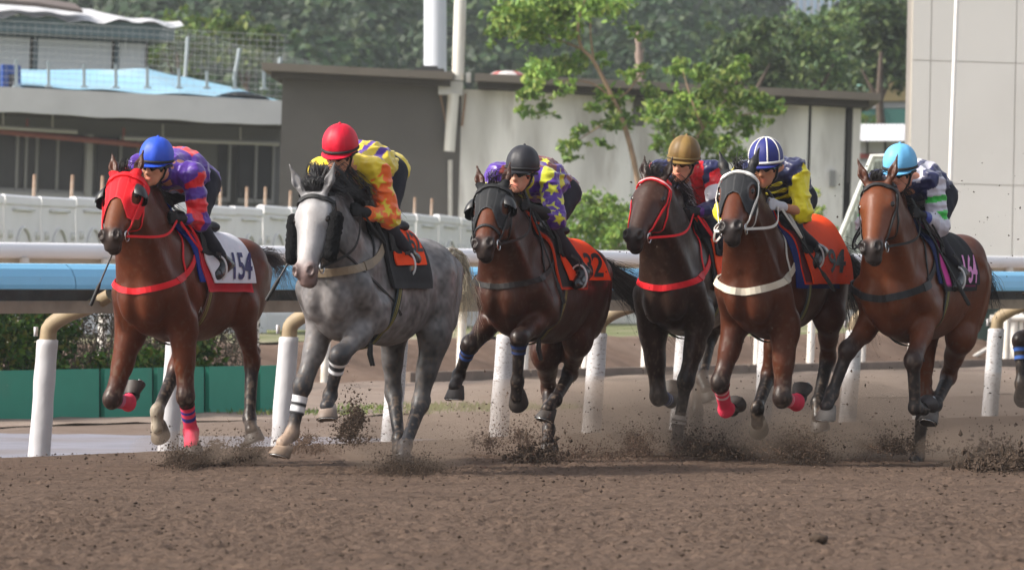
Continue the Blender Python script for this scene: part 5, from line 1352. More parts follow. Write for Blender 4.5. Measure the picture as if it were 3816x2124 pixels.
def tack(hid, cfg, root, B, H, J):
    bc = cfg['bridle']; dz = J['W'][2] - 1.56
    # bridle
    mb = MB()
    ho = .014 if cfg.get('hood') else .004
    head_strap(mb, cfg.get('brow', bc), B, H, (.055, .04, .055), (-88, 0, 88), .026, off=ho, th=.010)
    if cfg.get('brow2'): head_strap(mb, cfg['brow2'], B, H, (.055, .04, .055), (-86, 0, 86), .010, off=ho + .009, th=.003)
    for l in (1, -1):
        head_strap(mb, bc, B, H, (.04, .2, .36, .455), (84 * l, 92 * l, 98 * l, 112 * l), .020, off=ho)
        head_strap(mb, bc, B, H, (.03, .12, .24, .30), (95 * l, 120 * l, 140 * l, 172 * l), .016)
        head_strap(mb, bc, B, H, (.02, -.02), (60 * l, 100 * l), .022)
    if cfg.get('nose', False): head_strap(mb, bc, B, H, (.40, .385, .40), (-178, 0, 178), .018 if not cfg.get('nose') == 'thick' else .03)
    mb.build('bridle', m_webbing, root, False, True)
    bits = []
    for l in (1, -1):
        c = H.ring(B, [.468], np.radians([112 * l]), .012)[0]; bits.append(c)
        th = np.linspace(0, 2 * math.pi, 20); mb = MB()
        mb.tube(c + np.cos(th)[:, None] * H.d * .032 + np.sin(th)[:, None] * H.n * .032 + H.lat * l * .004, .0048, 6, False)
        mb.build('bit_ring', m_steel, root, True)
    # reins to the rider's hands
    for l, c in zip((1, -1), bits):
        h = J[('L' if l > 0 else 'R') + 'Jh']; mb = MB()
        mid = (c + h) / 2 + np.array([0, .085 * l, -.05 + cfg.get('rein_sag', 0)])
        P = catmull([c, mid, h + (0, 0, .0)], 18)
        V, F = strap(None, P, .016, .005, 18, proj=False, nrm=LAT * l); mb.add(V, F, bc)
        P = catmull([h, h + (-.10, .04 * l, -.05), h + (-.06, .14 * l, -.20), h + (.02, .12 * l, -.14), h + (.04, .04 * l, -.02)], 22)
        V, F = strap(None, P, .013, .004, 22, proj=False, nrm=np.array([1., 0, 0])); mb.add(V, F, cfg.get('rein', bc))
        mb.build('rein', m_webbing, root, False, True)
    # hood
    if cfg.get('hood'):
        hcx = np.array(cfg['hood'])
        ns, nphi = 64, 110
        ph = np.radians(np.linspace(-128, 128, nphi)); sv = np.linspace(-.012, 1, ns)
        A = np.abs(np.degrees(ph))
        smax = np.interp(A, (0, 22, 45, 70, 100, 128), (.235, .25, .315, .36, .35, .28))
        SV = -.012 + (smax + .012)[None] * np.linspace(0, 1, ns)[:, None]
        PH = np.tile(ph, (ns, 1))
        P = H.ring(B, SV.ravel(), PH.ravel(), .006).reshape(ns, nphi, 3); P2 = H.ring(B, SV.ravel(), PH.ravel(), .010).reshape(ns, nphi, 3)
        hole = ((SV - .178) / .062) ** 2 + ((np.abs(np.degrees(PH)) - 72) / 20.0) ** 2
        i, jj = np.meshgrid(np.arange(ns - 1), np.arange(nphi - 1), indexing='ij')
        keep = hole[:-1, :-1] > 1
        F = np.stack([i * nphi + jj, (i + 1) * nphi + jj, (i + 1) * nphi + jj + 1, i * nphi + jj + 1], -1)[keep]
        c = np.tile(hcx, (ns, nphi, 1))
        seam = (np.abs(np.degrees(PH)) < 1.6) | (np.abs(np.abs(np.degrees(PH)) - 30) < 1.2)
        c[seam] = hcx * .8 + .03
        c[(hole < 1.5)] = np.array(cfg.get('hood_rim', hcx * 1.5))
        c[-2:, :] = np.array(cfg.get('hood_rim', hcx * 1.3))
        V = np.concatenate([P2.reshape(-1, 3), P.reshape(-1, 3)]); n = ns * nphi
        mb = MB(); mb.add(V, np.concatenate([F, F[:, ::-1] + n])); mb.C[-1] = np.concatenate([c.reshape(-1, 3)] * 2)
        hd = mb.build('blinker_hood', m_cloth, root, True, True)
        if cfg.get('cups'):
            for l in (1, -1):
                e = H(.150, .095 * l, -.035)
                na, nb_ = 14, 20; G = np.zeros((na, nb_, 3)); G2 = G.copy()
                for x, el in enumerate(np.linspace(.12, 1.0, na)):
                    for y, az in enumerate(np.linspace(-2.15, 2.15, nb_)):
                        # bowl opening towards the muzzle, standing off the side of the head
                        r = .074
                        dv = -H.d * math.cos(az) * math.sin(el * 1.57) + H.n * math.sin(az) * math.sin(el * 1.57) * .95 + H.lat * l * math.cos(el * 1.57) * .95
                        ofs = H.d * (.055 * (1 - el)) + H.lat * l * .012
                        G[x, y] = e + dv * r + ofs; G2[x, y] = e + dv * (r - .005) + ofs
                mb = MB(); mb.grid(G, flip=l < 0); mb.grid(G2, flip=l > 0)
                mb.build('blinker_cup', mat('blinker_cup', (.016, .016, .018), rough=.4, spec=.5), hd, True)
    if cfg.get('cheek'):
        for l in (1, -1):
            b = Blob(); b.cap(H(.15, .140 * l, -.06), H(.39, .128 * l, -.08), .042, .038, k=.01, w=H.n, f=1.3)
            V, Q = b.mesh(.011, 1); V += vnormals(V, Q) * (vnoise(V * 75) * .014 + vnoise(V * 150) * .010)[:, None]
            mk('cheek_piece', V, Q, m_fleece, root, True)
    # pad, saddle cloth, number cloth
    th = lambda lo, hi, n=40: np.linspace(lo, hi, n)
    for ly in cfg['cloths']:
        mb = MB()
        a0, a1 = ly['fr'], ly['re']; lo = ly.get('lo', 1.75); lr = ly.get('lo_r', lo)
        def outline(t, a0=a0, a1=a1, lo=lo, ly=ly):
            q = abs(t) / lo
            return (a0[0] + (a0[1] - a0[0]) * q ** 1.2, a1[0] + (a1[1] - a1[0]) * q)
        G = cloth_sheet(mb, B, outline, th(-lr, lo), ly['off'], ly['col'], wave=ly.get('wave', .0), seed=hid, edge=ly.get('edge'), thick=ly.get('thick', .008))
        o = mb.build(ly['name'], m_cloth, root, True, True)
        if ly.get('text'):
            P, F = flank_text(B, *ly['text'][:4], .007, on=G, **ly['text'][4])
            n = len(P); mb = MB(); mb.add(P, F, ly['tcol'])
            mb.build('number', mat('number_print', (1, 1, 1), rough=.6, attr=True), o, False, True)
    # saddle
    b = Blob(); so = cfg.get('sad_x', 0.0)
    zt = lambda x: float(drape(B, np.array([x]), np.array([0.]), .02)[0, 0, 2])
    b.cap((-.10 + so, 0, zt(-.10 + so) + .045), (-.18 + so, 0, zt(-.18 + so) + .02), .04, .035, k=.04, w=LAT, f=1.5)
    b.cap((-.18 + so, 0, zt(-.18 + so) + .015), (-.46 + so, 0, zt(-.46 + so) + .02), .035, .04, k=.05, w=LAT, f=2.6)
    b.cap((-.46 + so, 0, zt(-.46 + so) + .03), (-.52 + so, 0, zt(-.52 + so) + .05), .035, .03, k=.04, w=LAT, f=3)
    V, Q = b.mesh(.013, 2); sad = mk('saddle', V, Q, m_blk, root, True)
    for l in (1, -1):                                             # small forward flaps
        mb = MB()
        cloth_sheet(mb, B, lambda t: (.0 + so + .03 * math.sin(min(abs(t), 1.5)), -.26 + so + .07 * abs(t)), np.linspace(.28, .88, 14) * l if l > 0 else np.linspace(-.88, -.28, 14), .040, (.017, .016, .017), nx=12, thick=.008)
        mb.build('saddle_flap', m_cloth, sad, True, True)
    # stirrups at the rider's feet with their leathers
    for s, l in (('L', 1), ('R', -1)):
        an, to = J[s + 'Ja'], J[s + 'Jt']; f = an + (to - an) * .62 + (0, 0, -.03)
        dr = unit(to - an); mb = MB(); th_ = np.linspace(-2.5, 2.5, 22)
        up_ = UP; f = f + dr * .01
        P = f + up_ * .038 + np.sin(th_)[:, None] * LAT * .058 + np.cos(th_)[:, None] * up_ * np.where(np.cos(th_) < 0, .072, .085)[:, None]
        mb.tube(P, .0065, 8); mb.tube([P[0], P[-1]], .010, 8)
        mb.build('stirrup', mat('stirrup_white', (.75, .75, .75), rough=.3, spec=.5), root, True)
        mb = MB(); topx = np.array([-.10 + so, .27 * l, 1.38 + dz])
        V, F = strap(None, [P[11], (P[11] + topx) / 2 + (0, .02 * l, 0), topx], .022, .004, 10, proj=False, nrm=LAT * l); mb.add(V, F, (.02, .018, .018))
        mb.build('stirrup_leather', m_webbing, root, False, True)
    # girth
    mb = MB(); gx = cfg.get('girth_x', (-.14, .0)); tt = np.radians(np.linspace(62, 298, 60))
    X = gx[0] + (gx[1] - gx[0]) * sst(np.abs(tt - math.pi), 2.0, .6)
    P = drape(B, X[:, None], tt[:, None], .012)[:, 0]
    for dx, w, c in ((0, .075, cfg.get('girth', (.02, .028, .035))), (-.012, .016, (.22, .19, .05)), (.014, .010, (.20, .17, .05))):
        V, F = strap(B, P + (dx, 0, 0), w, .004 if w > .05 else .0065, 60, off=.012); mb.add(V, F, c)
    mb.build('girth', m_webbing, root, False, True)
    mb = MB(); ub_ = drape(B, np.array([gx[1] + .01]), np.array([math.pi - .25]), .02)[0, 0]
    for q in (0, .035): mb.tube([ub_ + (q, 0, .01), ub_ + (q + .01, 0, -.06), ub_ + (q - .01, .01, -.13)], [.008, .012, .009], 6)
    mb.build('girth_ends', m_blk, root, True)
    # breast girth
    if cfg.get('breast'):
        zf, zs, wd = cfg.get('breast_z', (1.08, 1.33, .042))
        ph = np.radians(np.linspace(-112, 112, 60)); z = zf + .035 + (zs + .10 - zf) * np.clip((np.abs(ph) / R(112)), 0, 1) ** 1.45 + dz
        C = np.stack([np.full(60, .05), np.zeros(60), z], 1); Dr = np.stack([np.cos(ph), np.sin(ph), np.zeros(60)], 1)
        P = B.march(C + Dr * .60, -Dr, .004, far=.58)
        mb = MB(); V, F = strap(B, P, wd, .006, 60); mb.add(V, F, cfg['breast'])
        for k_ in (18, 41):
            V, F = strap(B, P[k_ - 2:k_ + 2] + (0, 0, .0), wd * 1.15, .012, 8); mb.add(V, F, tuple(np.array(cfg['breast']) * .75 + .03))
        # strap over the neck
        Pn = [P[43], J['W'] + (.26, .17, -.19), J['W'] + (.12, .07, .0), J['W'] + (.12, -.07, .0), J['W'] + (.26, -.17, -.19), P[16]]
        V, F = strap(B, Pn, .016, .005, 50); mb.add(V, F, cfg.get('neckstrap', cfg['breast']))
        mb.build('breast_girth', m_webbing, root, False, True)
    for it in cfg.get('wraps', []):
        s, t0, t1, col, stripes = it
        bandage(root, 'leg_wrap', B, J[s + 'k'], J[s + 'f'], t0, t1, col, stripes)
    if cfg.get('brand'):
        P, F = flank_text(B, cfg['brand'], cfg.get('brand_x', .02), 1.02 + dz, .055, .002, shear=.25)
        mb = MB(); mb.add(P, F, (.5, .48, .45)); mb.build('brand_mark', m_cloth, root, False, True)
# ------------------------------------------------------------------ riders
m_skin = mat('skin', (1, 1, 1), rough=.5, spec=.4, attr=True, noise=.06, nscale=30)
m_silk = mat('silk', (1, 1, 1), rough=.38, spec=.5, attr=True, noise=.05, nscale=18, sheen=.2, bump=.12, bscale=22)
m_breech = mat('breeches', (.020, .021, .031), rough=.75, spec=.3, noise=.2, nscale=15, bump=.2, bscale=25)
m_boot = mat('boot', (.014, .014, .015), rough=.22, spec=.6, noise=.2, nscale=10)
m_glove = mat('glove', (.012, .012, .013), rough=.7)
m_glovew = mat('glove_white', (.62, .62, .66), rough=.7)
m_lens = mat('goggle_lens', (.010, .010, .012), rough=.1, spec=.7)
m_cap = mat('cap_silk', (1, 1, 1), rough=.5, spec=.4, attr=True, noise=.07, nscale=12, bump=.18, bscale=16)
m_band = mat('helmet_band', (.012, .012, .013), rough=.5)

def star(x, y, cx, cy, r, rot=0.0):
    dx, dy = x - cx, y - cy; a = np.arctan2(dy, dx) + rot; d = np.hypot(dx, dy)
    k = 2 * math.pi / 5; a = np.abs((a + k / 2) % k - k / 2)
    # radius of a five-pointed star along direction a
    ri = r * .42; A = np.array([r, 0]); B_ = np.array([ri * math.cos(k / 2), ri * math.sin(k / 2)])
    e = B_ - A; rr = (A[0] * e[1] - A[1] * e[0]) / (np.cos(a) * e[1] - np.sin(a) * e[0])
    return d < rr

def build_rider(hid, cfg):
    ps = POSE[hid]; a = ps['a']; J = {k: np.array(v) for k, v in ps['j'].items()}
    rz = math.atan2(-math.cos(a), -math.sin(a))
    off = np.array([-.3, 0, 1.5]); M = Matrix.Rotation(rz, 3, 'Z')
    loc = np.array([ps['o'][0], ps['o'][1], GZ]) + np.array(M @ Vector(off))
    root = empty('person', loc, rz, cfg['label'], 'person', 'riders in bright silks')
    def put(name, V, F, m, col=None, parent=None, smooth=True):
        return mk(name, np.asarray(V) - off, F, m, parent or root, smooth, col)
    def putmb(mb, name, m, parent=None, smooth=True, usecol=True):
        mb.V = [np.asarray(v) - off for v in mb.V]; return mb.build(name, m, parent or root, smooth, usecol)
    P0 = (J['LJp'] + J['RJp']) / 2; C0 = (J['LJs'] + J['RJs']) / 2
    pit, yaw, roll = cfg.get('hd', (4, 0, 0))
    E = Matrix.Rotation(R(yaw), 3, 'Z') @ Matrix.Rotation(R(pit), 3, 'Y') @ Matrix.Rotation(R(roll), 3, 'X')
    f, l, u = (np.array(E @ Vector(v)) for v in ((1, 0, 0), (0, 1, 0), (0, 0, 1)))
    K = .885; HA = np.stack([f, l, u]) / K; f, l, u = f * K, l * K, u * K; J['head'] = J['head'] + np.array([.07, cfg.get('head_y', .042), .0]); h = J['head'] - u * .038
    sp = unit(C0 - P0); bu = unit(np.cross(sp, LAT)); bu = bu if bu[2] > 0 else -bu
    mid = (P0 + C0) / 2 + bu * .032
    lat = unit(J['LJs'] - J['RJs'])
    neck = h - u * .10 - f * .045
    # one continuous body
    B = Blob()
    B.ell(h + u * .03, (.094, .074, .098), HA, k=.02)
    B.ell(h - u * .078 + f * .034, (.078, .072, .096), HA, k=.03)
    B.ell(h - u * .150 + f * .062, (.048, .052, .042), HA, k=.03)
    B.cap(h - u * .040 + f * .106, h - u * .100 + f * .130, .011, .016, k=.014)
    B.ell(h - u * .106 + f * .112, (.016, .021, .011), HA, k=.01)
    B.ell(h - u * .138 + f * .109, (.010, .026, .0075), HA, k=.006, c=1)
    B.ell(h - u * .150 + f * .107, (.010, .022, .0075), HA, k=.006, c=1)
    B.ell(h - u * .182 + f * .096, (.020, .024, .018), HA, k=.02)
    for s in (1, -1):
        B.ell(h - u * .05 + l * .080 * s - f * .005, (.020, .012, .032), HA, k=.008)
        B.ell(h - u * .076 + l * .046 * s + f * .078, (.025, .024, .02), HA, k=.02)
    B.cap(neck + f * .01, C0 + (.02, 0, .0), .054, .07, k=.04)
    B.cap(P0 + sp * .06, mid, .080, .10, k=.05, w=lat, f=1.2); B.cap(mid, C0, .105, .11, k=.05, w=lat, f=1.3)
    for s, sg in (('L', 1), ('R', -1)):
        sh, el, hd, hp, kn, an, to = (J[s + 'J' + q] for q in 'sehpkat')
        B.ell(sh, (.062, .062, .062), k=.05)
        B.cap(sh, el, .048, .038, k=.03); B.cap(el, el + (hd - el) * .85, .038, .025, k=.02)
        B.cap(hp - bu * .045 + sp * .05, kn, .066, .052, k=.04); B.ell(kn, (.055, .05, .055), k=.03); B.cap(kn, an, .053, .034, k=.03); B.cap(an, to, .033, .026, k=.02)
        hand(B, el, hd, sg, 0, .9)
    V, Q = B.mesh(.0095, 1)
    Wt = B.weights(V, 2, .006); sk = np.array(cfg.get('skin', S(205, 150, 120, .62)))
    c = Wt @ np.stack([sk, sk * [.95, .55, .55]])
    put('body', V, Q, m_skin, c)
    # jersey
    B = Blob(); T = {}
    B.cap(P0 - sp * .09 - bu * .005, mid, .120, .138, k=.05, w=lat, f=1.26); B.cap(mid, C0 - sp * .02, .138, .122, k=.05, w=lat, f=1.30)
    B.cap(C0 - sp * .02, C0 + (neck - C0) * .62, .085, .060, k=.05)
    segs = []
    slv = cfg.get('sleeve', .92)
    for s, sg in (('L', 1), ('R', -1)):
        sh, el, hd = (J[s + 'J' + q] for q in 'seh')
        B.ell(sh - (0, .01 * sg, .0), (.085, .08, .08), k=.05)
        B.cap(sh, el, .074, .062, k=.035, c=1)
        w = el + (hd - el) * (slv * .86)
        B.ell(el + unit(el - (sh + hd) / 2) * .008, (.058, .058, .058), k=.03, c=1)
        if slv > .35: B.cap(el, w, .055, .047, k=.03, c=2)
        else: B.cap(el, w, .052, .056, k=.03, c=2)
        segs.append((sh, el, w, sg))
    V, Q = B.mesh(.0075, 2)
    N = vnormals(V, Q)
    wr = (.012 - np.abs(vnoise(V * [11, 15, 19] + hid)) * .085) * .6 + (.5 - np.abs(vnoise(V * [24, 30, 36] + 5)) * 4) * .004
    V0_ = V.copy(); V = V + N * wr[:, None]
    Wt = B.weights(V, 3, .008)
    Wt[:, 1] += Wt[:, 2]; sleeve = Wt[:, 1] > .5
    Vw = V; V = V0_; da = np.full(len(V), 9.0); outw = np.zeros(len(V), bool); t_arm = np.zeros(len(V)); a_arm = np.zeros(len(V)); side = np.where((V - C0) @ lat > 0, 1, -1)
    for sh, el, w, sg in segs:
        m = side == sg
        L1_, L2_ = np.linalg.norm(el - sh), np.linalg.norm(w - el)
        t1 = np.clip((V - sh) @ (el - sh) / L1_ ** 2, -.4, 1); t2 = np.clip((V - el) @ (w - el) / L2_ ** 2, 0, 1.2)
        d1 = np.linalg.norm(V - sh - t1[:, None] * (el - sh), axis=1); d2 = np.linalg.norm(V - el - t2[:, None] * (w - el), axis=1)
        up_ = d1 < d2
        t = np.where(up_, t1 * L1_, L1_ + t2 * L2_)
        # angle around the arm: 0 towards the front-outside
        d = np.where(up_[:, None], unit(el - sh), unit(w - el)); ref = unit(np.array([.75, .65 * sg, .1]))
        o_ = V - np.where(up_[:, None], sh + t1[:, None] * (el - sh), el + t2[:, None] * (w - el))
        x = ref - d * (d @ ref)[:, None]; x /= np.linalg.norm(x, axis=1)[:, None]; y = np.cross(d, x)
        an_ = np.arctan2((o_ * y).sum(1), (o_ * x).sum(1)) * .058
        t_arm[m] = t[m]; a_arm[m] = an_[m]; da[m] = np.minimum(d1, d2)[m]; outw[m] = (((V - sh) @ lat) * sg > -.012)[m]
    s_ = (V - P0) @ sp / np.linalg.norm(C0 - P0); y_ = (V - P0) @ lat; z_ = (V - mid) @ bu
    sleeve = (da < .098) & (t_arm > -.03) & (sleeve | (t_arm > .09)) & (outw | (t_arm > .10))
    col = cfg['silk'](dict(V=V, sleeve=sleeve, t=t_arm, a=a_arm, s=s_, y=y_, z=z_, side=side, n=len(V)))
    put('jersey', Vw, Q, m_silk, col)
    if cfg.get('collar') is not None:
        mb = MB(); th = np.linspace(0, 2 * math.pi, 22); ax = unit(C0 - neck); x = unit(np.cross(ax, lat)); cc = neck + (C0 - neck) * .42
        mb.tube(cc + np.cos(th)[:, None] * x * .058 + np.sin(th)[:, None] * lat * .060, .014, 8, False, cfg['collar']); putmb(mb, 'collar', m_silk)
    # breeches and boots
    B = Blob()
    B.cap(P0 + lat * .05 - bu * .055 + sp * .03, P0 - lat * .05 - bu * .055 + sp * .03, .098, .098, k=.04); B.cap(P0, mid * .5 + P0 * .5, .115, .11, k=.05, w=lat, f=1.2)
    for s in 'LR':
        hp, kn, an = (J[s + 'J' + q] for q in 'pka')
        B.cap(hp - bu * .03 + sp * .03, kn, .090, .070, k=.05); B.ell(kn, (.068, .064, .068), k=.03); B.cap(kn, kn + (an - kn) * .82, .068, .050, k=.03)
    V, Q = B.mesh(.012, 2); V = V + vnormals(V, Q) * (vnoise(V * [18, 18, 12]) * .010)[:, None]
    put('breeches', V, Q, m_breech)
    for s, sg in (('L', 1), ('R', -1)):
        kn, an, to = (J[s + 'J' + q] for q in 'kat'); d = unit(to - an)
        heel = an - d * .045 + unit(an - kn) * .045
        B = Blob(); B.cap(kn + (an - kn) * .66, an, .048, .046, k=.02); B.cap(an + unit(an - kn) * .02, to + d * .025, .045, .034, k=.03, w=LAT, f=.9)
        B.cap(an, heel, .040, .034, k=.02); B.cap(heel + unit(an - kn) * .012, to + unit(an - kn) * .02 + d * .01, .022, .022, k=.01, w=LAT, f=1.5)
        V, Q = B.mesh(.0095, 1); put('boot', V, Q, m_boot)
        B = Blob(); hand(B, J[s + 'Je'], J[s + 'Jh'], sg, 0, 1.0)
        e, hd = J[s + 'Je'], J[s + 'Jh']; gl = cfg.get('cuff', .80)
        B.cap(e + (hd - e) * gl, hd + (e - hd) * .08, .034 + (.012 if gl < .7 else 0), .031, k=.015)
        V, Q = B.mesh(.0075, 1); put('glove', V, Q, cfg.get('glove', m_glove))
        if cfg.get('cuffband') is not None:
            mb = MB(); mb.tube([e + (hd - e) * .66, e + (hd - e) * .72, e + (hd - e) * .86], [.045, .043, .037], 14, True, cfg['cuffband']); putmb(mb, 'cuff', m_silk)
        if cfg.get('armband') is not None:
            sh = J[s + 'Js']; mb = MB(); mb.tube([sh + (e - sh) * .50, sh + (e - sh) * .56, sh + (e - sh) * .84, sh + (e - sh) * .88], [.074, .080, .077, .071], 18, True, cfg['armband']); putmb(mb, 'armband', m_silk)
    # cap over the helmet
    hk_, h = h, h + u * .022
    hp_ = cfg['cap']; npan = 8
    rows, cols = 16, 64
    G = np.zeros((rows, cols + 1, 3)); CC = np.zeros((rows, cols + 1, 3))
    for i, e in enumerate(np.linspace(0, 1, rows)):
        for q in range(cols + 1):
            az = q / cols * 2 * math.pi
            lowf = -.050 - .012 * math.cos(az) - (.028 if math.cos(az) < -.2 else 0) * 0
            zt = 1.0; el = math.asin(np.clip(lowf / .138, -1, 1)) + (math.pi / 2 - math.asin(np.clip(lowf / .138, -1, 1))) * e
            seam = .0018 * math.cos(az * npan + math.pi)
            cr = math.cos(el) ** .92
            G[i, q] = h + f * (.134 + seam) * cr * math.cos(az) + l * (.121 + seam) * cr * math.sin(az) + u * .138 * math.sin(el)
            pan = int((az + math.pi / npan * (cfg.get('panoff', 0))) / (2 * math.pi / npan)) % 2
            CC[i, q] = np.array(hp_[pan % len(hp_)])
    G2 = h + (G - h) * .965
    mb = MB(); mb.grid(G, CC.reshape(-1, 3)); mb.grid(G2, CC.reshape(-1, 3) * .3, flip=True)
    helmet = putmb(mb, 'helmet', m_cap)
    mb = MB(); pk = []
    for r in np.linspace(0, 1, 5):
        row = []
        for az in np.linspace(-1.15, 1.15, 21):
            w = math.cos(az / 1.15 * math.pi / 2) ** .7
            row.append(h + f * (.132 + .040 * r * w) * math.cos(az) + l * (.120 + .022 * r * w) * math.sin(az) + u * (-.048 - .012 * math.cos(az) - .016 * r * w))
        pk.append(row)
    pk = np.array(pk); mb.grid(pk, np.tile(np.array(hp_[0]), (105, 1)), flip=True); mb.grid(pk - u * .006, np.tile(np.array(hp_[0]) * .6, (105, 1)))
    putmb(mb, 'peak', m_cap, helmet)
    mb = MB(); th = np.linspace(0, 2 * math.pi, 50)
    P = np.array([h + f * .1365 * math.cos(q) * .98 + l * .1235 * math.sin(q) * .98 + u * (-.030 - .012 * math.cos(q)) for q in th])
    bw = cfg.get('band', (.012, .012, .013))
    V_, F_ = strap(None, P, .020, .004, 60, proj=False, nrm=None); 
    mb.tube(P, .0085, 8, False, bw); putmb(mb, 'helmet_band', m_webbing, helmet)
    mb = MB(); mb.add(*ico(h + u * .139, .010), hp_[0]); putmb(mb, 'button', m_cap, helmet)
    if cfg.get('seams') is not None:
        for k in range(npan):
            az = (k + .5) / npan * 2 * math.pi; mb = MB()
            mb.tube([h + f * .136 * math.cos(e) * math.cos(az) + l * .123 * math.cos(e) * math.sin(az) + u * .140 * math.sin(e) for e in np.linspace(-.28, 1.5, 14)], .0052, 6, True, cfg['seams']); putmb(mb, 'seam_tape', m_webbing, helmet)
    h = hk_
    # goggles and strap
    gz = -.060
    rows = [[h + f * .012 + f * (.094 + .020 * math.cos(e * 1.4)) * math.cos(az) + l * (.078 + .010 * math.cos(e * 1.4)) * math.sin(az) + u * (gz + .029 * e) for az in np.linspace(-1.25, 1.25, 25)] for e in np.linspace(-1, 1, 9)]
    G = np.array(rows); mb = MB(); mb.grid(G); mb.grid(h + (G - h) * .95, flip=True)
    gg = putmb(mb, 'goggles', cfg.get('lens', m_lens), None, True, False)
    for s in (1, -1):
        mb = MB(); mb.tube([h + f * .03 + l * .086 * s + u * (gz + .0), h - f * .02 + l * .093 * s + u * (gz + .02), h - f * .06 + l * .095 * s + u * (gz + .02)], .011, 6); putmb(mb, 'goggle_strap', m_band, gg, True, False)
        mb = MB(); mb.tube([h - f * .0 + l * .088 * s - u * .05, h + f * .015 + l * .074 * s - u * .125, h + f * .05 + l * .02 * s - u * .204], .007, 6); putmb(mb, 'chin_strap', m_band, helmet, True, False)
    for it in cfg.get('extra', []): it(J, putmb, dict(P0=P0, C0=C0, mid=mid, lat=lat, bu=bu, sp=sp))
    return root

def ico(c, r):
    V = np.array([(0, 0, 1), (.894, 0, .447), (.276, .851, .447), (-.724, .526, .447), (-.724, -.526, .447), (.276, -.851, .447), (.724, .526, -.447), (-.276, .851, -.447), (-.894, 0, -.447), (-.276, -.851, -.447), (.724, -.526, -.447), (0, 0, -1)])
    F = [(0, 1, 2), (0, 2, 3), (0, 3, 4), (0, 4, 5), (0, 5, 1), (1, 6, 2), (2, 7, 3), (3, 8, 4), (4, 9, 5), (5, 10, 1), (2, 6, 7), (3, 7, 8), (4, 8, 9), (5, 9, 10), (1, 10, 6), (6, 11, 7), (7, 11, 8), (8, 11, 9), (9, 11, 10), (10, 11, 6)]
    return np.asarray(c) + V * r, F

def hand(B, el, hd, sg, c, k):
    """palm, four curled fingers closed on the rein and a thumb on top"""
    d = unit(hd - el); inn = unit(np.array([0, -sg, 0.]) - d * (-sg * d[1])); upv = np.cross(d, inn) * sg; upv = upv if upv[2] > 0 else -upv
    w = hd - d * .03
    B.cap(w, hd + d * .035, .026 * k, .030 * k, k=.012, c=c, w=inn, f=.75)
    for q, ln in zip((.030, .010, -.010, -.029), (1.0, 1.08, 1.0, .82)):
        p0 = hd + d * .045 + upv * q - inn * .010; p1 = p0 + d * .026 * ln + inn * .014; p2 = p1 - d * .012 + inn * .026 * ln; p3 = p2 - d * .024 * ln
        B.cap(p0, p1, .0105 * k, .0100 * k, k=.006, c=c); B.cap(p1, p2, .0100 * k, .0095 * k, k=.005, c=c); B.cap(p2, p3, .0095 * k, .0085 * k, k=.005, c=c)
    t0 = hd + d * .005 + upv * .030 + inn * .012; t1 = t0 + d * .030 + upv * .010 + inn * .012; t2 = t1 + d * .026
    B.cap(t0, t1, .0125 * k, .011 * k, k=.008, c=c); B.cap(t1, t2, .011 * k, .009 * k, k=.006, c=c)

def whip(hid, s, d, length, label, back=.12):
    ps = POSE[hid]; a = ps['a']; rz = math.atan2(-math.cos(a), -math.sin(a))
    h = np.array(ps['j'][s + 'Jh']); d = unit(np.array(d))
    M = np.array(Matrix.Rotation(rz, 3, 'Z')); loc = np.array([ps['o'][0], ps['o'][1], GZ]) + M @ h
    root = empty('whip', loc, rz, label, 'whip')
    mb = MB(); mb.tube([-d * back, d * .02, d * .10], [.011, .010, .009], 8); mb.build('handle', m_blk, root, True)
    mb = MB(); mb.tube([d * .10, d * (length - .16)], [.007, .006], 8); mb.build('shaft', mat('whip_shaft', (.02, .02, .022), rough=.4), root, True)
    mb = MB(); mb.tube([d * (length - .16), d * (length - .13), d * (length - .01), d * length], [.007, .013, .013, .009], 8); mb.build('padded_tip', mat('whip_tip', (.015, .015, .016), rough=.6), root, True)
    return root
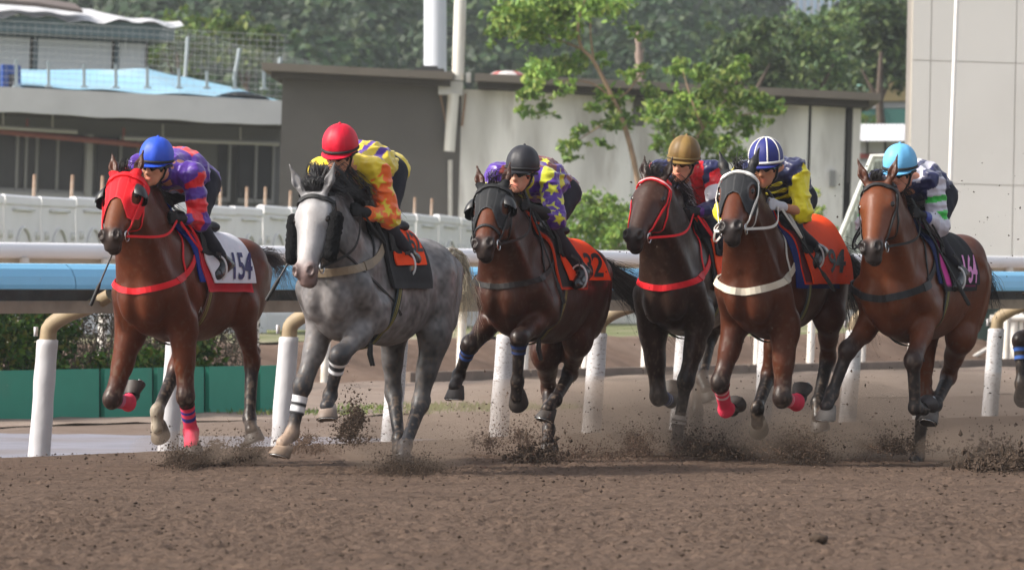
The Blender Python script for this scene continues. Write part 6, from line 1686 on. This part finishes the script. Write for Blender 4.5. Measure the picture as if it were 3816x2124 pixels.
# ------------------------------------------------------------------ the field
RED, BLK, WHT = S(222, 28, 40), (.018, .018, .019), S(225, 225, 228)
ORG, CREAM = S(255, 78, 22), S(205, 195, 178)
TXT = dict(wide=.95)
CFG = {
 1: dict(label='bay racehorse in a red blinker hood with white cloth marked 154', coat=(.098, .023, .0075), points=(.016, .011, .010), muzzle=(.045, .03, .026), face=(.135, .036, .012), blaze=(.17, .052, .018),
   bridle=RED, brow=RED, hood=RED, hood_rim=S(240, 60, 70), cups=True, breast=RED, breast_z=(1.10, 1.34, .040), ear=(.80, .34, .165), mane_l=.11, brand='N154', brand_x=-.02,
   sock={'RH': 4}, sockcol=(.42, .36, .28), hoofcol={'RH': (.20, .16, .12)}, girth=(.09, .03, .02),
   wraps=[('RF', .18, 1.02, S(230, 70, 100), [(.18, .45, S(200, 120, 160))]), ('LF', .22, 1.06, S(230, 70, 100), [(.33, .42, S(40, 60, 150)), (.52, .61, S(40, 60, 150))])],
   tail_path=[(0, 0, 0), (-.10, .02, .0), (-.20, .05, -.05), (-.27, .05, -.16)], tail_n=110, tail_sp=.035, tail=((.06, .055, .055), (.12, .11, .11)),
   cloths=[dict(name='pad', fr=(.13, .05), re=(-.62, -.30), lo=1.55, off=.008, col=S(25, 50, 140)),
           dict(name='saddle_cloth', fr=(.07, -.04), re=(-.70, -.67), lo=1.80, off=.016, col=S(190, 20, 38), edge=(S(215, 60, 70), 1)),
           dict(name='number_cloth', fr=(.01, -.12), re=(-.72, -.70), lo=1.58, off=.028, col=S(228, 228, 235), wave=.018, text=('154', -.55, 1.27, .24, TXT), tcol=S(38, 35, 95))]),
 2: dict(label='grey racehorse with black fleece cheek pieces and pale striped tail', coat=(.165, .155, .156), points=(.036, .036, .041), muzzle=(.26, .18, .17), face=(.31, .305, .315), blaze=(.48, .45, .44), earcol=(.27, .265, .275), dapple=True, mane_top=1.0,
   bridle=BLK, cheek=True, breast=S(150, 135, 115), breast_z=(1.22, 1.35, .050), neckstrap=BLK, ear=(.62, .62, .19), mane_l=.22, mane_n=520, mane_lift=.45, mane=((.012, .012, .014), (.05, .05, .055)), fore_n=150, fore_l=.10, fore_dir=(-.8, .45, .12), mane_r=.005,
   sock={'RF': 4}, sockcol=(.50, .36, .27), hoofcol={'RF': (.24, .17, .12), 'LF': (.20, .15, .12)}, hoofband={'RF': (.55, .42, .32), 'LF': (.45, .38, .33)}, darkhock=False, girth=(.015, .03, .04),
   wraps=[('LF', .10, .42, (.03, .03, .033), [(.10, .21, WHT), (.30, .41, WHT)]), ('RF', .22, .60, (.03, .03, .033), [(.22, .34, WHT), (.43, .56, WHT)])],
   tail=((.52, .46, .36), (.70, .61, .45)), tail_path=[(0, 0, 0), (-.10, .02, -.02), (-.15, .03, -.20), (-.14, .02, -.42)], tail_sp=.042, tail_n=260,
   cloths=[dict(name='pad', fr=(.09, .02), re=(-.62, -.52), lo=1.72, off=.010, col=(.017, .017, .019), thick=.022, edge=((.03, .03, .033), 2)),
           dict(name='number_cloth', fr=(.03, -.06), re=(-.58, -.46), lo=1.16, off=.036, col=ORG, wave=.03, text=('62', -.43, 1.41, .17, dict(wide=1.0)), tcol=BLK)]),
 3: dict(label='dark bay racehorse in a black blinker hood with orange cloth marked 32', coat=(.047, .0138, .0066), points=(.016, .011, .010), muzzle=(.035, .024, .022), face=(.10, .027, .010), blaze=(.115, .032, .012),
   bridle=BLK, hood=(.020, .021, .023), hood_rim=(.05, .05, .055), cups=True, breast=(.022, .020, .020), breast_z=(1.14, 1.28, .035), ear=(.74, .40, .165), mane_l=.10, nose=True, girth=(.02, .03, .035),
   wraps=[('RF', .12, .40, (.05, .035, .03), [(.12, .22, S(60, 90, 160)), (.29, .38, S(60, 90, 160))]), ('LF', .12, .36, (.03, .024, .022), [(.14, .22, S(40, 60, 110)), (.29, .35, S(40, 60, 110))])],
   tail_path=[(0, 0, 0), (-.10, .05, -.10), (-.22, .24, -.28), (-.34, .42, -.46)], tail_sp=.055,
   cloths=[dict(name='pad', fr=(.10, .02), re=(-.58, -.46), lo=1.74, off=.010, col=BLK, thick=.014, edge=(S(225, 70, 30), 1)),
           dict(name='number_cloth', fr=(-.04, -.14), re=(-.72, -.84), lo=1.50, off=.028, col=ORG, wave=.035, text=('32', -.61, 1.28, .22, dict(wide=1.45)), tcol=BLK)]),
 4: dict(label='near black racehorse with red bridle and red breast strap', coat=(.033, .0155, .0098), points=(.013, .010, .009), muzzle=(.024, .018, .017), face=(.045, .018, .011), blaze=(.05, .022, .014),
   bridle=RED, brow=RED, brow2=S(225, 190, 190), breast=RED, breast_z=(1.10, 1.33, .042), ear=(.80, .30, .16), mane_l=.15, fore_n=60, fore_l=.09, girth=(.02, .02, .02), sock={'LF': 1}, sockcol=(.3, .3, .3),
   wraps=[('RF', .30, .75, S(60, 85, 150), [(.42, .48, WHT), (.6, .66, WHT)]), ('LF', .80, 1.0, (.03, .03, .03), [(.80, .88, S(190, 180, 170)), (.94, 1.0, S(190, 180, 170))])],
   cloths=[dict(name='pad', fr=(.12, .06), re=(-.58, -.50), lo=1.76, off=.010, col=BLK, thick=.012),
           dict(name='number_cloth', fr=(.06, .0), re=(-.72, -.66), lo=1.74, off=.026, col=ORG, wave=.02)]),
 5: dict(label='bay racehorse in a black hood with white bridle and orange cloth marked 94', coat=(.074, .0195, .0078), points=(.014, .011, .010), muzzle=(.030, .023, .022), face=(.105, .029, .012), blaze=(.115, .032, .013), earcap=True,
   bridle=S(215, 212, 205), brow=S(225, 222, 218), hood=(.024, .025, .028), hood_rim=(.055, .055, .06), breast=CREAM, breast_z=(1.08, 1.34, .046), neckstrap=S(215, 212, 205), ear=(.78, .50, .185), mane_l=.10, girth=(.03, .035, .04), hoofcol={'RH': (.10, .085, .07)}, hoofband={'RH': (.35, .31, .26)},
   wraps=[('RF', .12, 1.08, S(228, 60, 90), [(.22, .29, S(230, 190, 195)), (.40, .47, S(230, 190, 195))]), ('LF', .20, 1.05, S(228, 60, 90), [(.24, .29, S(230, 190, 195)), (.36, .41, S(230, 190, 195))])],
   cloths=[dict(name='pad', fr=(.20, .13), re=(-.70, -.72), lo=1.72, off=.008, col=S(28, 45, 115)),
           dict(name='saddle_cloth', fr=(.12, .02), re=(-.40, -.25), lo=1.62, off=.016, col=S(95, 20, 32), edge=(S(235, 60, 30), 1)),
           dict(name='number_cloth', fr=(-.02, -.12), re=(-.80, -.88), lo=1.60, off=.028, col=ORG, wave=.02, text=('94', -.60, 1.30, .21, dict(wide=1.75)), tcol=BLK)]),
 6: dict(label='bright bay racehorse in plain black bridle with black cloth marked 164 in pink', coat=(.125, .033, .0105), points=(.024, .020, .020), muzzle=(.035, .027, .026), face=(.14, .038, .013), blaze=(.165, .05, .018),
   bridle=BLK, nose=False, breast=(.018, .019, .022), breast_z=(1.06, 1.33, .046), ear=(.66, .52, .175), mane_l=.13, fore_n=40, fore_l=.08, girth=(.02, .03, .03), hoofcol={'RF': (.26, .23, .20), 'LF': (.05, .04, .04), 'LH': (.16, .14, .125), 'RH': (.20, .17, .14)},
   tail_path=[(0, 0, 0), (-.05, .02, -.08), (-.09, .05, -.20), (-.08, .06, -.34)], tail_n=150, tail_sp=.03,
   cloths=[dict(name='pad', fr=(.14, .06), re=(-.5, -.4), lo=1.6, off=.008, col=S(25, 40, 90)),
           dict(name='saddle_cloth', fr=(.08, .0), re=(-.66, -.66), lo=1.78, off=.016, col=S(205, 60, 150), edge=(BLK, 2)),
           dict(name='number_cloth', fr=(-.05, -.14), re=(-.66, -.66), lo=1.62, off=.028, col=(.016, .016, .018), wave=.015, text=('164', -.48, 1.25, .25, dict(wide=.85)), tcol=S(225, 150, 205))]),
 7: dict(label='dark bay racehorse with blue leg bands entering at the right edge', coat=(.08, .026, .012), points=(.018, .013, .012), muzzle=(.035, .024, .022), bridle=BLK, breast=BLK, mane_l=.12, tail_n=150, mane_n=150,
   wraps=[('RF', .16, .46, (.03, .025, .022), [(.18, .27, S(70, 110, 190)), (.35, .44, S(70, 110, 190))])],
   cloths=[dict(name='saddle_cloth', fr=(.08, .0), re=(-.62, -.6), lo=1.7, off=.012, col=BLK)]),
}
def frac(x): return x - np.floor(x)
PUR, R1, YEL, OR2 = map(np.array, (S(82, 40, 150), S(225, 28, 42), S(232, 205, 48), S(250, 112, 40)))
NAV, WH2, GRN, BRN, YG = map(np.array, (S(30, 36, 84), S(205, 203, 216), S(50, 195, 75), S(118, 48, 40), S(212, 216, 58)))
def base(d, c): return np.tile(np.asarray(c, float), (d['n'], 1))
def silk1(d):
    c = base(d, PUR)
    m = d['sleeve'] & (frac((d['t'] + .01) / .165) < .55); c[m] = R1
    b = ~d['sleeve'] & (np.abs(d['y']) < .10) & (d['z'] > .03) & (d['s'] > .45) & (d['s'] < .72) & (np.abs(d['y']) > .03 * (1 - d['s'])); c[b] = R1
    b = ~d['sleeve'] & (d['z'] < -.07) & (d['s'] > .60) & (d['s'] < .72); c[b] = R1
    return c
def silk2(d):
    c = base(d, YEL)
    b = ~d['sleeve'] & (d['z'] > -.12) & (d['s'] > .18) & (d['s'] < 1.02) & (frac((d['y'] + .022) / .075) < .42); c[b] = PUR
    b = ~d['sleeve'] & (d['z'] < -.06) & (d['s'] > .55) & (d['s'] < .85); c[b] = PUR
    m = d['sleeve'] & (d['t'] > -.045); c[m] = OR2
    for k, (x, y) in enumerate(((.02, .06), (-.06, .14), (.035, .21), (-.04, .30), (.03, .37), (-.07, .40), (.09, .29), (.10, .12), (-.02, .45))):
        c[m & star(d['a'], d['t'], x, y, .047, .5 * k)] = YEL
    return c
def silk3(d):
    c = base(d, PUR)
    b = ~d['sleeve']
    c[b & ((np.abs(d['y'] - (d['s'] - .5) * .26) < .05) | (np.abs(d['y'] + (d['s'] - .5) * .26) < .05)) & (d['z'] > -.02)] = BRN
    c[b & (d['s'] > .93) & (d['z'] > .03) & (np.abs(d['y']) < .09)] = BRN
    for k, (x, y) in enumerate(((.3, .10), (.55, .13), (.8, .12), (.3, -.1), (.6, -.14), (.85, -.1), (.1, .02), (.45, .17), (.7, .0))):
        c[b & star(d['s'] * .46, d['y'], x * .46, y, .042, .7 * k)] = YG
    b2 = b & (d['s'] > .8) & (d['z'] < .05) & (np.abs(d['y']) < .12) & (np.abs(d['y']) > .035); c[b2] = YG
    m = d['sleeve'] & (d['t'] > -.02)
    for k, (x, y) in enumerate(((.01, .09), (-.06, .17), (.035, .22), (-.01, .31), (.055, .38), (-.07, .40), (.10, .13))):
        c[m & star(d['a'], d['t'], x, y, .050, .4 * k)] = YG
    return c
def silk4(d):
    c = base(d, NAV)
    m = d['sleeve'] & (d['t'] < .16) & (d['t'] > -.06); c[m] = R1
    b = ~d['sleeve'] & (d['z'] < -.0) & (d['s'] > .45) & (d['y'] > .03) & (d['y'] < .11); c[b] = R1
    b = ~d['sleeve'] & (d['z'] < -.0) & (d['s'] > .45) & (d['y'] < .03) & (d['y'] > -.02); c[b] = WH2
    m = d['sleeve'] & (d['t'] > .44); c[m] = np.array(S(90, 40, 130))
    return c
def silk5(d):
    c = base(d, NAV * .8); m = d['sleeve'] & (d['t'] > -.03); c[m] = np.array(S(240, 225, 25)); return c
def silk6(d):
    c = base(d, NAV)
    b = ~d['sleeve'] & (np.abs(np.abs(d['y']) - .085) < .022) & (d['z'] > -.04); c[b] = WH2
    b = ~d['sleeve'] & (d['z'] > .02) & (np.abs(d['y']) < .03) & (d['s'] > .5); c[b] = WH2
    b = ~d['sleeve'] & (d['z'] < -.08) & (d['s'] > .5) & (d['s'] < .75); c[b] = WH2 * .4
    m = d['sleeve'] & (d['t'] > -.055); c[m] = WH2
    for a0, a1 in ((.085, .125), (.185, .245)):
        c[m & (d['t'] > a0) & (d['t'] < a1)] = GRN
    return c
def frogs(J, putmb, g):
    """looped braid across the chest"""
    Cc = g['C0']; sp, lat, bu = g['sp'], g['lat'], g['bu']
    for k, s0 in enumerate((.06, -.06, -.17)):
        for sg in (1, -1):
            o = Cc + sp * s0 - bu * .125 + np.array([.06, 0, .0])
            P = [o, o + lat * .06 * sg + bu * .012, o + lat * .105 * sg + sp * .018 + bu * .022, o + lat * .12 * sg + bu * .028, o + lat * .10 * sg - sp * .018 + bu * .02, o + lat * .06 * sg + bu * .010, o - bu * .004]
            mb = MB(); mb.tube(catmull(P, 24), .008, 6, True, S(215, 200, 40)); putmb(mb, 'braid', m_silk)
SKN = S(226, 162, 130, .80)
RID = {
 1: dict(label='rider in purple silks with red hooped sleeves and shiny blue cap', silk=silk1, cap=[S(45, 85, 205)], band=BLK, skin=SKN, sleeve=.66, hd=(2, 0, -6), collar=S(70, 35, 130), cuff=.80),
 2: dict(label='rider in yellow silks with orange starred sleeves and a red cap', silk=silk2, cap=[S(222, 22, 55), S(205, 18, 48)], band=BLK, skin=SKN, sleeve=.80, hd=(12, 2, -4), cuff=.74),
 3: dict(label='rider in purple silks with yellow stars and a black cap', silk=silk3, cap=[(.026, .026, .032), (.020, .020, .026)], band=BLK, skin=S(228, 168, 140, .80), sleeve=.50, hd=(-2, -2, -5), collar=tuple(YG), cuff=.46),
 4: dict(label='rider in navy and red silks with white armbands and olive cap', silk=silk4, cap=[S(140, 112, 62), S(112, 88, 48)], panoff=0, band=S(110, 90, 50), skin=SKN, sleeve=.80, hd=(2, 0, -8), armband=S(222, 222, 230), cuff=.84, lens=mat('goggle_lens_tinted', (.05, .035, .02), rough=.12, spec=.8)),
 5: dict(label='rider in navy silks with short yellow sleeves and white seamed navy cap', silk=silk5, cap=[S(42, 48, 120)], seams=S(225, 222, 215), band=S(225, 222, 215), skin=S(215, 150, 115, .78), sleeve=.14, hd=(4, 2, 0), glove=m_glovew, cuff=.80, extra=[frogs]),
 6: dict(label='rider in navy silks with white and green sleeves and light blue cap', silk=silk6, cap=[S(110, 185, 232)], band=BLK, skin=S(224, 155, 128, .78), sleeve=.60, hd=(6, 0, -2), cuffband=S(30, 55, 150), cuff=.86),
}
def free_hands(hid):
    """hands hold the reins beside the neck, never inside it"""
    B, H = horse_blob(POSE[hid]['j'], CFG[hid])
    for s in 'LR':
        q = POSE[hid]['j']; q[s + 'Jt'] = tuple(np.array(q[s + 'Ja']) + (.135, .012 if s == 'L' else -.012, -.075))
        p = np.array([POSE[hid]['j'][s + 'Jh']], float)
        for _ in range(6):
            d = float(B.dist(p)[0])
            if d < .055:
                g_ = B.grad(p)[0]; g_[0] *= .3; p = p + unit(g_) * (.055 - d)
        POSE[hid]['j'][s + 'Jh'] = tuple(p[0])
for hid in sorted(CFG):
    CFG[hid]['group'] = 'galloping racehorses'
    free_hands(hid)
    build_horse(hid, CFG[hid])
    if hid in RID: build_rider(hid, RID[hid])
whip(1, 'R', (.30, -.28, -.92), .62, 'thin black whip hanging beside the red hooded bay horse')
whip(2, 'R', (.30, -.40, -.85), .62, 'thin black whip hanging beside the grey horse')
whip(3, 'L', (-.05, .34, -.94), .66, 'black whip lying across the shoulder of horse 32')
whip(5, 'L', (-.35, .45, -.80), .66, 'black whip held beside the cloth marked 94')
whip(6, 'L', (-.28, .40, -.86), .66, 'black whip held beside the pink edged cloth marked 164')
# ------------------------------------------------------------------ thrown dirt
m_clod = mat('wet_clod', (.058, .040, .029), rough=.9, spec=.2, noise=.4, nscale=30)
m_clodl = mat('dry_clod', (.12, .083, .063), rough=.95, spec=.1, noise=.4, nscale=30)
def lumps(P, r, g):
    n = len(P); V0 = np.array([(1, 0, 0), (-1, 0, 0), (0, 1, 0), (0, -1, 0), (0, 0, 1), (0, 0, -1)], float)
    F0 = np.array([(0, 2, 4), (2, 1, 4), (1, 3, 4), (3, 0, 4), (2, 0, 5), (1, 2, 5), (3, 1, 5), (0, 3, 5)])
    V = V0[None] * g.uniform(.45, 1.4, (n, 6, 1)) + g.normal(0, .18, (n, 6, 3))
    ax = g.uniform(.6, 1.5, (n, 1, 3)); V = P[:, None] + V * ax * r[:, None, None]
    F = F0[None] + (np.arange(n) * 6)[:, None, None]
    return V.reshape(-1, 3), F.reshape(-1, 3)
def gpoint(u, v):
    """ground point of the track under a photo pixel"""
    Y = (HC - GZ) * 21600 / max(v - 1100, 60); return px(u, v, Y)
def spray(u0, u1, vt, vb, Y, n, r0, r1, label, seed, m=m_clod, dense=1.6, dy=.5, lean=0.0):
    """a burst: several overlapping puffs, densest at the foot and thinning outwards"""
    g = np.random.default_rng(seed)
    b = px((u0 + u1) / 2, vb, Y); w, hgt = (u1 - u0), (vb - vt)
    k = 9; cu = u0 + w * g.beta(2.5, 2.5, k); cv = hgt * (g.beta(1.2, 1.6 + dense, k)) ; cr = g.uniform(.35, 1.0, k); wt = g.dirichlet(np.full(k, 1.5))
    q = g.choice(k, n, p=wt); f = np.abs(g.normal(0, 1, n)) ** 1.55
    an = g.uniform(0, 2 * math.pi, n)
    u = cu[q] + np.cos(an) * f * w * .14 * cr[q]; hh = cv[q] * .55 + np.sin(an) * f * hgt * .24 * cr[q]
    hh = np.where(hh < 0, -hh * g.uniform(.0, .6, n), hh)
    v = vb - hh
    Yd = Y + g.normal(0, dy, n)
    P = np.stack([(u - 1908) * Y / 21600, Yd, HC + (1100 - v) * Y / 21600], 1)
    P[:, 2] = np.maximum(P[:, 2], GZ - .01)
    r = r0 + (r1 - r0) * g.random(n) ** 7
    V, F = lumps(P - b, r, g)
    o = mk('dirt_spray', V, F, m, None, False); o.location = b
    tag(o, label, 'dirt', kind='stuff')
def Yof(h, j):
    p = POSE[h]; q = p['j'][j]; return p['o'][1] - q[0] * math.cos(p['a']) - q[1] * math.sin(p['a'])
spray(585, 800, 1620, 1728, Yof(1, 'LFt'), 22950, .0014, .008, 'dark clods bursting round the pink wrapped forefoot of the bay', 1)
spray(770, 1010, 1560, 1730, Yof(1, 'LHt') + .3, 13260, .0014, .009, 'spattered dark clods behind the red hooded bay', 2, dense=1.3)
spray(1215, 1375, 1420, 1650, 36.0, 8160, .0014, .010, 'tall splash of dark clods under the belly of the grey', 3, dense=.9)
spray(1010, 1460, 1560, 1680, 36.3, 7650, .0014, .007, 'thin scatter of dirt behind the forelegs of the grey', 4, m_clodl, 1.2)
spray(1360, 1660, 1640, 1752, Yof(2, 'LHt') + .1, 30600, .0014, .007, 'dark heap of dirt thrown up by the hind feet of the grey', 5, dense=2.0)
spray(1640, 2420, 1420, 1720, 38.5, 17850, .0014, .007, 'wide cloud of small clods behind horse 32', 6, m_clodl, 1.2, .9)
spray(1840, 2140, 1590, 1735, 38.0, 3600, .004, .022, 'dark clods on the ground line under horse 32', 7, m_clod, 1.6)
spray(2300, 2560, 1480, 1690, 39.0, 13260, .0014, .007, 'loose spray before the near black horse', 8, m_clodl, 1.3)
spray(2500, 2800, 1520, 1695, 38.6, 28050, .0014, .008, 'dense dark burst of dirt at the feet of the near black horse', 9, m_clod, 1.7)
spray(2850, 3130, 1540, 1705, 37.6, 30600, .0014, .007, 'dense dark burst of dirt between horses 94 and 164', 10, m_clod, 2.0)
spray(2700, 3500, 1440, 1690, 38.6, 17850, .0014, .007, 'fine brown spray hanging behind horse 94', 11, m_clodl, 1.3, .9)
spray(3230, 3470, 1520, 1680, 38.0, 9690, .0014, .008, 'scattered clods behind the standing leg of horse 164', 12, m_clod, 1.4)
spray(3560, 3860, 1590, 1745, 36.6, 6500, .004, .024, 'big rounded cloud of clods at the right edge', 13, m_clod, 1.1)
g = np.random.default_rng(99)
n = 1700; u = 1500 + 2400 * g.beta(2.2, 1.6, n); v = g.uniform(560, 1560, n) ** 1.0; keep = g.random(n) < np.clip((v - 500) / 900, .05, 1); u, v = u[keep], v[keep]; Y = g.uniform(36.5, 41, len(u))
P = np.stack([(u - 1908) * Y / 21600, Y, HC + (1100 - v) * Y / 21600], 1); r = .002 + .0065 * g.random(len(u)) ** 4
V, F = lumps(P, r, g); tag(mk('airborne_grit', V, F, m_clod, None, False), 'tiny flecks of dirt flying through the air round the field', 'dirt', kind='stuff')
# loose lumps lying on the track
n = 9000; Y = 21 + 19 * g.random(n); X = g.uniform(-.10, .10, n) * Y
r = .002 + .010 * g.random(n) ** 5
P = np.stack([X, Y, zbase(X, Y) + r * .1 - .004], 1)
V, F = lumps(P, r, g); V[:, 2] = zbase(V[:, 0], V[:, 1]) + (V[:, 2] - zbase(V[:, 0], V[:, 1])) * .6; tag(mk('loose_clods', V, F, m_clod, None, False), 'loose dark lumps strewn over the raked dirt', 'dirt', kind='stuff')
for k, (u, v, w) in enumerate(((3052, 2015, .045),)):
    b = gpoint(u, v); B = Blob()
    for q in range(7): B.ell(g.normal(0, .4, 3) * [w, w * .6, 0] + (0, 0, w * .2), np.array([.55, .5, .30]) * w * g.uniform(.6, 1.2), k=.02)
    V, Q = B.mesh(w / 7, 1); V += vnormals(V, Q) * (vnoise(V * 60) * w * .25)[:, None]
    o = mk('clod', V, Q, m_clod); o.location = b
    tag(o, 'dark clod lying on the raked dirt at lower right', 'clod')

# low dust hanging behind the feet
dm = bpy.data.materials.new('dust'); dm.use_nodes = True; dn = dm.node_tree
for q in list(dn.nodes):
    if q.type == 'BSDF_PRINCIPLED': dn.nodes.remove(q)
pv = dn.nodes.new('ShaderNodeVolumePrincipled'); pv.inputs['Color'].default_value = (.62, .48, .38, 1); pv.inputs['Density'].default_value = .75; pv.inputs['Anisotropy'].default_value = .2
dn.links.new(pv.outputs[0], dn.nodes['Material Output'].inputs['Volume'])
for u, v, Y, rx, ry, rz_, lab in ((2150, 1560, 39.6, 1.3, .7, .30, 'thin brown dust hanging low behind horse 32'), (2720, 1560, 39.4, 1.5, .8, .34, 'thin brown dust low behind the near black horse'),
                             (690, 1670, Yof(1, 'LFt'), .36, .3, .12, 'brown dust puff at the pink wrapped forefoot'), (900, 1650, 37.4, .42, .3, .15, 'brown dust puff behind the red hooded bay'), (1520, 1700, Yof(2, 'LHt') - .1, .42, .3, .11, 'brown dust puff at the hind feet of the grey'), (2660, 1620, 38.5, .5, .3, .17, 'brown dust puff beside the near black horse'), (2990, 1630, 37.5, .5, .3, .18, 'brown dust puff between horses 94 and 164'), (3700, 1670, 36.5, .5, .3, .16, 'brown dust puff at the right edge'),
                             (3420, 1570, 38.6, 1.4, .8, .36, 'thin brown dust low around horse 164'), (1480, 1640, 36.6, .55, .5, .16, 'thin brown dust low behind the grey')):
    c = px(u, v, Y); th = np.linspace(0, math.pi, 13); ph = np.linspace(0, 2 * math.pi, 25)
    G = np.array([[(rx * math.sin(a) * math.cos(b_), ry * math.sin(a) * math.sin(b_), rz_ * math.cos(a)) for b_ in ph[:-1]] for a in th[1:-1]])
    mb = MB(); a_, b_ = G.shape[:2]; V = np.vstack([G.reshape(-1, 3), [(0, 0, rz_), (0, 0, -rz_)]])
    i, j = np.meshgrid(np.arange(a_ - 1), np.arange(b_), indexing='ij'); j2 = (j + 1) % b_
    Fq = np.stack([i * b_ + j, (i + 1) * b_ + j, (i + 1) * b_ + j2, i * b_ + j2], -1).reshape(-1, 4)
    Ft = [(a_ * b_, q, (q + 1) % b_) for q in range(b_)] + [(a_ * b_ + 1, (a_ - 1) * b_ + (q + 1) % b_, (a_ - 1) * b_ + q) for q in range(b_)]
    o = mk('dust', V, [Fq, np.array(Ft)], dm); o.location = c; tag(o, lab, 'dust', kind='stuff')

# haze over the distance: one closed box, the sky wholly outside it
hz_ = bpy.data.materials.new('haze'); hz_.use_nodes = True; hn = hz_.node_tree
for q in list(hn.nodes):
    if q.type == 'BSDF_PRINCIPLED': hn.nodes.remove(q)
hv = hn.nodes.new('ShaderNodeVolumePrincipled'); hv.inputs['Color'].default_value = (.86, .90, .96, 1); hv.inputs['Density'].default_value = .00030
hn.links.new(hv.outputs[0], hn.nodes['Material Output'].inputs['Volume'])
hb = MB(); hb.box((0, 1050, 28.5), (2000, 2400, 63)); tag(hb.build('haze', hz_), kind='stuff')
